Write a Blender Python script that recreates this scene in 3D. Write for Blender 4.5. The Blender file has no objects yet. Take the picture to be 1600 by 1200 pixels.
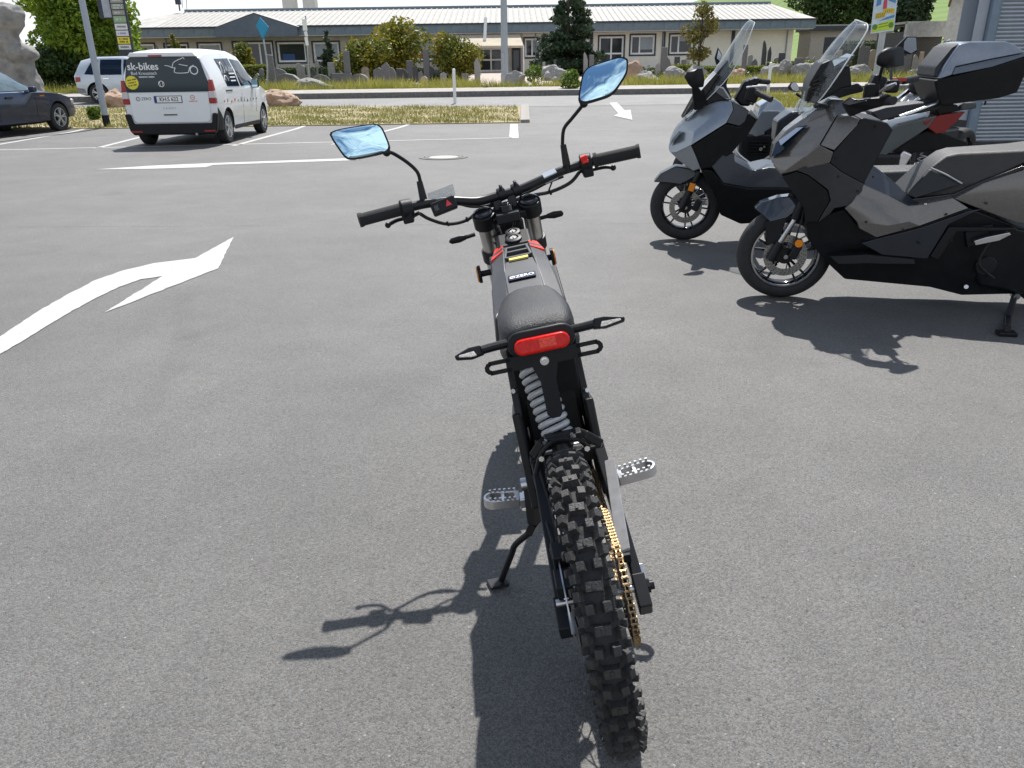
import bpy, bmesh, math, random
import numpy as np
from mathutils import noise as mnoise
from mathutils import Vector, Matrix, Euler
R = math.radians
scene = bpy.context.scene
col = scene.collection

# ------------------------------------------------------------ camera, sky, sun, exposure
cd = bpy.data.cameras.new('camera')
cam = bpy.data.objects.new('camera', cd); col.objects.link(cam)
PITCH, ROLL = math.atan((600-108)/1202.), R(0.8)
fw = Vector((0, math.cos(PITCH), -math.sin(PITCH))); rt = Vector((1, 0, 0)); up = rt.cross(fw)
r2 = rt*math.cos(ROLL)-up*math.sin(ROLL); u2 = up*math.cos(ROLL)+rt*math.sin(ROLL)
mw = Matrix((r2, u2, -fw)).transposed().to_4x4(); mw.translation = (0, 0, 1.33)
cam.matrix_world = mw
cd.sensor_width = 36; cd.lens = 36*1202/1600.; cd.clip_end = 3000; cd.clip_start = .05
scene.camera = cam

SUN = Vector((0.07, .63, 1)).normalized()
wd = bpy.data.worlds.new('World'); scene.world = wd; wd.use_nodes = True
nt = wd.node_tree; N = nt.nodes; L = nt.links
bg = N['Background']; bg.inputs[1].default_value = .088
sky = N.new('ShaderNodeTexSky'); sky.sky_type = 'NISHITA'; sky.sun_disc = False
sky.sun_elevation = math.asin(SUN.z); sky.sun_rotation = math.atan2(SUN.x, SUN.y)
sky.air_density = 1.15; sky.dust_density = .5; sky.ozone_density = 1.0
CLX, CLY = 3.1, 1.7
# broken fair-weather cloud, spread evenly over the dome
tc = N.new('ShaderNodeTexCoord'); sp = N.new('ShaderNodeSeparateXYZ'); L.new(tc.outputs['Generated'], sp.inputs[0])
mx = N.new('ShaderNodeMath'); mx.operation = 'MAXIMUM'; mx.inputs[1].default_value = .04; L.new(sp.outputs[2], mx.inputs[0])
dv = N.new('ShaderNodeVectorMath'); dv.operation = 'DIVIDE'; L.new(tc.outputs['Generated'], dv.inputs[0])
cb = N.new('ShaderNodeCombineXYZ'); [L.new(mx.outputs[0], cb.inputs[i]) for i in range(3)]; L.new(cb.outputs[0], dv.inputs[1])
nz = N.new('ShaderNodeTexNoise'); nz.inputs['Scale'].default_value = 4.0; nz.inputs['Detail'].default_value = 9; nz.inputs['Roughness'].default_value = .62
mp = N.new('ShaderNodeMapping'); mp.inputs['Location'].default_value = (CLX, CLY, 0); L.new(dv.outputs[0], mp.inputs['Vector']); dv = mp
L.new(dv.outputs[0], nz.inputs['Vector'])
n2 = N.new('ShaderNodeTexNoise'); n2.inputs['Scale'].default_value = .55; n2.inputs['Detail'].default_value = 2; L.new(dv.outputs[0], n2.inputs['Vector'])
am = N.new('ShaderNodeMath'); am.operation = 'ADD'; L.new(nz.outputs[0], am.inputs[0]); L.new(n2.outputs[0], am.inputs[1])
rp = N.new('ShaderNodeMapRange'); rp.inputs[1].default_value = .94; rp.inputs[2].default_value = 1.22; om = N.new('ShaderNodeMath'); om.operation = 'SUBTRACT'; om.use_clamp = True; om.inputs[0].default_value = 1; L.new(sp.outputs[2], om.inputs[1])      # cloud decks close up towards the horizon
pw = N.new('ShaderNodeMath'); pw.operation = 'POWER'; pw.inputs[1].default_value = 7; L.new(om.outputs[0], pw.inputs[0])
a2 = N.new('ShaderNodeMath'); a2.operation = 'MULTIPLY_ADD'; a2.inputs[1].default_value = .42; L.new(pw.outputs[0], a2.inputs[0]); L.new(am.outputs[0], a2.inputs[2])
L.new(a2.outputs[0], rp.inputs[0])
mc = N.new('ShaderNodeMix'); mc.data_type = 'RGBA'; L.new(rp.outputs[0], mc.inputs[0]); L.new(sky.outputs[0], mc.inputs[6])
mc.inputs[7].default_value = (8.2, 8.5, 9.0, 1)
L.new(mc.outputs[2], bg.inputs[0])

sl = bpy.data.lights.new('sun', 'SUN'); sl.energy = 4.9; sl.angle = R(.53); sl.color = (1, .97, .925)
so = bpy.data.objects.new('sun', sl); col.objects.link(so)
so.rotation_euler = SUN.to_track_quat('Z', 'Y').to_euler(); so.location = (3, 20, 30)
vs = scene.view_settings; vs.view_transform = 'Standard'; vs.look = 'None'; vs.gamma = 1; vs.exposure = .6; vs.use_curve_mapping = False
scene.render.resolution_x, scene.render.resolution_y = 1024, 768

# ------------------------------------------------------------ helpers
def nodes(name):
    m = bpy.data.materials.new(name); m.use_nodes = True
    return m, m.node_tree.nodes, m.node_tree.links, m.node_tree.nodes['Principled BSDF']
def rgb(c): return (c[0], c[1], c[2], 1)
MATS = {}
def mat(name, c, rough=.5, metal=0, var=.12, scale=8, bump=0, bscale=60, coat=0, trans=0, ior=1.45, emit=0, c2=None, spec=.5, rvar=.1):
    """plain procedural surface: noise-varied colour and roughness, optional bump"""
    if name in MATS: return MATS[name]
    m, N, L, b = nodes(name)
    tc = N.new('ShaderNodeTexCoord')
    n = N.new('ShaderNodeTexNoise'); n.inputs['Scale'].default_value = scale; n.inputs['Detail'].default_value = 5; n.inputs['Roughness'].default_value = .6
    L.new(tc.outputs['Object'], n.inputs['Vector'])
    mx = N.new('ShaderNodeMix'); mx.data_type = 'RGBA'
    ra = N.new('ShaderNodeMapRange'); ra.inputs[1].default_value = .32; ra.inputs[2].default_value = .68; L.new(n.outputs[0], ra.inputs[0])
    L.new(ra.outputs[0], mx.inputs[0])
    d = c2 if c2 else tuple(min(1, x*(1+var)) for x in c)
    a = c if c2 else tuple(x*(1-var) for x in c)
    mx.inputs[6].default_value = rgb(a); mx.inputs[7].default_value = rgb(d)
    L.new(mx.outputs[2], b.inputs['Base Color'])
    rr = N.new('ShaderNodeMapRange'); rr.inputs[3].default_value = max(.01, rough*(1-rvar)); rr.inputs[4].default_value = min(1, rough*(1+rvar)); L.new(n.outputs[0], rr.inputs[0]); L.new(rr.outputs[0], b.inputs['Roughness'])
    b.inputs['Metallic'].default_value = metal; b.inputs['IOR'].default_value = ior
    b.inputs['Specular IOR Level'].default_value = spec
    b.inputs['Coat Weight'].default_value = coat; b.inputs['Coat Roughness'].default_value = .04
    b.inputs['Transmission Weight'].default_value = trans
    if emit:
        b.inputs['Emission Color'].default_value = rgb(c); b.inputs['Emission Strength'].default_value = emit
    if bump:
        n3 = N.new('ShaderNodeTexNoise'); n3.inputs['Scale'].default_value = bscale; n3.inputs['Detail'].default_value = 4; L.new(tc.outputs['Object'], n3.inputs['Vector'])
        bp = N.new('ShaderNodeBump'); bp.inputs['Strength'].default_value = bump; bp.inputs['Distance'].default_value = .01
        L.new(n3.outputs[0], bp.inputs['Height']); L.new(bp.outputs[0], b.inputs['Normal'])
    MATS[name] = m
    return m

class MB:
    """collects shapes, then links them as one mesh object"""
    def __init__(s): s.v = []; s.f = []
    def add(s, v, f):
        o = len(s.v); s.v += [tuple(p) for p in v]; s.f += [tuple(i+o for i in q) for q in f]; return s
    def box(s, c, d, rot=None):
        x, y, z = d[0]/2, d[1]/2, d[2]/2
        v = [Vector((i, j, k)) for i in (-x, x) for j in (-y, y) for k in (-z, z)]
        if rot is not None:
            e = rot if isinstance(rot, Matrix) else Euler(rot).to_matrix()
            v = [e @ p for p in v]
        c = Vector(c)
        return s.add([p+c for p in v], [(0,1,3,2),(4,6,7,5),(0,4,5,1),(2,3,7,6),(0,2,6,4),(1,5,7,3)])
    def beam(s, a, b, w, h, upv=(0, 0, 1), w2=None, h2=None):
        a, b = Vector(a), Vector(b); d = (b-a).normalized(); x = d.cross(Vector(upv)).normalized(); u = x.cross(d)
        w2 = w if w2 is None else w2; h2 = h if h2 is None else h2
        v = [a+x*(i*w/2)+u*(j*h/2) for i, j in ((-1,-1),(1,-1),(1,1),(-1,1))]+[b+x*(i*w2/2)+u*(j*h2/2) for i, j in ((-1,-1),(1,-1),(1,1),(-1,1))]
        return s.add(v, [(3,2,1,0),(4,5,6,7),(0,1,5,4),(1,2,6,5),(2,3,7,6),(3,0,4,7)])
    def cyl(s, a, b, r, r2=None, n=16, cap=True):
        a, b = Vector(a), Vector(b); d = (b-a).normalized(); r2 = r if r2 is None else r2
        t = Vector((1,0,0)) if abs(d.x) < .9 else Vector((0,1,0)); x = d.cross(t).normalized(); y = d.cross(x)
        v = []
        for p, q in ((a, r), (b, r2)): v += [p+(x*math.cos(6.28319*i/n)+y*math.sin(6.28319*i/n))*q for i in range(n)]
        f = [(i, n+i, n+(i+1) % n, (i+1) % n) for i in range(n)]
        if cap: f += [tuple(range(n)), tuple(range(2*n-1, n-1, -1))]
        return s.add(v, f)
    def tube(s, pts, r, n=10, smooth=4):
        P = [Vector(p) for p in pts]
        if smooth and len(P) > 2: P = spline(P, smooth)
        rs = r if isinstance(r, (list, tuple)) else None
        v = []; f = []; last = None
        for i, p in enumerate(P):
            d = (P[min(i+1, len(P)-1)]-P[max(i-1, 0)]).normalized()
            if last is None:
                t = Vector((0,0,1)) if abs(d.z) < .9 else Vector((1,0,0)); x = d.cross(t).normalized()
            else:
                x = (last-d*last.dot(d)).normalized()
            last = x; y = d.cross(x)
            q = r if not rs else rs[0]+(rs[1]-rs[0])*i/(len(P)-1)
            v += [p+(x*math.cos(6.28319*k/n)+y*math.sin(6.28319*k/n))*q for k in range(n)]
        for i in range(len(P)-1):
            f += [(i*n+k, i*n+(k+1) % n, (i+1)*n+(k+1) % n, (i+1)*n+k) for k in range(n)]
        m = len(P)-1
        f += [tuple(range(n-1, -1, -1)), tuple(m*n+k for k in range(n))]
        return s.add(v, f)
    def lathe(s, prof, c, axis='x', n=32, closed=False, a0=0, a1=6.28319):
        """prof: (radius, offset along axis)"""
        c = Vector(c); v = []; f = []; full = abs(a1-a0) > 6.28; m = n if full else n+1; k = len(prof)
        for i in range(m):
            a = a0+(a1-a0)*i/n; ca, sa = math.cos(a), math.sin(a)
            for r, o in prof:
                v.append(c+(Vector((o, r*ca, r*sa)) if axis == 'x' else Vector((r*ca, o, r*sa)) if axis == 'y' else Vector((r*ca, r*sa, o))))
        for i in range(n if full else n):
            j = (i+1) % m
            for q in range(k if closed else k-1):
                w = (q+1) % k
                f.append((i*k+q, i*k+w, j*k+w, j*k+q))
        return s.add(v, f)
    def ell(s, c, r, n=12, m=8, rot=None):
        c = Vector(c); v = []; f = []
        e = Euler(rot).to_matrix() if rot else Matrix.Identity(3)
        for i in range(m+1):
            t = math.pi*i/m
            for k in range(n):
                a = 6.28319*k/n; v.append(c+e @ Vector((r[0]*math.sin(t)*math.cos(a), r[1]*math.sin(t)*math.sin(a), r[2]*math.cos(t))))
        for i in range(m): f += [(i*n+k, (i+1)*n+k, (i+1)*n+(k+1) % n, i*n+(k+1) % n) for k in range(n)]
        return s.add(v, f)
    def prism(s, poly, ax, lo, hi):
        """2-D polygon extruded along axis ax ('x','y','z')"""
        n = len(poly)
        g = {'x': lambda a, b, t: (t, a, b), 'y': lambda a, b, t: (a, t, b), 'z': lambda a, b, t: (a, b, t)}[ax]
        v = [g(a, b, lo) for a, b in poly]+[g(a, b, hi) for a, b in poly]
        return s.add(v, [tuple(range(n-1, -1, -1)), tuple(range(n, 2*n))]+[(i, (i+1) % n, n+(i+1) % n, n+i) for i in range(n)])
    def shell(s, V, F=None, mirror=True):
        """left-side panel V (x<0) with faces F, mirrored to the right and closed round its border"""
        n = len(V); F = F or [tuple(range(n))]
        v = list(V)+[(-p[0], p[1], p[2]) for p in V]
        f = [tuple(q) for q in F]+[tuple(i+n for i in reversed(q)) for q in F]
        E = {}
        for q in F:
            for i in range(len(q)):
                a, b = q[i], q[(i+1) % len(q)]
                E[(a, b)] = 1
        for a, b in E:
            if (b, a) not in E: f.append((b, a, a+n, b+n))
        return s.add(v, f)
    def slab(s, P, nrm, t):
        """free polygon P with thickness t along nrm"""
        n = len(P); nv = Vector(nrm).normalized()*t
        v = [Vector(p) for p in P]+[Vector(p)+nv for p in P]
        return s.add(v, [tuple(range(n-1, -1, -1)), tuple(range(n, 2*n))]+[(i, (i+1) % n, n+(i+1) % n, n+i) for i in range(n)])
    def loft(s, rings, cap=True, closed=True):
        k = len(rings[0]); v = [p for r in rings for p in r]; f = []
        for i in range(len(rings)-1):
            for q in range(k if closed else k-1):
                w = (q+1) % k; f.append((i*k+q, i*k+w, (i+1)*k+w, (i+1)*k+q))
        if cap and closed: f += [tuple(range(k-1, -1, -1)), tuple((len(rings)-1)*k+q for q in range(k))]
        return s.add(v, f)
    def mesh(s, name, m, bevel=0, ang=35, fix=True):
        me = bpy.data.meshes.new(name); me.from_pydata([tuple(p) for p in s.v], [], s.f)
        if fix or bevel:
            bm = bmesh.new(); bm.from_mesh(me)
            if fix: bmesh.ops.recalc_face_normals(bm, faces=bm.faces)
            bm.to_mesh(me); bm.free()
        me.materials.append(m); me.update()
        if ang is not None:
            me.shade_smooth(); me.set_sharp_from_angle(angle=R(ang))
        return me
    def build(s, name, m, parent=None, bevel=0, ang=35, seg=2, loc=None, rot=None, fix=True):
        o = link(name, s.mesh(name, m, ang=ang, fix=fix), parent)
        if loc is not None: o.location = loc
        if rot is not None: o.rotation_euler = rot
        if bevel:
            b = o.modifiers.new('bevel', 'BEVEL'); b.width = bevel; b.segments = seg; b.limit_method = 'ANGLE'; b.angle_limit = R(28); b.harden_normals = True
        return o

def spline(P, k):
    out = []
    for i in range(len(P)-1):
        p0, p1, p2, p3 = P[max(i-1, 0)], P[i], P[i+1], P[min(i+2, len(P)-1)]
        for j in range(k):
            t = j/k
            out.append(.5*((2*p1)+(p2-p0)*t+(2*p0-5*p1+4*p2-p3)*t*t+(3*p1-p0-3*p2+p3)*t**3))
    return out+[P[-1]]
def link(name, data, parent=None):
    o = bpy.data.objects.new(name, data); col.objects.link(o)
    if parent is not None: o.parent = parent
    return o
def tag(o, label, cat=None, group=None):
    o['label'] = label
    if cat: o['category'] = cat
    if group: o['group'] = group
    return o
def thing(name, label, cat, loc=(0,0,0), rotz=0, group=None):
    o = link(name, None); o.location = loc; o.rotation_euler = (0, 0, rotz); o.empty_display_size = .2
    return tag(o, label, cat, group)
def structure(o): o['kind'] = 'structure'; return o
def stuff(o): o['kind'] = 'stuff'; return o
def copies(name, me, parent, places):
    for loc, rot in places:
        o = link(name, me, parent); o.location = loc; o.rotation_euler = rot
def text(name, s, size, m, parent, loc, rot, ext=.002, align='CENTER', sx=1, bold=0):
    """flat printed or raised lettering as a mesh"""
    c = bpy.data.curves.new(name, 'FONT'); c.body = s; c.size = size; c.align_x = align; c.align_y = 'CENTER'; c.extrude = ext; c.offset = bold; c.resolution_u = 3
    t = bpy.data.objects.new(name, c); col.objects.link(t)
    dg = bpy.context.evaluated_depsgraph_get(); me = bpy.data.meshes.new_from_object(t.evaluated_get(dg))
    bpy.data.objects.remove(t); bpy.data.curves.remove(c)
    me.materials.clear(); me.materials.append(m)
    o = link(name, me, parent); o.location = loc; o.rotation_euler = rot; o.scale = (sx, 1, 1)
    return o
def zt(y): return max(0., (y-20.5)*.0245)
random.seed(7); rng = np.random.default_rng(7)

# shared materials
M_RUB = mat('rubber', (.022,.022,.023), .78, var=.25, scale=30, bump=.25, bscale=120)
M_BLK = mat('black_plastic', (.009,.0095,.011), .46, var=.2, scale=14, bump=.06, bscale=300, spec=.28)
M_BLKM = mat('black_satin_metal', (.010,.0105,.012), .36, var=.2, scale=10, spec=.35)
M_GLB = mat('gloss_black', (.010,.010,.012), .12, var=.2, coat=.5)
M_SIL = mat('bare_aluminium', (.62,.62,.62), .32, 1, var=.08, scale=20)
M_STEEL = mat('steel', (.5,.5,.5), .28, 1, var=.1, scale=30)
M_CHR = mat('chrome', (.8,.8,.8), .1, 1, var=.05)
M_GLASS = mat('dark_glass', (.006,.015,.032), .04, var=.1, spec=.32)
M_MIRR = mat('mirror_glass', (.60,.86,.97), .015, 1, var=.01, rvar=0)
M_RED = mat('red_lens', (.60,.012,.008), .22, var=.2, scale=120, spec=.3)
M_ORA = mat('amber_reflector', (.78,.24,.01), .25, var=.1, scale=150)
M_WHT = mat('white_paint', (.78,.78,.76), .45, var=.05)
M_ASPB = None
def clear_plastic(name, tint=(.93,.95,.96), a=.05):
    """clear sheet: mostly see-through, mirror-like at grazing angles, a little haze"""
    m, N, L, b = nodes(name)
    b.inputs['Base Color'].default_value = rgb((.5,.52,.52)); b.inputs['Roughness'].default_value = .5
    gl = N.new('ShaderNodeBsdfGlossy'); gl.inputs['Roughness'].default_value = .05
    tr = N.new('ShaderNodeBsdfTransparent'); tr.inputs[0].default_value = rgb(tint)
    m1 = N.new('ShaderNodeMixShader'); m2 = N.new('ShaderNodeMixShader')
    lw = N.new('ShaderNodeLayerWeight'); lw.inputs[0].default_value = .5
    fr = N.new('ShaderNodeMath'); fr.operation = 'POWER'; fr.inputs[1].default_value = 4; L.new(lw.outputs['Facing'], fr.inputs[0])
    f2 = N.new('ShaderNodeMath'); f2.operation = 'MULTIPLY_ADD'; f2.inputs[1].default_value = .45; f2.inputs[2].default_value = .02; L.new(fr.outputs[0], f2.inputs[0]); fr = f2
    nn = N.new('ShaderNodeTexNoise'); nn.inputs['Scale'].default_value = 9
    ra = N.new('ShaderNodeMapRange'); ra.inputs[1].default_value = .35; ra.inputs[2].default_value = .7; ra.inputs[3].default_value = a*.4; ra.inputs[4].default_value = a*1.7; L.new(nn.outputs[0], ra.inputs[0])
    L.new(fr.outputs[0], m1.inputs[0]); L.new(tr.outputs[0], m1.inputs[1]); L.new(gl.outputs[0], m1.inputs[2])
    L.new(ra.outputs[0], m2.inputs[0]); L.new(m1.outputs[0], m2.inputs[1]); L.new(b.outputs[0], m2.inputs[2])
    L.new(m2.outputs[0], N['Material Output'].inputs[0])
    return m
M_CLEAR = clear_plastic('clear_windscreen')


# ------------------------------------------------------------ ground, road, markings
def asphalt(name, base, seam=True):
    m, N, L, b = nodes(name)
    tc = N.new('ShaderNodeTexCoord'); P = tc.outputs['Object']
    def noise(sc, det=3, rough=.55):
        n = N.new('ShaderNodeTexNoise'); n.inputs['Scale'].default_value = sc; n.inputs['Detail'].default_value = det; n.inputs['Roughness'].default_value = rough; L.new(P, n.inputs['Vector']); return n.outputs[0]
    def rng_(src, a, b_, c, d):
        r = N.new('ShaderNodeMapRange'); r.inputs[1].default_value = a; r.inputs[2].default_value = b_; r.inputs[3].default_value = c; r.inputs[4].default_value = d; L.new(src, r.inputs[0]); return r.outputs[0]
    def mth(op, a, b_):
        n = N.new('ShaderNodeMath'); n.operation = op
        for i, x in enumerate((a, b_)):
            if isinstance(x, (int, float)): n.inputs[i].default_value = x
            else: L.new(x, n.inputs[i])
        return n.outputs[0]
    def voro(sc, feat='F1'):
        v = N.new('ShaderNodeTexVoronoi'); v.feature = feat; v.inputs['Scale'].default_value = sc; L.new(P, v.inputs['Vector']); return v
    v1 = voro(215); v2 = voro(90)
    sepc = N.new('ShaderNodeSeparateColor'); L.new(v1.outputs['Color'], sepc.inputs[0])
    sep2 = N.new('ShaderNodeSeparateColor'); L.new(v2.outputs['Color'], sep2.inputs[0])
    f = rng_(sepc.outputs[0], 0, 1, .68, 1.35)                      # stone to stone
    f = mth('MULTIPLY', f, rng_(noise(330, 2), .3, .7, .66, 1.34))
    f = mth('MULTIPLY', f, rng_(noise(.35, 5, .65), .3, .7, .78, 1.16))      # broad mottling
    f = mth('MULTIPLY', f, rng_(noise(2.2, 5, .7), .3, .7, .90, 1.10))
    pit = rng_(noise(75, 4, .7), .60, .70, 1, .42)                    # open pits
    f = mth('MULTIPLY', f, pit)
    sp = mth('MULTIPLY', rng_(sep2.outputs[1], .984, .989, 0, 1), rng_(v2.outputs['Distance'], .15, .35, 1, 0))
    f = mth('ADD', f, mth('MULTIPLY', sp, 1.2))                       # pale chips
    st_ = rng_(noise(.9, 3), .66, .74, 1, .80)                        # old oil stains
    f = mth('MULTIPLY', f, st_)
    if seam:                                                          # scrubbed tyre arcs
        for cx, cy, r0, w, dk in ((7.5, 1.0, 6.9, .10, .90), (7.5, 1.0, 8.4, .09, .91), (-6.0, 2.5, 4.6, .08, .92), (-9.0, 14.0, 9.5, .12, .92)):
            vs_ = N.new('ShaderNodeVectorMath'); vs_.operation = 'DISTANCE'; L.new(P, vs_.inputs[0]); vs_.inputs[1].default_value = (cx, cy, 0)
            dd = mth('ABSOLUTE', mth('SUBTRACT', mth('ADD', vs_.outputs['Value'], mth('MULTIPLY', noise(1.1, 3), .25)), r0), 0)
            k = mth('MULTIPLY', rng_(dd, w*.5, w, 1, 0), rng_(noise(.8, 4, .7), .42, .6, 0, 1))
            f = mth('MULTIPLY', f, mth('ADD', mth('MULTIPLY', k, dk-1), 1))
    if seam:                                                          # joint between two laid strips, wavy and broken
        sx = N.new('ShaderNodeSeparateXYZ'); L.new(P, sx.inputs[0])
        yy = mth('ADD', sx.outputs[1], mth('MULTIPLY', sx.outputs[0], .045))
        yy = mth('ADD', yy, mth('MULTIPLY', noise(3.1, 5), .10))
        for y0, w, dk in ((7.20, .018, .62), (20.45, .03, .7), (12.4, .012, .8)):
            dd = mth('ABSOLUTE', mth('SUBTRACT', yy, y0), 0)
            br = rng_(noise(1.7, 3), .42, .55, 1, dk)
            k = rng_(dd, w*.4, w, 1, 0)
            f = mth('MULTIPLY', f, mth('ADD', mth('MULTIPLY', k, mth('SUBTRACT', br, 1)), 1))
    cm = N.new('ShaderNodeVectorMath'); cm.operation = 'SCALE'
    tint = N.new('ShaderNodeMix'); tint.data_type = 'RGBA'; L.new(rng_(noise(60, 2), .4, .6, 0, 1), tint.inputs[0])
    tint.inputs[6].default_value = rgb(base); tint.inputs[7].default_value = rgb((base[0]*1.03, base[1]*1.0, base[2]*.96))
    L.new(tint.outputs[2], cm.inputs[0]); L.new(f, cm.inputs['Scale']); L.new(cm.outputs[0], b.inputs['Base Color'])
    b.inputs['Roughness'].default_value = .70; b.inputs['Specular IOR Level'].default_value = .5
    h = mth('ADD', mth('MULTIPLY', v1.outputs['Distance'], -.6), mth('MULTIPLY', noise(200, 3, .7), 1.0))
    h = mth('ADD', h, mth('MULTIPLY', pit, .9))
    bp = N.new('ShaderNodeBump'); bp.inputs['Strength'].default_value = .55; bp.inputs['Distance'].default_value = .006
    L.new(h, bp.inputs['Height']); L.new(bp.outputs[0], b.inputs['Normal'])
    return m
M_ASP = asphalt('lot_asphalt', (.110,.108,.105))
M_ROAD = asphalt('road_asphalt', (.15,.148,.144), False)
M_PAINT = mat('road_paint', (.47,.465,.45), .8, c2=(.39,.385,.375), scale=18, bump=.4, bscale=150)
def wear(m):                                                          # paint rubbed through to the stones in places
    N, L = m.node_tree.nodes, m.node_tree.links; b = N['Principled BSDF']; src = b.inputs['Base Color'].links[0].from_socket
    tc = N.new('ShaderNodeTexCoord'); fac = []
    for sc, lo, hi in ((60, .59, .66), (7, .57, .70)):
        n = N.new('ShaderNodeTexNoise'); n.inputs['Scale'].default_value = sc; n.inputs['Detail'].default_value = 5; n.inputs['Roughness'].default_value = .7; L.new(tc.outputs['Object'], n.inputs['Vector'])
        r = N.new('ShaderNodeMapRange'); r.inputs[1].default_value = lo; r.inputs[2].default_value = hi; L.new(n.outputs[0], r.inputs[0]); fac.append(r.outputs[0])
    a = N.new('ShaderNodeMath'); a.operation = 'MULTIPLY_ADD'; a.inputs[1].default_value = .45; L.new(fac[1], a.inputs[0]); L.new(fac[0], a.inputs[2]); a.use_clamp = True
    mx = N.new('ShaderNodeMix'); mx.data_type = 'RGBA'; L.new(a.outputs[0], mx.inputs[0]); L.new(src, mx.inputs[6]); mx.inputs[7].default_value = (.2,.2,.195,1); L.new(mx.outputs[2], b.inputs['Base Color'])
wear(M_PAINT)
M_DIRT = mat('dry_ground', (.20,.165,.10), .95, c2=(.12,.12,.045), scale=1.6, bump=.6, bscale=18)
M_PAVE = mat('pavement', (.34,.32,.29), .9, c2=(.26,.24,.22), scale=3, bump=.3, bscale=40)
M_PINK = mat('forecourt_paving', (.42,.35,.30), .9, c2=(.34,.28,.24), scale=2, bump=.2, bscale=30)
M_CONC = mat('concrete', (.40,.38,.34), .9, c2=(.30,.28,.25), scale=6, bump=.3, bscale=40)

def sheet(name, x0, x1, y0, y1, m, dz, nx=2, ys=None, zf=zt):
    ys = ys or [y0, y1]
    ys = sorted(set([y for y in ys+[20.5] if y0 <= y <= y1]+[y0, y1]))
    xs = np.linspace(x0, x1, nx); b = MB(); v = [(x, y, zf(y)+dz) for y in ys for x in xs]; n = len(xs)
    b.add(v, [(j*n+i, j*n+i+1, (j+1)*n+i+1, (j+1)*n+i) for j in range(len(ys)-1) for i in range(n-1)])
    return b.build(name, m, ang=None, fix=False)
structure(sheet('ground', -260, 260, -60, 520, M_DIRT, -.03, zf=lambda y: zt(min(y, 95))+max(0, (y-95))*.012))
structure(sheet('parking_lot', -45, 45, -30, 34.2, M_ASP, 0))
structure(sheet('road', -120, 120, 27.2, 33.1, M_ROAD, .006))
# far kerb, pavement, verge, forecourt
b = MB(); b.box((0, 33.2, zt(33.2)+.07), (240, .2, .3)); structure(b.build('kerb', mat('kerb_stone', (.2,.19,.18), .9, c2=(.12,.115,.11), scale=9, bump=.3), bevel=.02))
structure(sheet('pavement', -120, 120, 33.3, 36.6, M_PAVE, .20))
structure(sheet('forecourt', -8.5, 14, 40, 67.3, M_PINK, .012))

# painted markings: thin raised films of paint
def marking(name, poly, label, z=.004):
    b = MB(); q = []; g = random.Random(len(poly)); k0 = len(poly)
    for i in range(k0):                                               # slightly ragged painted edge
        a, c = Vector(poly[i]), Vector(poly[(i+1) % k0]); m_ = max(1, int((c-a).length/.05)); nn = Vector((-(c-a).y, (c-a).x)).normalized()
        for j in range(m_): q.append(tuple(a+(c-a)*(j/m_)+(nn*g.gauss(0, .003) if j else Vector((0, 0)))))
    poly = q; n = len(poly); v = [(x, y, zt(y)+z) for x, y in poly]
    b.add(v, [tuple(range(n))])
    me = b.mesh(name, M_PAINT, ang=None); o = link(name, me); structure(o); o['label'] = label
    return o
def stripe(name, a, c, w, label):
    a, c = Vector(a), Vector(c); d = (c-a).normalized(); n = Vector((-d.y, d.x))*w/2
    return marking(name, [tuple(a-n), tuple(c-n), tuple(c+n), tuple(a+n)], label)
ARROW = [(-2.622,3.511),(-2.815,4.032),(-2.878,4.532),(-2.897,4.846),(-2.9,5.271),(-2.839,5.526),(-2.704,5.757),(-2.447,5.912),(-2.415,6.72),(-2.146,5.563),(-2.45,4.471),(-2.469,5.355),(-2.587,5.272),(-2.645,5.07),(-2.667,4.76),(-2.668,4.417),(-2.645,3.982),(-2.639,3.691),(-2.594,3.467)]
marking('turn_arrow_marking', ARROW, 'large white curved turn arrow painted on the asphalt')
marking('line_arrow_marking', [(-6.267,12.071),(-5.571,12.489),(-4.752,12.724),(-2.49,13.212),(-2.427,12.866),(-4.628,12.461),(-4.631,12.165),(-5.384,12.049)], 'thin white lane line ending in a flat arrow beyond the turn arrow')
stripe('bay_line', (-10.588,15.542), (0.072,16.812), .11, 'long white line along the open end of the parking bays')
for i, (p, q, lb) in enumerate((
    ((0.111,16.725), (0.143,20.96), 'white bay line at the right end of the bays'),
    ((-3.46,15.81), (-2.603,21.377), 'white bay line behind the left mirror'),
    ((-5.419,15.834), (-5.349,21.426), 'white bay line right of the white van'),
    ((-8.061,15.692), (-8.769,21.395), 'white bay line running under the white van'),
    ((-10.588,15.542), (-11.175,21.926), 'white bay line beside the dark blue car'))):
    stripe('bay_divider_line', p, q, .12 if i else .2, lb)
marking('straight_arrow_marking', [(3.517,28.428),(3.799,28.537),(3.559,24.907),(3.768,25.129),(3.3,21.592),(2.983,22.988),(3.21,23.742)], 'small white straight arrow on the road right of the grass strip', .012)

# manhole cover with its ring
mh = thing('manhole_cover', 'round iron manhole cover with pale concrete centre set in the asphalt', 'manhole cover', (-1.074,13.126,0.0))
b = MB(); b.lathe([(.245,.0),(.245,.009),(.0,.010)], (0,0,0), 'z', 40); b.build('concrete_centre', mat('manhole_concrete', (.42,.41,.38), .9, c2=(.34,.33,.30), scale=20), mh)
M_IRON = mat('cast_iron', (.09,.085,.08), .7, c2=(.16,.15,.14), scale=30)
b = MB(); b.lathe([(.255,0),(.255,.012),(.31,.012),(.31,0)], (0,0,0), 'z', 40); b.build('cover_rim', M_IRON, mh)
b = MB(); b.lathe([(.325,0),(.325,.010),(.40,.010),(.40,0)], (0,0,0), 'z', 40); b.build('frame_ring', mat('ring_grey', (.15,.145,.14), .85), mh)

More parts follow.
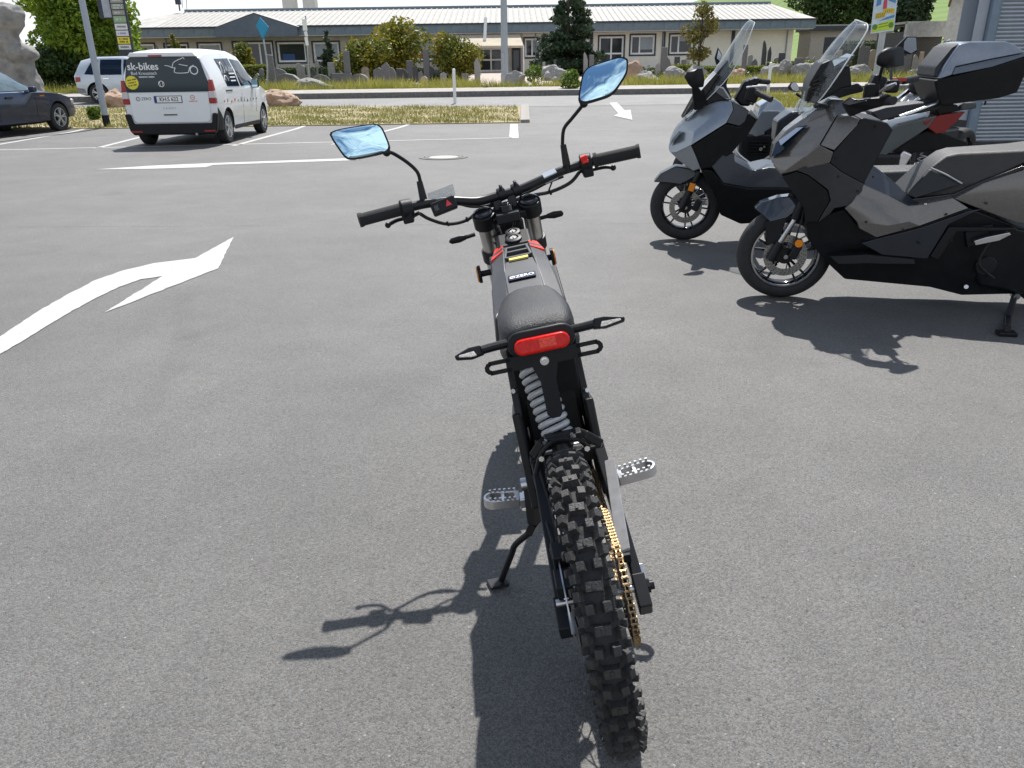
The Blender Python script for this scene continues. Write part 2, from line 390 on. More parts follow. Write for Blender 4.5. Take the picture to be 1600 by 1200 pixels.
# grass strip on the near island, its edging, and the verge beyond the road
def blades(name, n, inside, hmin, hmax, m, label, cat, wid=.012, seed=1, dz=.0, dens=None):
    g = np.random.default_rng(seed); v = np.empty((0, 2))
    while len(v) < n:
        c = inside(g, n); v = np.vstack([v, c])
    v = v[:n]; z = np.maximum(0, (v[:,1]-20.5)*.0245)+dz
    a = g.uniform(0, 6.283, n); cl = .5+.5*np.sin(v[:,0]*2.1+np.sin(v[:,1]*1.7)*2)*np.sin(v[:,1]*1.3+v[:,0]*.6)
    h = g.uniform(hmin, hmax, n)*(.6+.7*cl)*(g.random(n)**.5*.6+.5); w = wid*g.uniform(.6, 1.4, n)
    lx = g.normal(0, .35, n)*h; ly = g.normal(0, .35, n)*h
    co = np.empty((n, 3, 3)); co[:,0,0] = v[:,0]-np.cos(a)*w; co[:,0,1] = v[:,1]-np.sin(a)*w; co[:,0,2] = z
    co[:,1,0] = v[:,0]+np.cos(a)*w; co[:,1,1] = v[:,1]+np.sin(a)*w; co[:,1,2] = z
    co[:,2,0] = v[:,0]+lx; co[:,2,1] = v[:,1]+ly; co[:,2,2] = z+h
    o = link(name, raw_mesh(name, co.reshape(-1, 3), np.arange(3*n).reshape(-1, 3), m)); stuff(o); tag(o, label, cat); return o
def raw_mesh(name, co, faces, m):
    me = bpy.data.meshes.new(name); k = faces.shape[1]; nf = len(faces)
    me.vertices.add(len(co)); me.vertices.foreach_set('co', np.asarray(co, dtype=np.float32).ravel())
    me.loops.add(nf*k); me.loops.foreach_set('vertex_index', faces.astype(np.int32).ravel())
    me.polygons.add(nf); me.polygons.foreach_set('loop_start', np.arange(0, nf*k, k, dtype=np.int32)); me.polygons.foreach_set('loop_total', np.full(nf, k, dtype=np.int32))
    me.materials.append(m); me.update(); me.validate(); return me
def leafmat(name, stops, rough=.55, scale=.7, fine=9, trans=.25):
    """foliage: colours mixed by position, blade to blade, plus light passing through"""
    m, N, L, b = nodes(name)
    tc = N.new('ShaderNodeTexCoord'); a = N.new('ShaderNodeTexNoise'); a.inputs['Scale'].default_value = scale; a.inputs['Detail'].default_value = 3; L.new(tc.outputs['Object'], a.inputs['Vector'])
    c = N.new('ShaderNodeTexNoise'); c.inputs['Scale'].default_value = fine; c.inputs['Detail'].default_value = 2; L.new(tc.outputs['Object'], c.inputs['Vector'])
    g = N.new('ShaderNodeNewGeometry')
    s1 = N.new('ShaderNodeMath'); s1.operation = 'MULTIPLY_ADD'; L.new(g.outputs['Random Per Island'], s1.inputs[0]); s1.inputs[1].default_value = .35; L.new(a.outputs[0], s1.inputs[2])
    s2 = N.new('ShaderNodeMath'); s2.operation = 'MULTIPLY_ADD'; L.new(c.outputs[0], s2.inputs[0]); s2.inputs[1].default_value = .5; L.new(s1.outputs[0], s2.inputs[2])
    r = N.new('ShaderNodeMapRange'); r.inputs[1].default_value = .55; r.inputs[2].default_value = 1.3; L.new(s2.outputs[0], r.inputs[0])
    cr = N.new('ShaderNodeValToRGB'); e = cr.color_ramp.elements
    while len(e) < len(stops): e.new(.5)
    for i, st in enumerate(stops): e[i].position = i/(len(stops)-1); e[i].color = rgb(st)
    L.new(r.outputs[0], cr.inputs[0]); L.new(cr.outputs[0], b.inputs['Base Color'])
    b.inputs['Roughness'].default_value = rough; b.inputs['Specular IOR Level'].default_value = .3
    tl = N.new('ShaderNodeBsdfTranslucent'); L.new(cr.outputs[0], tl.inputs[0]); mx = N.new('ShaderNodeMixShader'); mx.inputs[0].default_value = trans
    L.new(b.outputs[0], mx.inputs[1]); L.new(tl.outputs[0], mx.inputs[2]); L.new(mx.outputs[0], N['Material Output'].inputs[0])
    return m
M_DRYG = leafmat('dry_grass', [(.09,.125,.022),(.18,.20,.04),(.29,.27,.09),(.42,.36,.17)], scale=1.1, fine=7)
M_GRNG = leafmat('verge_grass', [(.15,.18,.025),(.26,.27,.045),(.38,.35,.08),(.48,.42,.18)], scale=.5, fine=6)

isl = MB(); ip = [(-40, 21.25), (.30, 21.25), (.42, 27.0), (-12, 29.4), (-40, 31.5)]
n = len(ip); isl.add([(x, y, zt(y)-.02) for x, y in ip]+[(x, y, zt(y)+.025) for x, y in ip], [tuple(range(n, 2*n))]+[(i, (i+1) % n, n+(i+1) % n, n+i) for i in range(n)])
structure(isl.build('island_soil', mat('sandy_soil', (.36,.29,.18), .95, c2=(.24,.20,.10), scale=1.3, bump=.7, bscale=22), ang=None))
def in_isl(g, n):
    x = -22+22.3*g.random(n)**.8; y = 21.3+9.5*g.random(n)**1.25
    k = (y < 27+np.maximum(0, -x)*.2) & (np.sin(x*1.9+np.sin(y*2.3))*np.sin(y*2.7+x*.8)+g.normal(0,.35,n) > -.55); return np.stack([x, y], 1)[k]
blades('island_grass', 34000, in_isl, .03, .13, M_DRYG, 'dry yellowish grass on the near strip beside the parking bays', 'grass', .011, 3, .02)
edging = thing('concrete_edging', 'pale concrete edging stones at the right end of the grass strip', 'edging')
b = MB(); b.box((0,0,0), (.24,.978,.12)); me = b.mesh('edging_stone', mat('edging_concrete', (.31,.29,.26), .9, c2=(.24,.22,.20), scale=6))
copies('edging_stone', me, edging, [((.45+.02*i, 21.8+i*.98, zt(21.8+i*.98)+.02), (0,0,-.02)) for i in range(6)])
for o in edging.children: o.rotation_euler = (math.atan(.0245), 0, -.02)
# second island seen between the motorcycles
i2 = MB(); ip = [(7.6, 23.4), (30, 22.4), (30, 30.3), (9.0, 30.2)]
i2.add([(x, y, zt(y)+.0) for x, y in ip]+[(x, y, zt(y)+.10) for x, y in ip], [(4,5,6,7)]+[(i, (i+1) % 4, 4+(i+1) % 4, 4+i) for i in range(4)])
structure(i2.build('right_island_soil', M_DIRT, ang=None))
blades('right_island_grass', 14000, lambda g, n: np.stack([7.8+12*g.random(n), 23.6+6.5*g.random(n)], 1), .08, .26, M_GRNG, 'sunlit yellow green grass seen between the parked motorcycles', 'grass', .014, 5, .09)
def in_verge(g, n):
    x = -40+75*g.random(n); y = 36.6+7*g.random(n)**1.6
    k = ~((x > -1.5) & (x < 6) & (y > 39)); return np.stack([x, y], 1)[k]
blades('verge_grass', 42000, in_verge, .18, .55, M_GRNG, 'long yellow green grass along the far pavement', 'grass', .022, 8, .05)


# ------------------------------------------------------------ the light electric off-road motorcycle
bk = thing('electric_dirt_bike', 'black electric off-road motorcycle with knobbly rear tyre leaning on its side stand, seen from behind', 'motorcycle', (0.2236,1.3213,0.004))
bk.rotation_euler = (0, -0.19195, 0.04259)
M_GREY = mat('grey_satin_plastic', (.058,.058,.061), .38, var=.1, scale=20, bump=.05, bscale=400)
M_SEAT = mat('seat_vinyl', (.017,.018,.020), .5, var=.15, scale=25, bump=.35, bscale=340)
M_TREAD = mat('tread_rubber', (.016,.016,.017), .6, c2=(.045,.043,.04), scale=55, bump=.3, bscale=200)
M_GOLD = mat('gold_chain', (.30,.215,.12), .42, 1, var=.3, scale=60)
M_ALU2 = mat('brushed_guard', (.24,.24,.245), .42, .2, var=.12, scale=40)
M_SPRG = mat('grey_spring_paint', (.40,.41,.42), .35, .2, var=.1)
RR = .310; AX = Vector((0, 0, RR))

def knob_tyre(parent, c, singles):
    ty = MB().lathe([(.222,-.022),(.236,-.030),(.255,-.033),(.272,-.030),(.282,-.020),(.286,-.010),(.287,0),(.286,.010),(.282,.020),(.272,.030),(.255,.033),(.236,.030),(.222,.022)], (0,0,0), 'x', 64).build('tyre', M_RUB, parent, loc=c)
    def block(w, l, h, cut=False):
        b = MB(); a, t = .5, .40
        v = [(-w*a,-l*a,-.006),(w*a,-l*a,-.006),(w*a,l*a,-.006),(-w*a,l*a,-.006),(-w*t,-l*t,h),(w*t,-l*t,h),(w*t,l*t,h),(-w*t,l*t,h)]
        b.add(v, [(3,2,1,0),(4,5,6,7),(0,1,5,4),(1,2,6,5),(2,3,7,6),(3,0,4,7)])
        if cut: b.box((0,0,h+.001), (w*.16, l*.5, .003))
        return b
    A = block(.034, .0195, .016, True).mesh('knob', M_TREAD); B = block(.017, .0195, .016).mesh('knob', M_TREAD); C = block(.0155, .0195, .015).mesh('knob', M_TREAD); D = block(.0115, .016, .012).mesh('knob', M_TREAD)
    K = 52; pl = []
    for i in range(K):
        a = 6.28319*i/K
        def put(me, x, r, tilt, da=0):
            t = a+da*6.28319/K
            r += random.uniform(-.0016, .0006); pl.append((me, (x+random.uniform(-.0008,.0008), r*math.cos(t), r*math.sin(t)), Euler((t-math.pi/2, 0, 0)).to_matrix() @ Euler((0, tilt, random.uniform(-.07,.07))).to_matrix()))
        if i % 2 == 0: put(A, 0, .286, 0)
        else:
            put(B, -.0125, .286, -.22); put(B, .0125, .286, .22)
        for s in (-1, 1):
            put(C, s*.0245, .279, s*.70, .5 if i % 2 else .35)
            put(D, s*.033, .264, s*1.25, .05)
    ty.scale = (1, 1.035, 1.035)
    if singles:
        for me, p, m in pl:
            o = link('knob', me, ty); o.location = p; o.rotation_euler = m.to_euler()
    else:
        b = MB()
        for me, p, m in pl:
            b.add([m @ v.co+Vector(p) for v in me.vertices], [tuple(q.vertices) for q in me.polygons])
        stuff(b.build('knobs', M_TREAD, ty, ang=None, fix=False))
    return ty
knob_tyre(bk, AX, True)
def spoked(parent, c, r, hw):
    MB().lathe([(.222,-.022),(.206,-.018),(.202,0),(.206,.018),(.222,.022),(.228,.016),(.228,-.016)], c, 'x', 48, closed=True).build('rim', M_BLKM, parent)
    b = MB()
    for i in range(32):
        a = 6.28319*i/32; s = 1 if i % 2 else -1; t = a+(.45 if i % 4 < 2 else -.45)
        b.cyl(Vector(c)+Vector((s*hw, .035*math.cos(t), .035*math.sin(t))), Vector(c)+Vector((s*.004, .204*math.cos(a), .204*math.sin(a))), .0016, n=6)
    stuff(b.build('spokes', M_STEEL, parent))
    MB().lathe([(.02,-hw-.01),(.04,-hw-.004),(.04,-hw+.006),(.025,-hw+.014),(.025,hw-.014),(.04,hw-.006),(.04,hw+.004),(.02,hw+.01)], c, 'x', 24).build('hub', M_BLKM, parent)
spoked(bk, AX, .222, .034)
MB().cyl((-.080,0,RR), (.112,0,RR), .009).build('axle', M_STEEL, bk)
MB().cyl((.108,0,RR), (.119,0,RR), .016, n=6).cyl((.119,0,RR), (.128,0,RR), .010, n=12).build('axle_nut', M_BLKM, bk)
# rear brake
b = MB().lathe([(.072,-.054),(.102,-.054),(.102,-.057),(.072,-.057)], AX, 'x', 40, closed=True)
for i in range(6):
    a = 6.28319*i/6; b.beam((-.0555, .035*math.cos(a), RR+.035*math.sin(a)), (-.0555, .078*math.cos(a+.3), RR+.078*math.sin(a+.3)), .003, .009, (1,0,0))
b.build('brake_disc', M_STEEL, bk)
cp = (-0.05,0.03,0.403)
MB().box((cp[0], cp[1], cp[2]), (.035,.045,.05), (.3,0,0)).box((cp[0]-.004, cp[1]-.045, cp[2]-.035), (.036,.05,.045), (.3,0,0)).cyl((cp[0]-.02, cp[1], cp[2]+.01), (cp[0]-.012, cp[1], cp[2]+.01), .014).build('brake_caliper', M_BLKM, bk, bevel=.005)
MB().box((cp[0]+.018, cp[1]-.05, cp[2]-.03), (.012,.05,.022), (.3,0,0)).build('caliper_bracket', M_SIL, bk, bevel=.002)

# chain, sprocket, guard
SX = .066; SC = (0, RR); SR = .108; FC = (.40, .345); FR = .034
teeth = []
for i in range(96):
    r = SR+(.004 if i % 2 else -.005); a = 6.28319*i/96; teeth.append((r*math.cos(a), RR+r*math.sin(a)))
MB().prism(teeth, 'x', SX-.0025, SX+.0025).build('rear_sprocket', M_BLKM, bk, ang=None)
MB().cyl((SX-.008,FC[0],FC[1]), (SX+.008,FC[0],FC[1]), FR-.004, n=20).build('drive_sprocket', M_STEEL, bk)
path = []
for i in range(60):
    a = R(84)+R(192)*i/59; path.append((SR*math.cos(a), RR+SR*math.sin(a)))
p1 = (FC[0]+FR*math.cos(R(-84)), FC[1]+FR*math.sin(R(-84)))
path += [(path[-1][0]+(p1[0]-path[-1][0])*t, path[-1][1]+(p1[1]-path[-1][1])*t) for t in np.linspace(.02,1,40)]
for i in range(14):
    a = R(-84)+R(168)*i/13; path.append((FC[0]+FR*math.cos(a), FC[1]+FR*math.sin(a)))
e0 = path[-1]; s0 = path[0]; path += [(e0[0]+(s0[0]-e0[0])*t, e0[1]+(s0[1]-e0[1])*t) for t in np.linspace(.02,.99,40)]
ch = MB().beam((SX, FC[0]-.01, FC[1]+.036), (SX, SC[0]+.02, SC[1]+SR+.0), .003, .004).build('chain', M_GOLD, bk)
def link_mesh(o):
    b = MB()
    for s in (-1, 1):
        x = s*(.006 if o else .0042)
        b.box((x, 0, 0), (.0022,.0105,.0085)); 
        for e in (-1, 1): b.cyl((x-.0011, e*.0055, 0), (x+.0011, e*.0055, 0), .0052, n=8)
    b.cyl((-.007 if o else -.004,.0062,0), (.007 if o else .004,.0062,0), .0040, n=8)
    return b.mesh('link', M_GOLD)
LM = [link_mesh(0), link_mesh(1)]
acc = 0; k = 0; PP = path+[path[0]]
for i in range(len(PP)-1):
    a, c = Vector(PP[i]), Vector(PP[i+1]); d = (c-a).length
    while acc <= d:
        p = a+(c-a)*(acc/d); t = (c-a).normalized()
        o = link('link', LM[k % 2], ch); o.location = (SX, p.x, p.y); o.rotation_euler = (math.atan2(t.y, t.x), 0, 0); k += 1; acc += .0132
    acc -= d
gq = [(0.09,0.25,0.481),(0.115,0.25,0.484),(0.096,0.045,0.379),(0.067,0.045,0.373)]
MB().slab(gq, (0,.35,1), -.006).build('chain_guard', M_ALU2, bk, bevel=.002)
MB().box((gq[3][0]+.012, gq[3][1]-.006, gq[3][2]-.012), (.03,.012,.02)).build('chain_guide', M_BLK, bk, bevel=.002)

# swing arm: two box beams with a bridge
la, lb = (-0.061,0.31,0.484), (-0.069,0.0,0.273)
b = MB().beam(la, lb, .030, .052, w2=.026, h2=.040).box(lb, (.034,.075,.055), (.5,0,0)); b.build('swing_arm', M_BLKM, bk, bevel=.004)
ra, rb = (0.086,0.31,0.488), (0.099,0.0,0.301)
MB().beam(ra, rb, .026, .05, w2=.022, h2=.036).box((rb[0], rb[1]-.01, rb[2]), (.028,.075,.045), (.5,0,0)).build('swing_arm', M_BLKM, bk, bevel=.004)
MB().box((rb[0]+.002, rb[1]+.03, rb[2]+.018), (.03,.04,.02), (.6,0,0)).build('axle_adjuster', M_SIL, bk, bevel=.002)
MB().beam((-.078, la[1]+.0, la[2]), (.098, ra[1], ra[2]), .055, .035).build('swing_arm_bridge', M_BLKM, bk, bevel=.004)
MB().beam((-.06,.25,.535), (-.035,.225,.575), .03,.02).beam((-.035,.225,.575), (.05,.225,.575), .03,.02).beam((.05,.225,.575), (.085,.25,.53), .03,.02).build('shock_mount', M_BLKM, bk, bevel=.004)
MB().tube([(-0.068,0.22,0.501),(-0.047,0.215,0.549),(-0.02,0.21,0.575),(0.014,0.21,0.576),(0.043,0.215,0.564),(0.059,0.22,0.538)], .006).build('bridge_hoop', M_BLKM, bk)
for q in [(-0.049,0.2,0.548),(-0.034,0.2,0.585),(0.029,0.2,0.588),(0.054,0.2,0.55)]:
    MB().cyl(Vector(q), Vector(q)+Vector((0,-.010,.002)), .0065, n=6).build('bolt', M_CHR, bk)
# shock
st, sb = Vector((-0.025,0.33,0.706)), Vector((-0.002,0.26,0.565))
ax = (sb-st); u = ax.normalized().cross(Vector((1,0,0))).normalized(); w = ax.normalized().cross(u)
pts = [st+ax*(i/110)+(u*math.cos(i*.51)+w*math.sin(i*.51))*.030 for i in range(111)]
MB().tube(pts, .0074, 8, smooth=0).build('shock_spring', M_SPRG, bk)
MB().cyl(st-ax*.15, sb, .010).cyl(st-ax*.1, st+ax*.45, .018).build('shock_body', M_BLKM, bk)
MB().cyl(sb, sb+ax*.12, .034).cyl(sb+ax*.10, sb+ax*.24, .026).cyl(st-ax*.06, st, .032).build('spring_seat', M_BLKM, bk, bevel=.003)
MB().cyl(sb+ax*.2+Vector((-.05,0,0)), sb+ax*.2+Vector((.05,0,0)), .008).cyl(sb+ax*.2+Vector((-.056,0,0)), sb+ax*.2+Vector((-.046,0,0)), .013, n=6).build('shock_bolt', M_SIL, bk)

# frame rails, battery case, pivot plates
for s, P in ((-1, [(-0.074,0.8,0.853),(-0.074,0.62,0.802),(-0.077,0.44,0.708),(-0.081,0.38,0.579),(-0.083,0.36,0.451)]), (1, [(0.085,0.78,0.796),(0.083,0.6,0.756),(0.082,0.44,0.672),(0.083,0.38,0.541),(0.088,0.36,0.434)])):
    P = [Vector(p) for p in P]; b = MB()
    for i in range(len(P)-1): b.beam(P[i], P[i+1]+(P[i+1]-P[i])*.06, .018, .055)
    b.build('frame_rail', M_BLKM, bk, bevel=.004)
    MB().box((s*.088,.40,.46), (.022,.16,.24), (-.25,0,0)).build('pivot_plate', M_BLKM, bk, bevel=.006)
    MB().cyl((s*.10,.36,.40), (s*.115,.36,.40), .016, n=12).build('pivot_bolt', M_STEEL, bk)
MB().box((0,.58,.60), (.135,.40,.34), (-.06,0,0)).box((0,.60,.40), (.15,.30,.16)).build('battery_case', M_BLK, bk, bevel=.012)
MB().box((0,.385,.66), (.15,.02,.25), (.12,0,0)).build('rear_shield', M_BLK, bk, bevel=.004)
MB().cyl((-.10,.44,.40), (.05,.44,.40), .085, n=28).build('motor', M_BLKM, bk, bevel=.006)
MB().tube([(-0.053,0.3,0.543),(-0.06,0.27,0.491),(-0.051,0.18,0.422),(-0.052,0.1,0.382)], .0042).tube([(-0.043,0.32,0.53),(-0.045,0.28,0.5),(-0.037,0.2,0.458),(-0.04,0.12,0.39)], .003).build('brake_hose', M_RUB, bk)

# seat
def ring(y, w, zt_, zb, n=20, sq=.55, cx=0):
    r = []
    for i in range(n):
        a = 6.28319*i/n; c, s_ = math.cos(a), math.sin(a)
        x = w*math.copysign(abs(c)**sq, c); z = s_; h = (zt_-zb)/2
        r.append((cx+x, y, (zt_+zb)/2+h*math.copysign(abs(z)**(.75 if z > 0 else .5), z)))
    return r
SS = [(y_, w_*.94, a_, b_) for y_, w_, a_, b_ in [(.228,.060,.832,.800),(.236,.074,.845,.79),(.26,.083,.853,.78),(.31,.090,.855,.77),(.38,.0915,.849,.765),(.45,.088,.842,.77),(.51,.077,.839,.78),(.555,.060,.838,.79),(.585,.040,.836,.80),(.598,.022,.832,.81)]]
MB().loft([ring(*q) for q in SS]).build('seat', M_SEAT, bk, ang=60)
MB().loft([ring(y-.002, w+.006, zb+.022, zb-.02, 20, .4) for y, w, z_, zb in SS[1:8]]).build('seat_base', M_BLK, bk)
# tank cover: two wings, a centre panel with two openings
W = [(-.098,.47,.74),(-.096,.62,.765),(-.080,.80,.815),(-.066,.845,.845),(-.088,.47,.80),(-.085,.62,.832),(-.070,.79,.880),(-.058,.835,.880),(-.046,.55,.832),(-.044,.63,.850),(-.036,.785,.897),(-.034,.83,.892)]
WF = [(0,1,5,4),(1,2,6,5),(2,3,7,6),(4,5,9,8),(5,6,10,9),(6,7,11,10)]
for s in (1, -1):
    v = [(s*p[0]-.004, p[1], p[2]) for p in W]; b = MB().add(v+[(p[0]*.8, p[1], p[2]-.02) for p in v], WF+[tuple(i+12 for i in reversed(q)) for q in WF]+[(0,4,16,12),(4,8,20,16),(8,9,21,20),(9,10,22,21),(10,11,23,22),(11,7,19,23),(7,3,15,19),(3,2,14,15),(2,1,13,14),(1,0,12,13)])
    b.build('tank_wing', M_GREY, bk, bevel=.004)
    q = [Vector(v[9])*.22+Vector(v[10])*.78, Vector(v[11]), Vector(v[7]), Vector(v[5])*.22+Vector(v[6])*.78]; nn = (q[1]-q[0]).cross(q[2]-q[0]).normalized(); nn = nn if nn.z > 0 else -nn
    MB().slab([q[0]+(q[1]-q[0])*.15, q[1]+(q[0]-q[1])*.02, q[2]+(q[3]-q[2])*.02, q[3]+(q[2]-q[3])*.05], nn, .005).build('red_accent', mat('red_sticker', (.72,.03,.015), .4), bk)
MB().prism([(-.05,.52),(.042,.52),(.042,.68),(.034,.735),(-.042,.735),(-.05,.68)], 'z', -.012, 0).build('tank_centre_panel', M_GREY, bk, bevel=.003, loc=(0,0,.728), rot=(.195,0,0))
def top(y): return .728+y*math.tan(.195)
MB().box((-.004,.742,top(.742)-.014), (.075,.075,.012), (.195,0,0)).build('centre_well', M_GLB, bk)
for y in (.738,.772,.80): MB().box((-.004,y,top(y)+.0), (.072,.009,.010), (.195,0,0)).build('centre_rib', M_GREY, bk, bevel=.002)
for s in (-1, 1): MB().beam((-.004+s*.036,.735,top(.735)), (-.004+s*.028,.80,top(.80)), .008,.012).build('centre_rib', M_GREY, bk, bevel=.002)
MB().box((-.004,.722,top(.722)+.0035), (.052,.012,.004), (.195,0,0)).build('warning_label', mat('yellow_label', (.65,.5,.08), .5), bk)
MB().box((-.006,.612,top(.612)+.003), (.072,.030,.006), (.195,0,0)).build('badge', mat('badge_navy', (.010,.014,.03), .3), bk, bevel=.003)
text('badge_lettering', 'ØZERO', .019, mat('badge_silver', (.72,.74,.78), .35), bk, (-.006,.607,top(.607)+.0072), (.195,0,0), .0006, bold=.0004)
# switches in front of the tank
for i, (q, r) in enumerate((((-.006,.838,.905), .019), ((-.004,.875,.915), .017))):
    MB().lathe([(r+.005,-.012),(r+.005,.002),(r,.004),(r*.75,.004),(r*.7,.0),(0,.0)], (0,0,0), 'z', 24).build('key_switch', M_BLK, bk, loc=q, rot=(.25,0,0))
    MB().cyl((0,0,0), (0,0,.003), r*.5, n=16).box((0,0,.004), (.003,r*.7,.003)).build('switch_face', mat('switch_metal', (.22,.22,.22), .4, .8), bk, loc=q, rot=(.25,0,0))
MB().box((-.005,.865,.87), (.10,.10,.07), (.2,0,0)).box((-.005,.88,.80), (.075,.09,.16)).build('head_tube_cover', M_BLK, bk, bevel=.01)

# tail: light, housing, indicators, plate bracket
def pill(w, h, n=8):
    r = h/2; return [(w/2-r+r*math.cos(a), r*math.sin(a)) for a in np.linspace(-1.5708, 1.5708, n)]+[(-w/2+r+r*math.cos(a), r*math.sin(a)) for a in np.linspace(1.5708, 4.7124, n)]
tl = (0.003,0.215,0.809)
MB().prism([(x, z) for x, z in pill(.146,.056)], 'y', 0, .06).build('tail_light_housing', M_BLK, bk, bevel=.008, loc=(tl[0], .212, tl[2]+.004), rot=(-.25,0,0))
lens = MB().prism(pill(.118,.034), 'y', -.016, .01).build('tail_light', M_RED, bk, bevel=.007, loc=(tl[0], .205, tl[2]), rot=(-.25,0,0), seg=3)
MB().box((.012,-.017,.002), (.035,.002,.018)).build('reflector_patch', mat('red_reflector', (.75,.05,.02), .3, scale=300, var=.4), lens)
for s, P in ((-1, [(-0.058,0.235,0.815),(-0.1,0.23,0.815),(-0.125,0.225,0.815),(-0.149,0.22,0.815),(-0.182,0.215,0.814)]), (1, [(0.064,0.235,0.815),(0.094,0.23,0.817),(0.119,0.225,0.82),(0.141,0.22,0.821),(0.183,0.215,0.821)])):
    P = [Vector(p) for p in P]
    MB().tube(P[:3], .0095).build('indicator_stalk', M_BLK, bk)
    d = (P[4]-P[2]).normalized(); n = Vector((0,-.8,.6)); v = d.cross(n).normalized()*(-s)
    h = [P[2]-v*.009-d*.004, P[2]+v*.012, P[3]+v*.013, P[4]+v*.004, P[4]-v*.004, P[3]-v*.012]
    ind = MB().slab([q+n*.004 for q in h], n, -.016).build('indicator', M_BLK, bk, bevel=.003)
    MB().slab([P[2]+d*.012-v*.010+n*.001, P[2]+d*.016+v*.001, P[4]-d*.010+v*.001, P[4]-d*.008-v*.003, P[3]-v*.010], n, .0065).build('indicator_lens', mat('clear_lens', (.55,.52,.48), .2, scale=260, var=.45), ind, bevel=.001)
bc = (0.003,0.205,0.77)
br = MB()
def slotplate(b, s):
    x0, x1 = .03, .122; hz = .0145
    y0 = 0; 
    b.box((s*.052,0,0), (.055,.004,.030))
    b.box((s*.094,0,.0105), (.046,.004,.009)); b.box((s*.094,0,-.0105), (.046,.004,.009))
    b.prism([(s*(.112+.0*0), .015),(s*.122,.011),(s*.127,.004),(s*.127,-.004),(s*.122,-.011),(s*.112,-.015),(s*.112,-.006),(s*.117,-.003),(s*.117,.003),(s*.112,.006)], 'y', -.002, .002)
for s in (-1, 1): slotplate(br, s)
br.prism([(-.026,.014),(.026,.014),(.026,-.02),(.017,-.05),(.017,-.125),(.009,-.135),(-.009,-.135),(-.017,-.125),(-.017,-.05),(-.026,-.02)], 'y', -.003, .003)
pbr = br.build('plate_bracket', M_BLK, bk, loc=(bc[0]-.002, .208, bc[2]+.006), rot=(-.12,0,0))
MB().cyl((0,-.006,-.006), (0,-.002,-.006), .0095, n=16).cyl((0,-.010,-.006), (0,-.006,-.006), .006, n=6).build('bracket_bolt', M_CHR, pbr)
MB().beam((-.05,.23,.775), (-.06,.42,.76), .02, .05).beam((.05,.23,.775), (.06,.42,.76), .02, .05).box((0,.30,.765), (.13,.14,.03)).build('subframe', M_BLKM, bk, bevel=.004)

# fork, clamps, bars (turned a little to the left)
TH_ = .129; OX = -.012
def stv(x, y, z): return Vector((OX+x*math.cos(TH_)-y*math.sin(TH_)*1, 1.0+y*math.cos(TH_)+x*math.sin(TH_), z))
tops = {-1: Vector((-0.077,0.965,0.949)), 1: Vector((0.062,0.985,0.955))}
fdir = Vector((0, .30, -.72)).normalized()
for s in (-1, 1):
    t = tops[s]
    fk = MB().cyl(t, t+fdir*.42, .0245, n=20).build('fork_tube', mat('fork_alloy', (.55,.54,.52), .3, 1, var=.1, scale=15), bk)
    MB().cyl(t-fdir*.022, t+fdir*.022, .034, n=24).build('fork_clamp', M_BLKM, fk, bevel=.003)
    MB().cyl(t+fdir*.105, t+fdir*.145, .031, n=24).build('fork_clamp', M_BLKM, fk, bevel=.003)
    MB().lathe([(.028,-.004),(.028,.006),(.022,.009),(.018,.006),(.0,.006)], (0,0,0), 'z', 20).build('fork_cap', M_GLB, fk, loc=t-fdir*.022, rot=fdir.to_track_quat('-Z','Y').to_euler())
    MB().cyl(t+fdir*.42, t+fdir*.80, .029, n=20).build('fork_leg', M_BLKM, bk)
m_ = (tops[-1]+tops[1])/2
MB().beam(tops[-1], tops[1], .055, .022, (0,-.4,.9)).beam(tops[-1]+fdir*.125, tops[1]+fdir*.125, .06, .028, (0,-.4,.9)).box(m_+Vector((0,-.02,-.005)), (.07,.07,.03)).build('triple_clamp', M_BLKM, bk, bevel=.005)
MB().cyl(m_+Vector((0,-.02,.0)), m_+Vector((0,-.02,.030)), .021, n=20).cyl(m_+Vector((0,-.02,.03)), m_+Vector((0,-.02,.036)), .015, n=20).build('stem_nut', M_GLB, bk, bevel=.002)
for x in (-.022, .022):
    MB().beam(m_+Vector((x,.02,.01)), m_+Vector((x,.03,.062)), .026, .03).build('bar_riser', M_BLKM, bk, bevel=.004)
BAR = [(-0.42,0.905,1.034),(-0.353,0.925,1.035),(-0.28,0.945,1.034),(-0.228,0.957,1.032),(-0.16,0.968,1.023),(-0.088,0.98,1.004),(-0.03,0.992,1.004),(0.043,1.0,1.008),(0.109,1.01,1.019),(0.17,1.018,1.031),(0.22,1.024,1.035),(0.277,1.018,1.04),(0.343,1.008,1.04),(0.403,0.995,1.043)]
MB().tube(BAR, .0135, 14).build('handlebar', M_BLKM, bk)
c0 = (Vector(BAR[6])+Vector(BAR[7]))/2
for q in (Vector(BAR[6])*.75+Vector(BAR[7])*.25, Vector(BAR[6])*.15+Vector(BAR[7])*.85):
    MB().cyl(q-Vector((.011,0,0)), q+Vector((.011,.003,.004)), .020, n=18).cyl(q+Vector((0,-.010,.012)), q+Vector((0,-.010,.028)), .005, n=8).cyl(q+Vector((0,.010,.012)), q+Vector((0,.010,.028)), .005, n=8).build('bar_clamp', M_BLKM, bk, bevel=.002)
p = Vector(BAR[8]); q = Vector(BAR[9]); MB().beam(p*.85+q*.15, p*.2+q*.8, .018, .0285, (0,-.6,.8)).build('bar_sticker', mat('sticker_silver', (.42,.47,.52), .35), bk)
M_GRIP = mat('grip_rubber', (.020,.020,.021), .75, var=.2, bump=.5, bscale=500)
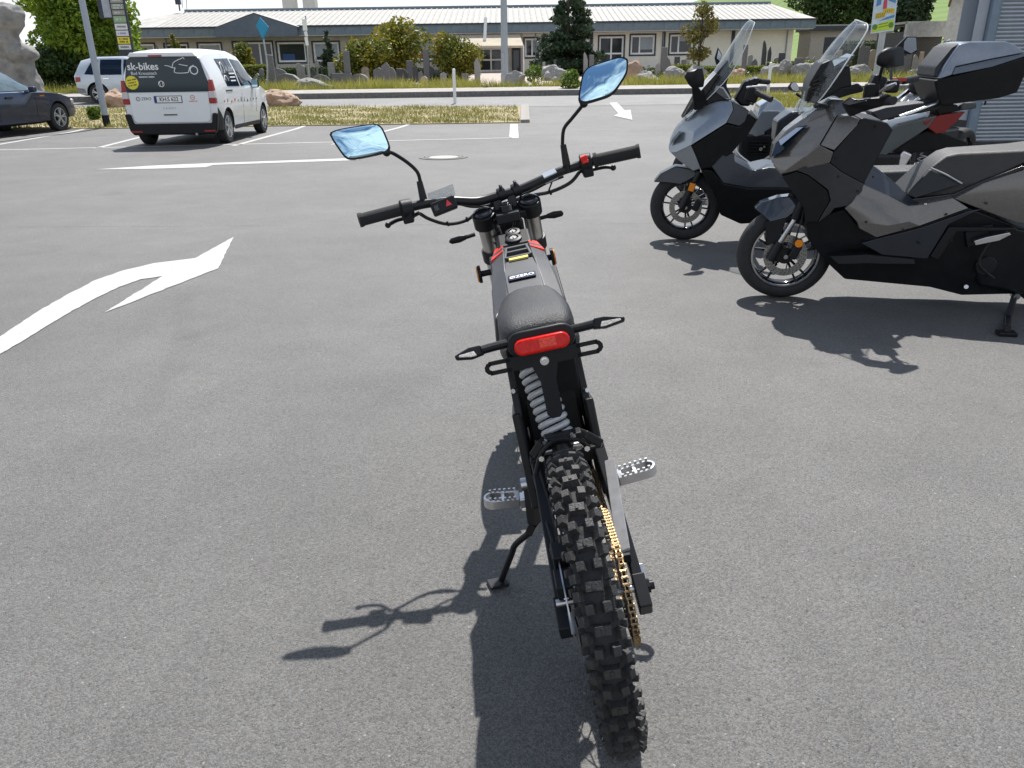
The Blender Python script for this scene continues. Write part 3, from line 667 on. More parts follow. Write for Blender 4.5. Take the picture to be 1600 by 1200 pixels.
for a, c in ((0, 2), (13, 11)):
    p, q = Vector(BAR[a]), Vector(BAR[c]); d = (q-p).normalized()
    g = MB().cyl(p, q, .0178, n=18); g.cyl(p-d*.004, p+d*.006, .0205, n=18).cyl(q-d*.005, q+d*.004, .023, n=18)
    for i in range(1, 18): g.cyl(p+(q-p)*(i/18)-d*.0018, p+(q-p)*(i/18)+d*.0018, .0186, n=18)
    g.build('grip', M_GRIP, bk)
def pod(px, d, r, name, m=M_BLK):
    px = Vector(px); d = Vector(d).normalized()
    return MB().cyl(px-d*.017, px+d*.017, r, r*.95, n=18).box(px+Vector((0,-.012,-.018)), (.03,.03,.036)).build(name, m, bk, bevel=.004)
pl_, pr_ = Vector((-0.289,0.943,1.029)), Vector((0.25,1.022,1.036))
dL = Vector(BAR[3])-Vector(BAR[1]); dR = Vector(BAR[12])-Vector(BAR[10])
pod(pl_, dL, .031, 'switch_pod'); pp = pod(pr_, dR, .031, 'switch_pod')
rs_ = (0.243,0.99,1.054)
MB().box(rs_, (.020,.010,.022), (.2,-.2,0)).box((rs_[0]+.002, rs_[1]-.006, rs_[2]-.006), (.018,.006,.008)).build('kill_switch', mat('red_switch', (.70,.03,.02), .4), bk, bevel=.002)
hz = (-0.182,0.94,1.017)
hb = MB().box((0,0,0), (.074,.030,.038)).build('control_box', M_BLK, bk, bevel=.005, loc=hz, rot=(-.3,-.14,.12))
MB().prism([(-.009,-.008),(.009,-.008),(0,.010)], 'y', -.017, -.0145).build('hazard_triangle', mat('hazard_red', (.65,.04,.05), .5), hb, loc=(.014,0,.002))
MB().box((-.022,-.016,0), (.014,.004,.018)).build('rocker_switch', M_GLB, hb, bevel=.002)
fq = [(-0.222,0.965,1.057),(-0.144,0.97,1.068),(-0.143,0.955,1.038),(-0.221,0.95,1.035)]
MB().slab(fq, (0,-.8,.5), .0015).build('display_film', clear_plastic('protective_film', (.86,.87,.87), .30), bk)
# levers
for P in ([(-0.259,0.96,1.01),(-0.291,0.975,1.001),(-0.326,0.975,1.001),(-0.356,0.96,0.995)], [(0.228,1.04,1.016),(0.268,1.05,1.012),(0.306,1.045,1.012),(0.328,1.03,1.007)]):
    MB().tube(P, .0058, 8).ell(P[-1], (.009,.009,.009)).build('brake_lever', M_BLKM, bk)
# cables
for P, r in (([(-0.257,0.96,1.008),(-0.233,0.97,0.984),(-0.187,1.0,0.954),(-0.13,1.02,0.95),(-0.086,1.03,0.97),(-0.035,1.04,0.973)], .0052), ([(-0.149,0.975,1.014),(-0.11,1.0,0.99),(-0.064,1.02,0.979),(-0.024,1.03,0.984)], .004),
             ([(0.225,1.02,1.016),(0.194,1.04,0.989),(0.133,1.05,0.974),(0.07,1.05,0.976),(0.014,1.03,0.975)], .0056), ([(0.178,1.03,1.013),(0.128,1.045,1.003),(0.087,1.05,0.991),(0.04,1.04,0.984)], .004), ([(0.142,1.04,1.002),(0.125,1.05,0.972)], .0025),
             ([(-0.035,1.04,0.973),(-0.048,1.03,0.942),(-0.042,1.0,0.903),(-0.038,0.98,0.871)], .006), ([(0.014,1.03,0.975),(0.016,1.02,0.93),(0.001,1.0,0.894),(-0.013,0.97,0.858)], .006)):
    MB().tube(P, r, 8).build('cable', M_RUB, bk)
# mirrors
def mirror(gl, back, stem, sleeve, nrm):
    c = sum((Vector(p) for p in gl), Vector())/len(gl); nv = Vector(nrm).normalized()
    fine = []; g = [Vector(p) for p in gl]; n = len(g)
    for i in range(n):                                     # round the corners
        a, b_, c_ = g[i-1], g[i], g[(i+1) % n]
        p, q = b_+(a-b_)*.28, b_+(c_-b_)*.28
        fine += [p, (p+q)*.25+b_*.5, q]
    out = [c+(p-c)*1.075 for p in fine]; k = len(fine)
    hs = MB().loft([[p+nv*.001 for p in out], [p-nv*.008 for p in out], [c+(p-c)*.9-nv*.018 for p in out], [c+(p-c)*.45-nv*.026 for p in out]]).build('mirror_housing', M_BLK, bk, ang=50)
    rg = [[c+(p-c)*t+nv*(.0022+.0045*(1-t*t)) for p in fine] for t in (1, .85, .7, .55, .4, .25, .1, .01)]      # convex glass
    MB().loft([[p+nv*.0004 for p in fine]]+rg).build('mirror_glass', M_MIRR, hs, ang=80)
    MB().tube(stem, .0052, 10).ell(stem[0], (.012,.012,.012)).build('mirror_stem', M_BLKM, bk)
    MB().cyl(sleeve[0], sleeve[1], .0085, .0115, n=14).build('mirror_sleeve', M_RUB, bk)
    MB().cyl(sleeve[1], Vector(sleeve[1])+(Vector(sleeve[1])-Vector(sleeve[0]))*.45, .011, n=12).build('mirror_mount', M_BLKM, bk)
mirror([(-0.441,0.935,1.274),(-0.415,0.939,1.279),(-0.316,0.948,1.273),(-0.301,0.944,1.259),(-0.291,0.925,1.208),(-0.306,0.92,1.198),(-0.394,0.911,1.2),(-0.413,0.913,1.209)], None,
       [(-0.302,0.93,1.196),(-0.287,0.94,1.189),(-0.256,0.955,1.156),(-0.235,0.962,1.123),(-0.234,0.965,1.093)], [(-0.236,0.965,1.097),(-0.237,0.965,1.044)], (.10,-.93,.36))
mirror([(0.252,0.952,1.22),(0.28,0.989,1.281),(0.3,0.996,1.294),(0.386,0.995,1.301),(0.403,0.987,1.291),(0.393,0.968,1.261),(0.351,0.947,1.223),(0.331,0.943,1.215),(0.265,0.945,1.21)], None,
       [(0.265,0.97,1.206),(0.253,0.98,1.194),(0.227,0.995,1.171),(0.201,1.005,1.147),(0.19,1.01,1.106)], [(0.192,1.012,1.105),(0.192,1.015,1.049)], (-.06,-.84,.54))
# front indicators and side reflectors
for P in ([(-0.115,0.99,0.909),(-0.143,0.985,0.907),(-0.194,0.975,0.906)], [(0.075,1.02,0.908),(0.108,1.015,0.911),(0.157,1.01,0.911)]):
    P = [Vector(p) for p in P]; d = (P[2]-P[1]).normalized()
    MB().tube([P[0], P[1]], .006).loft([[P[1]+d*t+Vector((0,math.cos(a)*.004,math.sin(a)*w)) for a in np.linspace(0,5.6,9)] for t, w in ((0,.007),(.02,.011),(.045,.009),((P[2]-P[1]).length,.003))]).build('front_indicator', M_BLK, bk)
for c, s in (((-0.119,0.9,0.809), -1), ((0.092,0.92,0.809), 1)):
    o = MB().cyl((0,0,0), (s*.008,0,0), .026, n=24).cyl((-s*.03,0,.0), (0,0,0), .009).build('side_reflector_mount', M_BLK, bk, loc=c)
    MB().cyl((s*.008,0,0), (s*.012,0,0), .023, n=24).build('side_reflector', M_ORA, o)
# front wheel, mudguard, lamp
FA = Vector((-.06, 1.265, .300))
fw_ = link('front_wheel', None, bk); fw_.location = FA; fw_.rotation_euler = (0,0,TH_)
fb = MB().lathe([(.222,-.024),(.255,-.036),(.276,-.03),(.284,0),(.276,.03),(.255,.036),(.222,.024)], (0,0,0), 'x', 48).lathe([(.222,-.02),(.204,0),(.222,.02)], (0,0,0), 'x', 40)
for i in range(60): 
    a = 6.28319*i/60; b_ = Vector((.018*(-1)**i, .288*math.cos(a), .288*math.sin(a))); fb.box(b_, (.022,.02,.022), (a,0,0))
for i in range(18):
    a = 6.28319*i/18; fb.cyl((.02*(-1)**i,.02*math.cos(a+.5),.02*math.sin(a+.5)), (0,.205*math.cos(a),.205*math.sin(a)), .0018, n=5)
fb.cyl((-.06,0,0), (.06,0,0), .022)
bpy.data.objects.remove(fw_); fb.build('front_wheel', M_RUB, bk, loc=FA, rot=(0,0,TH_))
MB().loft([[(FA.x+x, FA.y+.33*math.cos(a), FA.z+.33*math.sin(a)+.03-abs(x)*.3) for x in (-.055,-.03,0,.03,.055)]+[(FA.x+x, FA.y+.32*math.cos(a), FA.z+.32*math.sin(a)+.03-abs(x)*.3) for x in (.055,.03,0,-.03,-.055)] for a in np.linspace(.5,2.2,10)]).build('front_mudguard', M_BLK, bk)
MB().box((-.03,1.10,.86), (.13,.05,.12), (.2,0,TH_)).build('headlight', M_BLK, bk, bevel=.015)

# foot pegs with teeth
def peg(s, P, nm):
    # P: inner, outer
    a, c = Vector(P[0]), Vector(P[1]); d = (c-a).normalized(); f = Vector((0,1,0)); n_ = d.cross(f).normalized()*s*1.0
    n_ = n_ if n_.z > 0 else -n_
    L_ = (c-a).length; hw = .026
    out = []
    for t in np.linspace(-1.5708, 1.5708, 9): out.append((L_-hw+hw*math.cos(t), hw*math.sin(t)))
    out += [(.0, hw*.85), (.0, -hw*.85)]
    inn = [(max(.012, min(x-.007 if x > L_/2 else .012, L_-.007)), y*.72) for x, y in out]
    k = len(out); pos = lambda q, h: a+d*q[0]+f*q[1]+n_*h
    b = MB().add([pos(q, .011) for q in out]+[pos(q, .011) for q in inn]+[pos(q, -.014) for q in out]+[pos(q, -.014) for q in inn],
        [(i, (i+1) % k, k+(i+1) % k, k+i) for i in range(k)]+[(2*k+i, 3*k+i, 3*k+(i+1) % k, 2*k+(i+1) % k) for i in range(k)]+[(i, 2*k+i, 2*k+(i+1) % k, (i+1) % k) for i in range(k)]+[(k+i, k+(i+1) % k, 3*k+(i+1) % k, 3*k+i) for i in range(k)])
    b.beam(a+d*L_*.45-f*hw*.7, a+d*L_*.45+f*hw*.7, .010, .016)
    pg = b.build('foot_peg', M_SIL, bk, bevel=.0015)
    t = MB()
    for i in range(6):
        for e in (-1, 1): t.box(a+d*(.012+i*(L_-.03)/5)+f*e*hw*.85*(.9 if i == 5 else 1)+n_*.014, (.006,.005,.010))
    stuff(t.build('peg_teeth', M_SIL, pg))
    MB().box(a-d*.018+n_*-.004, (.04,.038,.028)).box(a-d*.04+n_*-.01, (.03,.05,.04)).build('peg_bracket', M_SIL, bk, bevel=.004)
peg(-1, [(-0.13,0.41,0.333),(-0.221,0.41,0.347)], 0)
peg(1, [(0.129,0.41,0.335),(0.228,0.41,0.346)], 0)
# side stand
SF = (-0.247,0.525,0.0)
P = [(-0.102,0.36,0.285),(-0.118,0.37,0.255),(-0.166,0.4,0.206),(-0.183,0.41,0.174)]
ft = Vector((-0.234,0.461,0.058))
MB().tube(P+[tuple(Vector(P[-1])*.4+ft*.6), tuple(ft)], .0085, 10).beam(P[0], P[1], .03, .02).beam((-0.093,0.37,0.379), P[0], .026, .03).build('side_stand', M_BLKM, bk)
MB().box((0,0,0), (.055,.045,.008)).build('stand_foot', M_BLKM, bk, bevel=.003, loc=ft-Vector((.012,0,.006)), rot=(0,0.192,.3))
MB().tube([(-0.101,0.38,0.284),(-0.134,0.39,0.233),(-0.154,0.4,0.215)], .004).build('stand_spring', M_SPRG, bk)
MB().tube([(-0.048,0.0,0.282),(-0.045,-0.02,0.243),(-0.047,-0.03,0.193)], .002).build('stray_cable_tie', M_RUB, bk)

# small hardware: hose clips, frame bolts, wiring round the steering head
for P, r in (([(-0.043,1.0,0.989),(-0.063,1.02,0.967),(-0.06,1.0,0.927),(-0.055,0.97,0.893),(-0.058,0.93,0.857)], .0035), ([(0.04,1.02,0.993),(0.046,1.03,0.957),(0.025,1.01,0.92),(0.005,0.98,0.885),(0.006,0.92,0.851)], .0035), ([(-0.079,1.0,0.958),(-0.072,1.02,0.906),(-0.058,0.97,0.868)], .003), ([(0.062,1.03,0.922),(0.038,1.03,0.88),(0.014,0.97,0.858)], .003)):
    MB().tube(P, r, 6).build('wiring', M_RUB, bk)
for q in [(-0.028,0.94,0.931),(-0.004,0.94,0.939),(-0.046,0.93,0.911),(0.014,0.95,0.92)]: MB().box(q, (.012,.014,.016), (.2,.3,.1)).build('connector', M_BLK, bk, bevel=.002)
for q in [(-0.187,0.997,0.955),(0.133,1.047,0.972),(-0.129,1.017,0.952)]: MB().cyl((q[0]-.003,q[1],q[2]), (q[0]+.003,q[1],q[2]+.001), .0078, n=10).build('cable_tie', M_BLK, bk)
for q in [(-0.073,0.4,0.787),(-0.077,0.36,0.652),(-0.083,0.35,0.524),(0.08,0.4,0.72),(0.082,0.36,0.616),(0.085,0.35,0.485)]: MB().cyl((q[0],q[1],q[2]), (q[0]+(.006 if q[0] > 0 else -.006),q[1]-.012,q[2]+.004), .006, n=6).build('frame_bolt', M_STEEL, bk)
MB().tube([(-0.079,0.31,0.447),(-0.071,0.2,0.414),(-0.061,0.07,0.396),(-0.06,0.02,0.358)], .0032, 6).build('brake_hose', M_RUB, bk)


# ------------------------------------------------------------ parked scooters and motorcycles
M_BRZ = mat('bronze_grey_paint', (.125,.118,.111), .27, .5, var=.05, scale=40, coat=.5)
M_DGM = mat('dark_metallic', (.045,.047,.052), .34, .6, var=.08, scale=30, coat=.2)
M_SLV = mat('silver_blue_paint', (.27,.30,.33), .26, .55, var=.04, scale=30, coat=.5)
M_NAVY = mat('satin_navy_black', (.008,.012,.020), .3, var=.2, coat=.15)
M_TAN = mat('seat_leather', (.030,.028,.027), .5, var=.12, scale=30, bump=.3, bscale=300)
M_DISC = mat('brake_disc_steel', (.34,.33,.31), .4, .9, var=.15, scale=40)
def bike_wheel(p, c, R_, w, name='front_wheel', rim=.19, spokes=5, disc=.12, side=-1, rimm=None):
    c = Vector(c); wh = link(name, None, p); wh.location = c; h = w/2
    MB().lathe([(rim,-h*.8),(rim+.02,-h*.98),(R_-.045,-h),(R_-.02,-h*.82),(R_-.005,-h*.45),(R_,0),(R_-.005,h*.45),(R_-.02,h*.82),(R_-.045,h),(rim+.02,h*.98),(rim,h*.8)], (0,0,0), 'x', 56).build('tyre', M_RUB, wh)
    MB().lathe([(rim+.006,-h*.82),(rim-.004,-h*.8),(rim-.018,-h*.5),(rim-.022,0),(rim-.018,h*.5),(rim-.004,h*.8),(rim+.006,h*.82)], (0,0,0), 'x', 56).build('rim', rimm or M_GLB, wh)
    b = MB()
    for i in range(spokes):
        for e in (-.17, .17):
            a = 6.28319*i/spokes+.3; b.beam((0,.04*math.cos(a+e*.6),.04*math.sin(a+e*.6)), (0,(rim-.012)*math.cos(a+e),(rim-.012)*math.sin(a+e)), .016, .022, (1,0,0), w2=.012, h2=.016)
    b.cyl((-h*.7,0,0), (h*.7,0,0), .045, n=24); b.build('spokes', M_GLB, wh, bevel=.003)
    if disc:
        x = side*(h+.004); b = MB().lathe([(disc*.66,x-.002),(disc,x-.002),(disc,x+.002),(disc*.66,x+.002)], (0,0,0), 'x', 48, closed=True)
        ds = b.build('brake_disc', M_DISC, wh)
        b = MB()
        for i in range(28):
            for rr in (.74,.84,.93):
                a = 6.28319*(i+rr*3)/28; b.cyl((x+side*.0022,disc*rr*math.cos(a),disc*rr*math.sin(a)), (x+side*.0028,disc*rr*math.cos(a),disc*rr*math.sin(a)), .0032, n=6)
        stuff(b.build('disc_holes', M_GLB, ds, ang=None))
        b = MB()
        for i in range(6):
            a = 6.28319*i/6; b.beam((x,.04*math.cos(a),.04*math.sin(a)), (x,disc*.69*math.cos(a+.35),disc*.69*math.sin(a+.35)), .004, .014, (1,0,0))
        b.cyl((x-.004,0,0), (x+.004,0,0), .05, n=24).build('disc_carrier', M_BLKM, wh)
    MB().cyl((side*(h+.01),0,0), (side*(h+.04),0,0), .014, n=6).build('axle_bolt', M_STEEL, wh)
    return wh
def screen(p, rows, m=M_CLEAR, name='windscreen', cols=11, thick=.004):
    """rows: (y, z, half width, sweep back) from bottom to top"""
    v = []; f = []; n = len(rows)
    for y, z, w, sw in rows:
        for i in range(cols):
            u = -1+2*i/(cols-1); v.append((w*u, y-sw*u*u, z-.02*u*u))
    for j in range(n-1):
        for i in range(cols-1): f.append((j*cols+i, j*cols+i+1, (j+1)*cols+i+1, (j+1)*cols+i))
    b = MB().add(v, f); o = b.build(name, m, p, ang=60)
    md = o.modifiers.new('solid', 'SOLIDIFY'); md.thickness = thick; md.offset = 0
    sd = o.modifiers.new('sub', 'SUBSURF'); sd.levels = 1; sd.render_levels = 1
    ed = [v[j*cols] for j in range(n)]+[v[(n-1)*cols+i] for i in range(1, cols)]+[v[j*cols+cols-1] for j in range(n-2, -1, -1)]
    MB().tube(ed, .0035, 6, smooth=2).build('screen_edge', mat('acrylic_edge', (.62,.64,.64), .2, var=.1), o)
    return o
def panels(p, L_):
    for name, m, V, F, bev in L_: MB().shell(V, F).build(name, m, p, bevel=bev)
def bike_root(name, label, pose):
    x, y, a, l = pose; o = thing(name, label, 'scooter' if 'scooter' in name else 'motorcycle', (x, y, .002)); o.rotation_euler = (0, -l, a); return o

# --- nearest: faceted bronze grey scooter
A = bike_root('adventure_scooter', 'faceted bronze grey scooter with tall clear windscreen, nearest of the parked row', (1.66, 4.62, 1.3788, 0.0524))
cowl = [(-0.05,0.145,0.839),(-0.05,0.139,0.918),(-0.06,0.079,0.996),(-0.085,-0.058,1.107),(-0.1,-0.13,1.161),(-0.12,-0.19,1.159),(-0.17,-0.209,1.096),(-0.2,-0.277,1.075),(-0.25,-0.15,0.906),(-0.25,-0.072,0.944),(-0.2,-0.148,1.089),(-0.24,-0.007,0.88),(-0.13,0.091,0.764),(-0.255,-0.138,0.848),(-0.23,-0.037,0.817),(-0.08,0.114,0.787)]
panels(A, [
 ('front_cowl', M_BRZ, cowl, [(0,1,2,3,4,10,9,11),(4,5,6,10),(0,11,12,15),(11,14,12),(11,9,8,13,14)], .006),
 ('glovebox_lid', M_BRZ, [(-0.256,-0.077,0.942),(-0.208,-0.15,1.082),(-0.196,-0.211,1.088),(-0.205,-0.264,1.069),(-0.213,-0.255,1.039),(-0.255,-0.15,0.916)], None, .004),
 ('side_wing', M_DGM, [(-0.125,0.09,0.758),(-0.225,-0.016,0.83),(-0.256,-0.138,0.848),(-0.262,-0.207,0.8),(-0.257,-0.327,0.739),(-0.262,-0.325,0.702),(-0.265,-0.274,0.625),(-0.26,-0.195,0.605),(-0.255,-0.179,0.574),(-0.23,-0.128,0.519),(-0.26,-0.172,0.648),(-0.255,-0.151,0.705),(-0.225,-0.044,0.778),(-0.19,0.017,0.797)], [(0,1,12,13),(1,2,11,12),(2,3,10,11),(3,4,5,6,7,10),(7,8,9,10)], .005),
 ('lower_shield', M_BLK, [(-0.12,0.084,0.75),(-0.18,0.015,0.791),(-0.215,-0.046,0.772),(-0.245,-0.149,0.7),(-0.25,-0.17,0.646),(-0.22,-0.126,0.519),(-0.17,-0.074,0.503),(-0.15,-0.053,0.578),(-0.14,-0.01,0.635)], None, .006),
 ('knee_shield', M_BLK, [(-0.245,-0.151,0.905),(-0.2,-0.277,1.075),(-0.19,-0.41,1.049),(-0.19,-0.446,1.013),(-0.2,-0.396,0.883),(-0.22,-0.345,0.756),(-0.235,-0.332,0.735),(-0.25,-0.209,0.798),(-0.25,-0.139,0.847)], None, .008),
 ('side_panel', M_BRZ, [(-0.245,-0.33,0.734),(-0.275,-0.28,0.646),(-0.282,-0.246,0.61),(-0.285,-0.319,0.539),(-0.285,-0.338,0.502),(-0.285,-0.433,0.455),(-0.28,-0.644,0.523),(-0.26,-0.877,0.62),(-0.235,-0.796,0.668),(-0.225,-0.652,0.627),(-0.222,-0.587,0.618),(-0.225,-0.467,0.675),(-0.295,-0.481,0.526),(-0.292,-0.582,0.549)], [(0,1,12,13,9,10,11),(1,2,3,4,5,12),(12,5,6,13),(13,6,7,8,9)], .004),
 ('lower_body', M_BLK, [(-0.15,-0.07,0.502),(-0.22,-0.259,0.597),(-0.245,-0.339,0.508),(-0.255,-0.441,0.448),(-0.25,-0.653,0.516),(-0.225,-0.89,0.613),(-0.2,-1.137,0.522),(-0.18,-1.454,0.437),(-0.13,-1.534,0.206),(-0.11,-1.324,0.105),(-0.15,-0.987,0.096),(-0.17,-0.802,0.144),(-0.15,-0.338,0.169),(-0.15,-0.203,0.285),(-0.13,-0.11,0.388)], None, .01),
 ('side_inlay', M_NAVY, [(-0.262,-0.443,0.444),(-0.258,-0.653,0.507),(-0.235,-0.889,0.6),(-0.23,-0.961,0.612),(-0.25,-0.8,0.526),(-0.255,-0.728,0.332),(-0.262,-0.487,0.349),(-0.262,-0.364,0.414)], None, .006),
 ('footboard', M_BLK, [(-0.2,-0.219,0.319),(-0.275,-0.399,0.355),(-0.28,-0.652,0.336),(-0.28,-0.664,0.306),(-0.28,-0.407,0.301),(-0.24,-0.268,0.282)], None, .006),
 ('centre_tunnel', M_NAVY, [(-0.13,-0.327,0.727),(-0.1,-0.359,0.824),(-0.09,-0.437,0.787),(-0.09,-0.565,0.693),(-0.12,-0.586,0.652),(-0.2,-0.66,0.622),(-0.21,-0.591,0.613),(-0.21,-0.472,0.669),(-0.22,-0.336,0.727)], None, .01),
 ('seat', M_TAN, [(-0.12,-0.579,0.652),(-0.11,-0.69,0.804),(-0.1,-0.762,0.867),(-0.11,-0.816,0.883),(-0.13,-1.127,0.904),(-0.12,-1.433,0.951),(-0.15,-1.439,0.881),(-0.185,-1.122,0.841),(-0.18,-0.951,0.734),(-0.17,-0.868,0.67),(-0.165,-0.827,0.649),(-0.15,-0.675,0.616),(-0.135,-0.614,0.632),(-0.178,-0.845,0.735)], [(0,1,13,9,10,11,12),(1,2,3,13),(3,4,7,8,13),(4,5,6,7),(13,8,9)], .018),
 ('seat_front_pad', M_SEAT, [(-0.128,-0.69,0.8),(-0.186,-0.841,0.73),(-0.165,-0.63,0.648),(-0.145,-0.582,0.663)], None, .008),
 ('seat_rail', M_GLB, [(-0.17,-0.602,0.644),(-0.195,-0.811,0.681),(-0.205,-0.938,0.756),(-0.205,-1.116,0.836),(-0.205,-1.12,0.817),(-0.2,-0.944,0.734),(-0.195,-0.817,0.654),(-0.19,-0.663,0.618)], None, .004),
 ('rear_fairing', M_BRZ, [(-0.215,-0.808,0.658),(-0.22,-0.935,0.744),(-0.205,-1.121,0.814),(-0.15,-1.46,0.895),(-0.16,-1.501,0.775),(-0.225,-1.18,0.532),(-0.23,-1.132,0.541),(-0.24,-1.128,0.73),(-0.17,-1.44,0.844)], [(0,1,2,7),(2,3,8,7),(0,7,5,6),(7,8,4,5)], .006),
 ('engine_unit', M_BLKM, [(-0.19,-0.921,0.515),(-0.2,-1.139,0.51),(-0.18,-1.57,0.44),(-0.15,-1.641,0.223),(-0.16,-1.303,0.117),(-0.17,-1.058,0.162),(-0.17,-1.0,0.269)], None, .02),
])
for i, V in enumerate(([(-0.262,-0.737,0.349),(-0.262,-0.799,0.515),(-0.262,-1.128,0.519),(-0.262,-1.144,0.505),(-0.262,-0.844,0.489),(-0.262,-0.782,0.328)], [(-0.232,-0.895,0.48),(-0.232,-0.967,0.519),(-0.232,-1.032,0.527),(-0.232,-0.998,0.438),(-0.232,-0.928,0.392)])):
    MB().shell(V).build('frame_cover' , M_BLK, A, bevel=.006)
MB().slab([(-0.062,0.147,0.846),(-0.066,0.129,0.929),(-0.095,0.033,1.018),(-0.13,-0.019,1.032),(-0.135,-0.004,1.015),(-0.15,0.109,0.889)], (-1,.25,.2), .006).build('headlight', M_GLASS, A, bevel=.003)
MB().slab([(-0.078,0.118,0.941),(-0.104,0.036,1.013),(-0.13,0.003,1.02),(-0.135,0.111,0.922)], (-1,.25,.2), .008).build('headlight_reflection', mat('reflection_blue', (.16,.20,.27), .12, var=.1), A, bevel=.002)  # blue slab paints in the reflection inside the dark headlight slit
MB().tube([(-0.128,-0.688,0.807),(-0.16,-0.762,0.778),(-0.188,-0.842,0.736)], .004).build('seat_piping', mat('piping', (.45,.45,.45), .5), A)
MB().slab([(-0.285,-0.932,0.448),(-0.29,-0.985,0.471),(-0.29,-1.094,0.5),(-0.29,-1.103,0.488),(-0.29,-1.054,0.455),(-0.285,-0.944,0.424)], (1,0,0), .03).build('pillion_peg', M_SIL, A, bevel=.003)
aw = bike_wheel(A, (0,0,.278), .278, .115, rim=.196, spokes=5, disc=.125)
MB().lathe([(.196,-.057),(.186,-.057),(.186,-.051)], (0,0,.278), 'x', 48).build('rim_edge', M_STEEL, A)
fd = [(-0.03,0.2,0.547),(-0.035,0.171,0.583),(-0.04,0.078,0.617),(-0.045,-0.01,0.628),(-0.05,-0.057,0.599),(-0.075,-0.03,0.553),(-0.085,0.022,0.508),(-0.085,0.112,0.482),(-0.075,0.147,0.514)]
MB().shell(fd, [(0,1,2,8),(2,3,4,5,6,7,8)]).build('front_mudguard', mat('gloss_navy', (.012,.017,.028), .14, coat=.8), A, bevel=.006)
MB().shell([(-0.082,0.141,0.481),(-0.086,0.022,0.508),(-0.088,0.047,0.373),(-0.088,0.111,0.339)]).build('mudguard_stay', M_BLK, A, bevel=.004)
for s in (1, -1):
    t = [Vector((s*x, y, z)) for x, y, z in [(-0.085,-0.063,0.625),(-0.085,-0.023,0.501),(-0.088,0.043,0.365),(-0.088,0.086,0.255)]]
    MB().cyl(t[0], t[1], .026).build('fork_shroud', M_BLK, A); MB().cyl(t[1], t[2], .0155).build('fork_tube', M_STEEL, A); MB().cyl(t[2], t[3], .024, .03).build('fork_leg', M_BLKM, A)
cl_ = (-0.085,-0.048,0.311)
MB().box(cl_, (.05,.05,.09), (.4,0,0)).build('brake_caliper', M_BLKM, A, bevel=.01)
rf = (-0.1,-0.06,0.366)
MB().cyl(rf, (rf[0]-.012,rf[1],rf[2]), .026, n=20).build('reflector_mount', M_BLK, A); MB().cyl((rf[0]-.012,rf[1],rf[2]), (rf[0]-.016,rf[1],rf[2]), .023, n=20).build('side_reflector', M_ORA, A)
sc = [(0.0,0.03,1.084),(0.0,-0.0,1.205),(0.0,-0.025,1.292),(0.0,-0.071,1.38),(0.0,-0.128,1.462),(0.0,-0.18,1.521),(0.0,-0.21,1.547)]
screen(A, [(p[1], p[2], w, s) for p, w, s in zip(sc, (.10,.17,.20,.205,.195,.17,.12), (.03,.07,.09,.09,.08,.06,.035))])
panels(A, [
 ('dash_cowl', M_BLK, [(-0.09,0.005,1.147),(-0.12,-0.002,1.247),(-0.12,-0.048,1.342),(-0.11,-0.099,1.363),(-0.11,-0.121,1.321),(-0.1,-0.199,1.327),(-0.11,-0.221,1.224),(-0.13,-0.158,1.214),(-0.13,-0.114,1.178),(-0.12,-0.048,1.141)], None, .012),
 ('dash_visor', M_GLB, [(-0.11,-0.095,1.309),(-0.11,-0.135,1.34),(-0.1,-0.21,1.382),(-0.1,-0.217,1.376),(-0.11,-0.187,1.338),(-0.11,-0.123,1.309)], None, .004),
 ('dash_display', M_DGM, [(-0.095,-0.14,1.32),(-0.09,-0.199,1.324),(-0.09,-0.222,1.227),(-0.095,-0.164,1.218)], None, .006),
])
for k, q in enumerate([(-0.125,-0.053,1.271),(-0.125,-0.005,1.219),(-0.135,-0.076,1.183)]): MB().cyl(q, (q[0]-.02,q[1],q[2]), .016 if k == 0 else .010, n=14).build('screen_fixing', M_BLKM, A)
b = MB()
for i in range(5):
    a_, c_ = (-0.135,-0.013,1.183), (-0.135,-0.118,1.207); b.beam(Vector(a_)+Vector((0,0,i*.018)), Vector(c_)+Vector((0,0,i*.022)), .012, .006)
b.build('vent_louvre', M_GLB, A)
MB().cyl((-0.19,-0.034,1.138), (-0.12,-0.106,1.126), .014).ell((-0.19,-0.037,1.14), (.018,.016,.016)).build('front_indicator', M_GLB, A)
# bars, guards, mirrors
gl_ = [(-0.3,-0.147,1.157),(-0.34,-0.181,1.194),(-0.38,-0.203,1.184),(-0.4,-0.294,1.195),(-0.4,-0.344,1.211),(-0.38,-0.379,1.185),(-0.37,-0.38,1.163),(-0.38,-0.314,1.147),(-0.37,-0.243,1.125),(-0.32,-0.193,1.091)]
MB().slab(gl_, (1,0,0), .05).build('hand_guard', M_BLK, A, bevel=.014)
MB().slab([(p[0]-.003, p[1], p[2]) for p in [(-0.305,-0.152,1.158),(-0.345,-0.179,1.19),(-0.385,-0.201,1.179),(-0.4,-0.258,1.183),(-0.39,-0.201,1.169),(-0.34,-0.171,1.153)]], (1,0,0), .01).build('guard_inset', M_DGM, A, bevel=.003)
MB().slab([(-p[0], p[1], p[2]) for p in gl_], (-1,0,0), .05).build('hand_guard', M_BLK, A, bevel=.014)
hc = (0.0,-0.39,1.202)
MB().tube([(-0.39,-0.374,1.181), (-0.25,-0.353,1.183), (-0.1,-0.353,1.194), hc, (0.12,-0.467,1.205), (0.28,-0.561,1.222)], .016, 10).build('handlebar', M_BLKM, A)
MB().cyl((0.28,-0.574,1.223), (0.38,-0.667,1.229), .02, n=14).build('grip', M_RUB, A)
MB().cyl((-0.32,-0.316,1.166), (-0.43,-0.36,1.182), .021, n=14).build('grip', M_RUB, A)
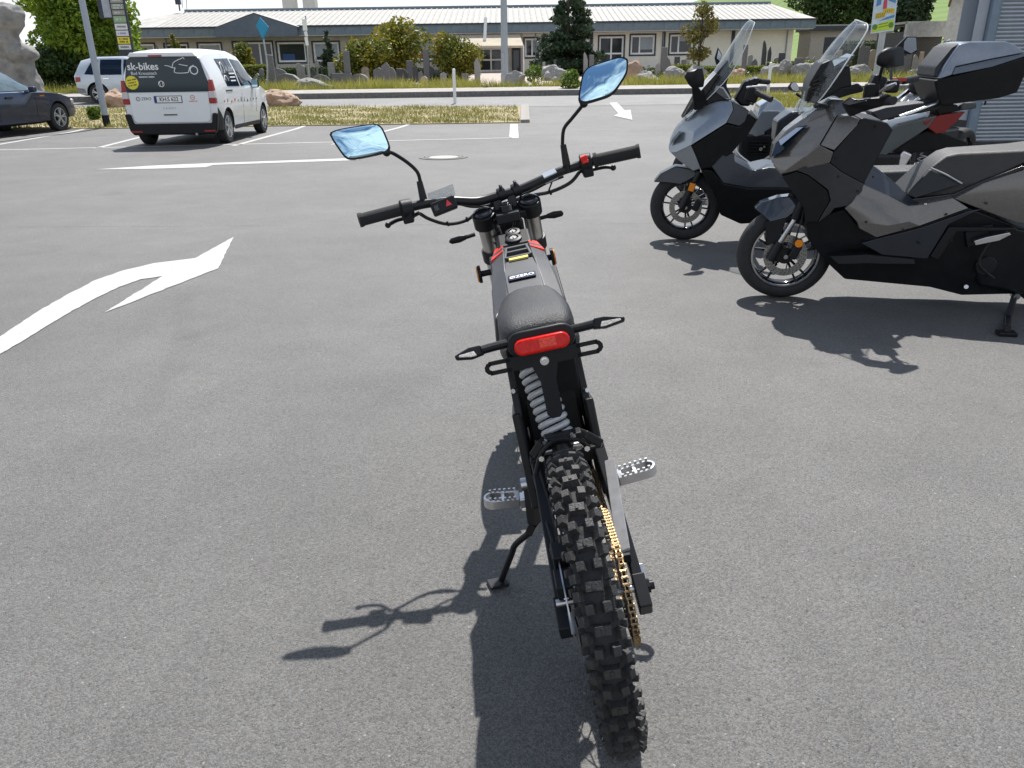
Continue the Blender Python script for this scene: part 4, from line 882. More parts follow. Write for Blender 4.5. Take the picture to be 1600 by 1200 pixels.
MB().box((-0.1,-0.338,1.222), (.10,.07,.12), (.3,0,0)).box((-0.14,-0.315,1.198), (.07,.07,.09)).build('switch_housing', M_BLK, A, bevel=.014)
MB().box((0.2,-0.494,1.203), (.09,.07,.07)).build('switch_housing', M_BLK, A, bevel=.014)
MB().tube([(-0.2,-0.344,1.206),(-0.24,-0.366,1.233),(-0.27,-0.398,1.25)], .007).build('brake_lever', M_SIL, A)
MB().box((0.22,-0.531,1.235), (.03,.08,.02)).build('red_switch', mat('dull_red', (.4,.05,.03), .5), A, bevel=.004)
ml = [Vector(p) for p in [(-0.28,-0.296,1.346),(-0.28,-0.296,1.387),(-0.28,-0.319,1.42),(-0.28,-0.354,1.422),(-0.28,-0.369,1.401),(-0.28,-0.381,1.334),(-0.28,-0.34,1.325),(-0.28,-0.303,1.333)]]
mc_ = sum(ml, Vector())/len(ml)
MB().loft([[p+Vector((.05,-.05,0)) for p in ml], ml, [mc_+(p-mc_)*.75+Vector((-.035,.03,0)) for p in ml], [mc_+(p-mc_)*.3+Vector((-.045,.045,0)) for p in ml]]).build('mirror_housing', M_BLK, A, ang=60)
MB().tube([(-0.26,-0.324,1.334),(-0.25,-0.321,1.307),(-0.22,-0.328,1.266)], .008).build('mirror_stem', M_BLKM, A)
m2 = [(0.3,-0.547,1.425),(0.3,-0.561,1.449),(0.3,-0.605,1.448),(0.3,-0.621,1.384),(0.3,-0.594,1.366),(0.3,-0.55,1.388)]
MB().slab(m2, (1,0,0), .006).build('mirror_glass', mat('grey_blue_mirror', (.30,.34,.40), .12, .6, var=.05), A, bevel=.002)  # far mirror face in an even, half-metallic grey-blue
ml = [Vector(p) for p in [(0.3,-0.509,1.399),(0.3,-0.556,1.454),(0.3,-0.608,1.454),(0.3,-0.627,1.378),(0.3,-0.594,1.361),(0.3,-0.54,1.365),(0.3,-0.523,1.319)]]; mc_ = sum(ml, Vector())/len(ml)
MB().loft([[p+Vector((.006,0,0)) for p in ml], [p+Vector((.025,0,0)) for p in ml], [mc_+(p-mc_)*.6+Vector((.05,.02,0)) for p in ml]]).build('mirror_housing', M_BLK, A, ang=60)
MB().tube([(0.25,-0.494,1.318),(0.22,-0.485,1.282),(0.18,-0.482,1.238)], .008).build('mirror_stem', M_BLKM, A)
# rear wheel and stand (mostly outside the frame)
bike_wheel(A, (0,-1.52,.27), .27, .14, 'rear_wheel', rim=.18, disc=.11, side=1)
sp_ = [Vector(p) for p in [(-0.16,-1.257,0.111),(-0.22,-1.224,-0.006),(-0.24,-1.186,-0.016)]]
ft = Vector((-0.595,-1.076,0.041))
MB().beam(sp_[0], sp_[1], .03, .05).beam(sp_[1], sp_[2], .03, .03).beam(sp_[1], ft+Vector((0,0,.02)), .03, .04).box(ft, (.06,.09,.02)).build('side_stand', M_BLKM, A, bevel=.004)
MB().cyl(sp_[0]+Vector((-.03,0,0)), sp_[0]+Vector((.03,0,0)), .018, n=10).build('stand_pivot', M_STEEL, A)
MB().lathe([(.0,-.005),(.05,-.005),(.055,0)], (-0.19,-1.059,0.285), 'x', 20).build('drive_cover', M_BLKM, A)
MB().cyl((-0.17,-0.99,0.154), (-0.2,-0.979,0.164), .012, n=8).build('frame_bolt', M_STEEL, A)

for q in [(-0.2,0.015,0.765),(-0.258,-0.138,0.662),(-0.268,-0.188,0.78),(-0.27,-0.302,0.703),(-0.292,-0.365,0.542),(-0.292,-0.563,0.502),(-0.272,-0.767,0.589),(-0.258,-0.169,0.876),(-0.21,-0.355,1.035),(-0.232,-0.374,0.775),(-0.235,-0.966,0.642),(-0.27,-0.824,0.444),(-0.27,-0.665,0.425)]:
    MB().cyl(q, (q[0]-.004,q[1],q[2]), .006, n=10).build('panel_screw', M_BLKM, A)
MB().tube([(-0.1,-0.063,0.613),(-0.11,-0.058,0.507),(-0.11,-0.043,0.413),(-0.1,-0.045,0.339)], .005, 6).build('brake_hose', M_RUB, A)
MB().tube([(-0.24,-1.035,0.441),(-0.24,-1.008,0.381),(-0.22,-1.012,0.3),(-0.2,-1.111,0.22)], .006, 6).build('engine_hose', M_RUB, A)
MB().loft([[(x*s_, y, z) for x, y in ((-.20,-1.40),(.20,-1.40),(.27,-1.50),(.27,-1.82),(.2,-1.88),(-.2,-1.88),(-.27,-1.82),(-.27,-1.50))] for z, s_ in ((1.0,.9),(1.1,1),(1.32,1),(1.44,.85))]).build('rear_case', M_BLK, A, bevel=.02)
MB().box((0,-1.55,.98), (.22,.42,.05)).beam((-.08,-1.3,.80), (-.08,-1.55,.97), .03, .05).beam((.08,-1.3,.80), (.08,-1.55,.97), .03, .05).build('rear_carrier', M_BLKM, A, bevel=.008)
# --- silver maxi scooter behind it
Fz = bike_root('touring_scooter', 'silver maxi scooter with clear windscreen, front wheel furthest left of the parked row', (1.44, 6.36, 1.3963, 0.0524))
panels(Fz, [
 ('front_cowl', M_SLV, [(-0.05,0.169,0.742),(-0.05,0.158,0.813),(-0.07,0.109,0.906),(-0.09,-0.005,1.007),(-0.12,-0.103,1.081),(-0.13,-0.159,1.103),(-0.18,-0.266,1.097),(-0.225,-0.281,1.041),(-0.24,-0.239,0.947),(-0.23,0.006,0.785),(-0.13,0.113,0.717),(-0.07,0.155,0.708),(-0.2,-0.01,0.88),(-0.205,-0.176,1.026)], [(0,1,2,12),(2,3,4,13,12),(4,5,6,7,13),(13,7,8,9,12),(0,12,9,10,11)], .008),
 ('chin_panel', M_SLV, [(-0.08,0.152,0.71),(-0.225,0.006,0.784),(-0.225,-0.029,0.72),(-0.215,-0.079,0.613),(-0.18,-0.026,0.587),(-0.12,0.074,0.647)], None, .006),
 ('cowl_shoulder', M_DGM, [(-0.17,-0.267,1.099),(-0.2,-0.334,1.06),(-0.22,-0.396,1.033),(-0.23,-0.371,0.956),(-0.24,-0.336,0.926),(-0.238,-0.239,0.95),(-0.222,-0.281,1.041)], None, .006),
 ('inner_shield', M_BLK, [(-0.2,0.005,0.776),(-0.23,-0.241,0.942),(-0.23,-0.337,0.924),(-0.2,-0.397,1.01),(-0.18,-0.475,0.979),(-0.19,-0.414,0.864),(-0.2,-0.307,0.732),(-0.2,-0.198,0.619),(-0.19,-0.086,0.601)], None, .012),
 ('floor_side', M_NAVY, [(-0.21,-0.158,0.628),(-0.2,-0.234,0.717),(-0.19,-0.324,0.728),(-0.2,-0.329,0.665),(-0.2,-0.471,0.595),(-0.2,-0.587,0.622),(-0.2,-1.176,0.588),(-0.24,-1.185,0.476),(-0.262,-0.447,0.475),(-0.25,-0.257,0.506)], None, .012),
 ('lower_body', M_BLK, [(-0.17,-0.082,0.598),(-0.2,-0.169,0.596),(-0.25,-0.265,0.506),(-0.262,-0.447,0.477),(-0.25,-1.182,0.481),(-0.16,-1.238,0.245),(-0.15,-0.674,0.193),(-0.13,-0.431,0.167),(-0.12,-0.269,0.235),(-0.13,-0.226,0.349)], None, .012),
 ('front_mudguard', M_DGM, [(-0.05,0.27,0.474),(-0.055,0.219,0.544),(-0.06,0.104,0.604),(-0.07,-0.047,0.58),(-0.08,-0.076,0.54),(-0.088,0.002,0.494),(-0.085,0.06,0.464),(-0.08,0.159,0.478)], None, .01),
 ('screen_base', M_GLB, [(-0.1,0.086,0.964),(-0.15,0.006,1.115),(-0.17,-0.087,1.229),(-0.16,-0.141,1.29),(-0.16,-0.164,1.276),(-0.17,-0.067,1.123),(-0.13,0.042,1.004)], None, .006),
 ('dash_cowl', M_BLK, [(-0.12,-0.002,1.032),(-0.13,-0.08,1.162),(-0.12,-0.144,1.288),(-0.11,-0.223,1.383),(-0.12,-0.239,1.287),(-0.14,-0.223,1.204),(-0.16,-0.274,1.106),(-0.15,-0.159,1.092)], None, .012),
 ('dash_trim', M_SLV, [(-0.155,-0.134,1.171),(-0.155,-0.149,1.206),(-0.155,-0.201,1.196),(-0.175,-0.267,1.111),(-0.17,-0.23,1.107)], None, .005),
 ('dash_pocket', M_GLB, [(-0.16,-0.149,1.167),(-0.16,-0.158,1.192),(-0.16,-0.198,1.183),(-0.178,-0.247,1.118),(-0.175,-0.225,1.116)], None, .003),
 ('seat', M_SEAT, [(-.14,-.75,.40),(-.14,-.82,.53),(-.16,-1.0,.56),(-.16,-1.15,.58),(-.13,-1.75,.60),(-.13,-1.75,.5),(-.18,-1.1,.46)], None, .03),
 ('rear_body', M_NAVY, [(-.2,-.75,.36),(-.2,-.80,.42),(-.19,-1.1,.46),(-.14,-1.8,.50),(-.1,-1.85,.45),(-.17,-1.4,.36)], None, .02),
])
MB().slab([(-0.07,0.158,0.765),(-0.075,0.146,0.811),(-0.115,0.096,0.877),(-0.14,0.081,0.873),(-0.14,0.12,0.82)], (-1,.3,.2), .006).build('headlight', M_GLASS, Fz, bevel=.002)
bike_wheel(Fz, (0,.005,.283), .283, .115, rim=.196, spokes=6, disc=.13)
bike_wheel(Fz, (0,-1.5,.27), .27, .14, 'rear_wheel', rim=.18, disc=0)
for s in (1, -1):
    t = [Vector((s*x, y, z)) for x, y, z in [(-0.085,-0.079,0.56),(-0.087,-0.019,0.417),(-0.09,0.038,0.28)]]
    MB().cyl(t[0], t[1], .024).build('fork_tube', M_BLKM, Fz); MB().cyl(t[1], t[2], .03).build('fork_leg', M_BLKM, Fz)
MB().box((-0.085,-0.083,0.305), (.05,.05,.09), (.4,0,0)).build('brake_caliper', M_BLKM, Fz, bevel=.01)
rf = (-0.115,-0.028,0.453)
MB().box(rf, (.014,.055,.075), (.25,0,0)).build('reflector_mount', M_BLK, Fz, bevel=.004); MB().box((rf[0]-.009,rf[1],rf[2]), (.006,.043,.062), (.25,0,0)).build('side_reflector', M_ORA, Fz)
sc = [(0.0,0.083,0.961),(-0.0,-0.001,1.109),(0.0,-0.096,1.245),(0.0,-0.174,1.365),(0.0,-0.25,1.496),(0.0,-0.319,1.608),(0.0,-0.354,1.642)]
screen(Fz, [(p[1], p[2], w, s) for p, w, s in zip(sc, (.08,.15,.19,.20,.19,.15,.10), (.03,.07,.1,.1,.08,.05,.03))])
mb_ = [Vector(p) for p in [(-0.3,0.09,1.288),(-0.3,0.071,1.321),(-0.3,0.007,1.33),(-0.29,-0.015,1.251),(-0.28,-0.011,1.203),(-0.29,0.03,1.197)]]; c = sum(mb_, Vector())/len(mb_)
MB().loft([[p+Vector((.04,-.04,0)) for p in mb_], mb_, [c+(p-c)*.6+Vector((-.03,.03,0)) for p in mb_]]).build('mirror_housing', M_BLK, Fz, ang=60)
MB().slab([(-0.26,0.035,1.201),(-0.25,-0.015,1.203),(-0.18,-0.068,1.138),(-0.15,-0.1,1.092),(-0.15,-0.059,1.042),(-0.16,-0.0,1.029)], (1,0,0), .05).build('mirror_stem', M_BLK, Fz, bevel=.012)
MB().slab([(0.28,-0.149,1.37),(0.28,-0.168,1.451),(0.28,-0.207,1.393),(0.28,-0.194,1.34),(0.28,-0.168,1.32)], (1,0,.2), .03).build('mirror_housing', M_BLK, Fz, bevel=.006)
MB().slab([(0.278,-0.166,1.374),(0.278,-0.174,1.435),(0.278,-0.204,1.39),(0.278,-0.192,1.352)], (-1,0,0), .004).build('mirror_glass', mat('bright_mirror', (.75,.8,.85), .1, .8), Fz)
MB().slab([(-0.1,-0.295,1.101),(-0.12,-0.353,1.229),(-0.12,-0.437,1.259),(-0.14,-0.487,1.241),(-0.14,-0.441,1.199),(-0.14,-0.406,1.146),(-0.14,-0.413,1.054),(-0.12,-0.342,1.056)], (1,0,0), .14).build('bar_cover', M_BLK, Fz, bevel=.02)
MB().cyl((0.22,-0.48,1.208), (0.34,-0.584,1.191), .02, n=14).build('grip', M_RUB, Fz)
MB().cyl((-0.22,-0.422,1.164), (-0.34,-0.528,1.121), .021, n=14).build('grip', M_RUB, Fz)
MB().box((-0.18,-0.407,1.142), (.12,.09,.1), (.3,0,0)).build('switch_housing', M_BLK, Fz, bevel=.015)
MB().tube([(-0.2,-0.363,1.193),(-0.24,-0.43,1.203),(-0.3,-0.492,1.21)], .008).build('brake_lever', M_SIL, Fz)
MB().slab([(-0.2,-0.397,1.01),(-0.2,-0.411,1.041),(-0.19,-0.474,0.98),(-0.19,-0.461,0.968)], (1,0,0), .02).build('shield_trim', M_SIL, Fz, bevel=.004)
ft = Vector((-.22,-1.0,.015)); MB().beam((-.12,-.95,.25), ft, .03, .035).box(ft, (.07,.05,.02)).build('side_stand', M_BLKM, Fz)

# --- touring motorcycle with the top box
T = bike_root('topbox_motorcycle', 'grey motorcycle with large top box and red tail panel beside the shutter', (2.55, 7.35, 1.4661, 0.0349))
panels(T, [
 ('seat', M_SEAT, [(-0.1,-0.652,0.944),(-0.12,-0.774,0.982),(-0.13,-0.979,1.01),(-0.12,-1.196,1.036),(-0.13,-1.244,1.007),(-0.15,-1.194,0.957),(-0.16,-0.882,0.901),(-0.15,-0.73,0.868)], None, .02),
 ('tail_panel', mat('slate_paint', (.085,.1,.105), .3, .3, coat=.4), [(-0.14,-0.615,0.429),(-0.17,-0.698,0.545),(-0.18,-0.763,0.777),(-0.18,-0.899,0.843),(-0.16,-1.198,0.916),(-0.17,-1.135,0.814),(-0.17,-0.959,0.681),(-0.16,-0.831,0.584),(-0.15,-0.711,0.5)], None, .008),
 ('tail_rail', M_SIL, [(-0.185,-0.87,0.921),(-0.17,-1.173,1.024),(-0.17,-1.178,1.011),(-0.185,-0.974,0.933),(-0.185,-0.88,0.904)], None, .004),
 ('red_tail_panel', mat('dark_red_paint', (.20,.010,.008), .35), [(-0.168,-1.08,0.861),(-0.16,-1.225,0.916),(-0.12,-1.441,0.94),(-0.13,-1.391,0.875),(-0.14,-1.295,0.77),(-0.15,-1.22,0.761),(-0.165,-1.137,0.814)], None, .006),
 ('rear_mudguard', M_BLK, [(-0.1,-0.881,0.569),(-0.12,-0.979,0.668),(-0.13,-1.156,0.783),(-0.1,-1.321,0.755),(-0.07,-1.545,0.676),(-0.07,-1.541,0.641),(-0.07,-1.454,0.625),(-0.07,-1.454,0.577),(-0.08,-1.302,0.62),(-0.1,-1.069,0.589)], None, .01),
 ('rear_carrier', M_BLKM, [(-0.1,-1.181,0.986),(-0.11,-1.36,0.998),(-0.1,-1.413,0.951),(-0.1,-1.235,0.913)], None, .006),
 ('body', M_NAVY, [(-0.08,0.136,0.702),(-0.12,0.137,0.871),(-0.15,0.03,0.954),(-0.18,-0.166,0.968),(-0.17,-0.526,0.925),(-0.17,-0.75,0.87),(-0.18,-0.743,0.737),(-0.18,-0.639,0.546),(-0.18,-0.235,0.477),(-0.12,0.04,0.539)], None, .02),
])
box_l = [(-0.27,-1.107,1.212),(-0.26,-1.132,1.308),(-0.24,-1.194,1.417),(-0.22,-1.239,1.479),(-0.2,-1.322,1.495),(-0.2,-1.608,1.495),(-0.22,-1.675,1.467),(-0.25,-1.758,1.409),(-0.285,-1.488,1.365),(-0.285,-1.211,1.308),(-0.29,-1.196,1.246)]
tb = MB().shell(box_l, [(0,1,10),(1,2,9,10),(2,3,4,5,6,8,9),(6,7,8)]).build('top_box_lid', mat('silver_blue_lid', (.17,.20,.245), .3, .4, coat=.4), T, bevel=.012)
MB().shell([(-0.292,-1.198,1.246),(-0.288,-1.211,1.303),(-0.288,-1.488,1.36),(-0.254,-1.757,1.404),(-0.255,-1.769,1.385),(-0.296,-1.497,1.304)]).build('lid_band', mat('blue_grey_band', (.06,.085,.13), .3, coat=.4), tb, bevel=.005)
MB().shell([(-0.27,-1.073,1.203),(-0.28,-1.103,1.21),(-0.297,-1.497,1.302),(-0.256,-1.769,1.382),(-0.24,-1.819,1.323),(-0.22,-1.782,1.098),(-0.22,-1.651,1.055),(-0.22,-1.185,0.999),(-0.25,-1.133,1.081)]).build('top_box_base', M_BLK, T, bevel=.015)
MB().shell([(-0.2,-1.089,1.231),(-0.2,-1.092,1.306),(-0.2,-1.189,1.453),(-0.18,-1.247,1.491),(-0.2,-1.228,1.453),(-0.22,-1.133,1.319),(-0.22,-1.117,1.219)]).build('backrest_pad', M_SEAT, T, bevel=.012)
for q in [(-0.1,-1.4,0.98),(-0.1,-1.595,1.022)]: MB().cyl(q, (q[0],q[1],q[2]-.03), .008).build('carrier_bolt', M_BLKM, T)
bike_wheel(T, (0,0,.30), .30, .12, rim=.215, disc=.13)
bike_wheel(T, (0,-1.47,.31), .31, .16, 'rear_wheel', rim=.215, disc=.11)
rs = (-0.07,-1.183,0.585)
pts = [(rs[0]+.03*math.cos(i*.7), rs[1]+.03*math.sin(i*.7)+i*.0012, rs[2]-i*.0045) for i in range(60)]
MB().tube(pts, .006, 6, smooth=0).build('shock_spring', M_SPRG, T)
MB().box((-0.1,-0.983,0.534), (.12,.1,.16), (.4,0,0)).build('silencer', M_SIL, T, bevel=.02)
MB().cyl((-0.1,-0.109,1.029), (-0.3,0.043,1.109), .011).build('mirror_stem', M_BLK, T)
mg = [Vector(p) for p in [(-0.3,0.105,1.174),(-0.3,0.095,1.202),(-0.3,0.069,1.205),(-0.3,0.038,1.167),(-0.3,0.029,1.141),(-0.3,0.053,1.132),(-0.3,0.088,1.148)]]; c = sum(mg, Vector())/len(mg)
MB().loft([[c+(p-c)*1.12 for p in mg], [c+(p-c)*1.1+Vector((.02,.0,0)) for p in mg], [c+(p-c)*.5+Vector((.05,.03,-.01)) for p in mg]]).build('mirror_housing', M_BLK, T, ang=60)
MB().slab(mg, (-1,0,0), .006).build('mirror_glass', mat('bright_mirror', (.75,.8,.85), .1, .8), T)
sc = [(0.0,-0.006,0.941),(0.0,-0.051,1.022),(0.0,-0.083,1.089)]
screen(T, [(p[1], p[2], w, s) for p, w, s in zip(sc, (.16,.2,.18), (.08,.1,.08))])
ft = Vector((-.24,-.8,.015)); MB().beam((-.12,-.75,.3), ft, .03, .035).box(ft, (.07,.05,.02)).build('side_stand', M_BLKM, T)
MB().box((0,-.72,.42), (.34,.5,.36)).build('engine', M_BLKM, T, bevel=.04)

# --- naked silver motorcycle beyond the maxi scooter
Nk = bike_root('naked_motorcycle', 'naked motorcycle with silver fuel tank and engine guard behind the maxi scooter', (2.05, 8.5, 1.4312, 0.0524))
panels(Nk, [
 ('fuel_tank', M_SLV, [(-0.14,-0.414,0.683),(-0.17,-0.494,0.826),(-0.15,-0.526,0.97),(-0.12,-0.613,1.024),(-0.1,-0.665,1.03),(-0.12,-0.736,0.985),(-0.14,-0.79,0.919),(-0.17,-0.796,0.873),(-0.19,-0.744,0.822),(-0.19,-0.589,0.715),(-0.18,-0.599,0.684),(-0.17,-0.508,0.658),(-0.19,-0.536,0.916),(-0.19,-0.693,0.915)], [(0,1,12,11),(1,2,3,12),(3,4,5,13,12),(5,6,7,13),(12,13,7,8,9,11),(9,10,11)], .02),
 ('seat', M_SEAT, [(-0.1,-0.808,0.836),(-0.13,-0.91,0.849),(-0.13,-1.2,0.876),(-0.13,-1.211,0.799),(-0.14,-0.917,0.782),(-0.12,-0.81,0.79)], None, .02),
 ('side_cover', M_NAVY, [(-0.16,-0.584,0.707),(-0.17,-0.797,0.825),(-0.15,-0.932,0.802),(-0.15,-0.828,0.685),(-0.16,-0.692,0.647)], None, .01),
])
MB().box((0.0,-0.566,0.544), (.34,.42,.3)).build('engine', M_BLKM, Nk, bevel=.03)
for z_ in range(5):
    q = Vector((-0.18,-0.551,0.62)); MB().box(q+Vector((0,0,-.03*z_)), (.03,.2,.012)).build('cooling_fin', M_BLKM, Nk)
MB().tube([(-0.24,-0.307,0.569),(-0.25,-0.332,0.51),(-0.25,-0.42,0.439),(-0.24,-0.519,0.382),(-0.22,-0.583,0.374),(-0.2,-0.663,0.411)], .022, 10).build('engine_guard', M_SIL, Nk)
for q, r in (((-0.2,-0.568,0.551), .018), ((-0.2,-0.599,0.573), .012)): MB().cyl(q, (q[0]-.02,q[1],q[2]), r, n=8).build('engine_bolt', M_CHR, Nk)
bike_wheel(Nk, (0,0,.3), .30, .12, rim=.215, disc=.14)
bike_wheel(Nk, (0,-1.42,.3), .30, .16, 'rear_wheel', rim=.215, disc=.11)
MB().tube([(-.36,-.42,1.0),(-.2,-.33,1.02),(0,-.30,1.0),(.2,-.33,1.02),(.36,-.42,1.0)], .013).build('handlebar', M_BLKM, Nk)
for s in (-1, 1): MB().cyl((s*.09,-.25,.95), (s*.09,0,.3), .024).build('fork_leg', M_STEEL, Nk)
MB().ell((0,-.1,.88), (.09,.08,.09)).build('headlight', M_BLK, Nk)
ft = Vector((-.24,-.8,.015)); MB().beam((-.12,-.75,.3), ft, .03, .035).box(ft, (.07,.05,.02)).build('side_stand', M_BLKM, Nk)
MB().beam((0,-.35,.85), (0,-1.3,.75), .08, .08).beam((0,-.6,.4), (0,-1.42,.3), .2, .07).build('frame', M_BLKM, Nk)

# --- furthest motorcycle, mirror and bars showing beside the top box
Cm = bike_root('chrome_motorcycle', 'furthest motorcycle with round mirror, chrome fork and white tank showing left of the top box', (4.35, 8.9, 2.234, 0.0524))
mm = Vector((-0.3,0.543,1.238))
MB().ell(mm, (.025,.05,.07), rot=(.5,0,0)).build('mirror_housing', M_CHR, Cm)
MB().tube([tuple(mm), (-0.25,0.499,1.169), (-0.1,0.011,1.088)], .009).build('mirror_stem', M_BLKM, Cm)
MB().ell((0.0,-0.082,1.101), (.11,.10,.09)).build('headlight', M_BLK, Cm)
for s in (-1, 1): 
    t0, t1 = Vector((-0.1,-0.172,1.084)), Vector((-0.1,0.234,0.924))
    MB().cyl((s*.1,t0.y,t0.z), (s*.1,t1.y,t1.z), .026).build('fork_tube', M_CHR, Cm)
    MB().cyl((s*.1,t1.y,t1.z), (s*.1,0,.3), .032).build('fork_leg', M_BLKM, Cm)
panels(Cm, [('fuel_tank', mat('white_tank', (.62,.62,.62), .3, coat=.5), [(-0.12,0.049,0.94),(-0.14,-0.087,1.013),(-0.14,-0.262,1.051),(-0.13,-0.711,1.017),(-0.1,-1.11,0.911),(-0.15,-0.756,0.858),(-0.15,-0.134,0.882)], None, .02),
            ('seat', M_SEAT, [(-0.1,-1.005,0.903),(-0.12,-1.348,0.904),(-0.13,-1.368,0.833),(-0.12,-1.006,0.823)], None, .02)])
MB().tube([(-0.36,0.568,1.207), (-0.2,0.14,1.139), (0.0,-0.316,1.096), (0.2,-0.842,1.095), (0.36,-1.2,1.115)], .012).build('handlebar', M_CHR, Cm)
MB().box((-0.25,0.234,1.205), (.02,.03,.1)).build('indicator_lamp', mat('dull_red', (.4,.05,.03), .5), Cm)
bike_wheel(Cm, (0,0,.3), .30, .12, rim=.215, disc=.14); bike_wheel(Cm, (0,-1.5,.3), .30, .15, 'rear_wheel', rim=.2, disc=0)
MB().box((0,-.75,.45), (.32,.5,.4)).build('engine', M_BLKM, Cm, bevel=.04)
MB().beam((0,-.35,.75), (0,-1.4,.65), .08, .08).build('frame', M_BLKM, Cm)
ft = Vector((-.24,-.8,.015)); MB().beam((-.12,-.75,.3), ft, .03, .035).box(ft, (.07,.05,.02)).build('side_stand', M_BLKM, Cm)


# ------------------------------------------------------------ cars
M_VAN = mat('van_white', (.74,.75,.75), .3, var=.02, scale=3, coat=.6)
M_SUV = mat('pale_silver_paint', (.50,.55,.60), .3, .35, var=.03, scale=3, coat=.6)
M_BLU = mat('dark_blue_paint', (.008,.017,.048), .3, .1, var=.1, scale=3, coat=.5)
M_WELL = mat('wheel_well', (.012,.012,.012), .9)
M_LENSW = mat('white_lens', (.55,.52,.52), .25, var=.15, scale=60)
M_DKR = mat('dark_red_lens', (.30,.012,.012), .2, var=.2, scale=60, coat=.3)
class Car:
    def __init__(s, root, st, paint, axles, wr, wx):
        s.root = root; s.st = st
        rings = []
        for y, zb, zl, zr, wb, wl, wt in st:
            m = (zb+zl)/2
            h = [(0,zb),(wb*.8,zb),(wb,zb+.06),((wb+wl)/2+.015,m),(wl,zl),(wl-(wl-wt)*.42,zl+(zr-zl)*.5),(wt,zr-.10*(zr-zl)),(wt*.86,zr-.02*(zr-zl)),(wt*.45,zr+.008),(0,zr+.015)]
            rings.append([(x, y, z) for x, z in h]+[(-x, y, z) for x, z in reversed(h[1:-1])])
        b = MB().loft(rings); me = b.mesh('body', paint, ang=30); o = link('body', me, root)
        me.materials.append(M_WELL); cut = []
        for ay in axles:
            cm = MB().lathe([(0,-1.3),(wr*1.17,-1.3),(wr*1.17,1.3),(0,1.3)], (0,ay,wr), 'x', 40).mesh('cut', M_WELL, ang=None); c = link('cut', cm); cut.append(c)
            md = o.modifiers.new('arch', 'BOOLEAN'); md.object = c; md.operation = 'DIFFERENCE'; md.solver = 'EXACT'; md.material_mode = 'TRANSFER'
        p = o.parent; o.parent = None
        dg = bpy.context.evaluated_depsgraph_get(); nm = bpy.data.meshes.new_from_object(o.evaluated_get(dg))
        o.modifiers.clear(); o.data = nm; nm.name = 'body'; o.parent = p
        nm.shade_smooth(); nm.set_sharp_from_angle(angle=R(32))
        for c in cut: bpy.data.objects.remove(c)
        s.body = o
        MB().box((0,(axles[0]+axles[1])/2,wr*.9), (wx*1.2, axles[1]-axles[0]-wr*2.6, wr*.5)).build('underbody', M_WELL, root)
        for ay in axles:
            for sx in (-1, 1): s.wheel(sx*wx, ay, wr, sx)
    def wheel(s, x, y, r, sx):
        w = link('wheel', None, s.root); w.location = (x-sx*.1, y, r)
        MB().lathe([(r*.66,-.1),(r*.9,-.105),(r*.98,-.085),(r,-.05),(r,.05),(r*.98,.085),(r*.9,.105),(r*.66,.1)], (0,0,0), 'x', 40).lathe([(0,-.02),(r*.66,-.02)], (0,0,0), 'x', 24).build('tyre', M_RUB, w)
        b = MB().lathe([(r*.67,sx*.1),(r*.64,sx*.105),(r*.6,sx*.07),(r*.6,0)], (0,0,0), 'x', 40)
        for i in range(5):
            for e in (-.16, .16):
                a = 6.28319*i/5+.2; b.beam((sx*.085,r*.1*math.cos(a),r*.1*math.sin(a)), (sx*.09,r*.63*math.cos(a+e),r*.63*math.sin(a+e)), .03, r*.12, (1,0,0), h2=r*.1)
        b.cyl((sx*.05,0,0), (sx*.1,0,0), r*.17, n=20).build('rim', mat('alloy_wheel', (.52,.53,.54), .35, .7, var=.1), w)
    def x_at(s, y, z):
        st = s.st; i = 0
        while i < len(st)-2 and st[i+1][0] < y: i += 1
        t = min(1, max(0, (y-st[i][0])/(st[i+1][0]-st[i][0]))); q = [a+(b-a)*t for a, b in zip(st[i], st[i+1])]
        _, zb, zl, zr, wb, wl, wt = q; m = (zb+zl)/2
        pr = [(wb,zb+.06),((wb+wl)/2+.015,m),(wl,zl),(wl-(wl-wt)*.42,zl+(zr-zl)*.5),(wt,zr-.10*(zr-zl)),(wt*.86,zr-.02*(zr-zl)),(wt*.45,zr+.008)]
        for (x0, z0), (x1, z1) in zip(pr, pr[1:]):
            if z <= z1: return x0+(x1-x0)*min(1, max(0, (z-z0)/(z1-z0)))
        return pr[-1][0]
    def patch(s, name, m, poly, side=1, off=.006, parent=None, n=14, k=6, bevel=0):
        """quad of (y,z): bottom rear, bottom front, top front, top rear, laid on the flank"""
        (a, b_, c, d) = [Vector(p) for p in poly]; v = []; f = []
        for j in range(k+1):
            for i in range(n+1):
                p = (a*(1-i/n)+b_*(i/n))*(1-j/k)+(d*(1-i/n)+c*(i/n))*(j/k); v.append((side*(s.x_at(p.x, p.y)+off), p.x, p.y))
        for j in range(k):
            for i in range(n): f.append((j*(n+1)+i, j*(n+1)+i+1, (j+1)*(n+1)+i+1, (j+1)*(n+1)+i))
        nn = len(v); v += [(p[0]-side*.02, p[1], p[2]) for p in v]; f += [tuple(q+nn for q in reversed(g)) for g in f]
        E = {}
        for g in f[:n*k]:
            for i in range(4): E[(g[i], g[(i+1) % 4])] = 1
        f += [(y, x, x+nn, y+nn) for x, y in E if (y, x) not in E]
        return MB().add(v, f).build(name, m, parent or s.root, ang=40)

M_TEAL = mat('rear_glass', (.006,.024,.036), .05, var=.1, spec=.5)
def print_line(name, m, parent, c, w, h, n, seed=1, tilt=0):
    """a line of print too small to read: short upright strokes of uneven width"""
    g = random.Random(seed); b = MB(); x = -w/2
    while x < w/2:
        k = g.uniform(.5, 1.1)*w/n
        if g.random() > .14: b.box((c[0]+x+k*.4, c[1], c[2]+tilt*(x+k*.4)), (k*.62, .002, h*g.uniform(.75, 1)))
        x += k
    return stuff(b.build(name, m, parent, ang=None))
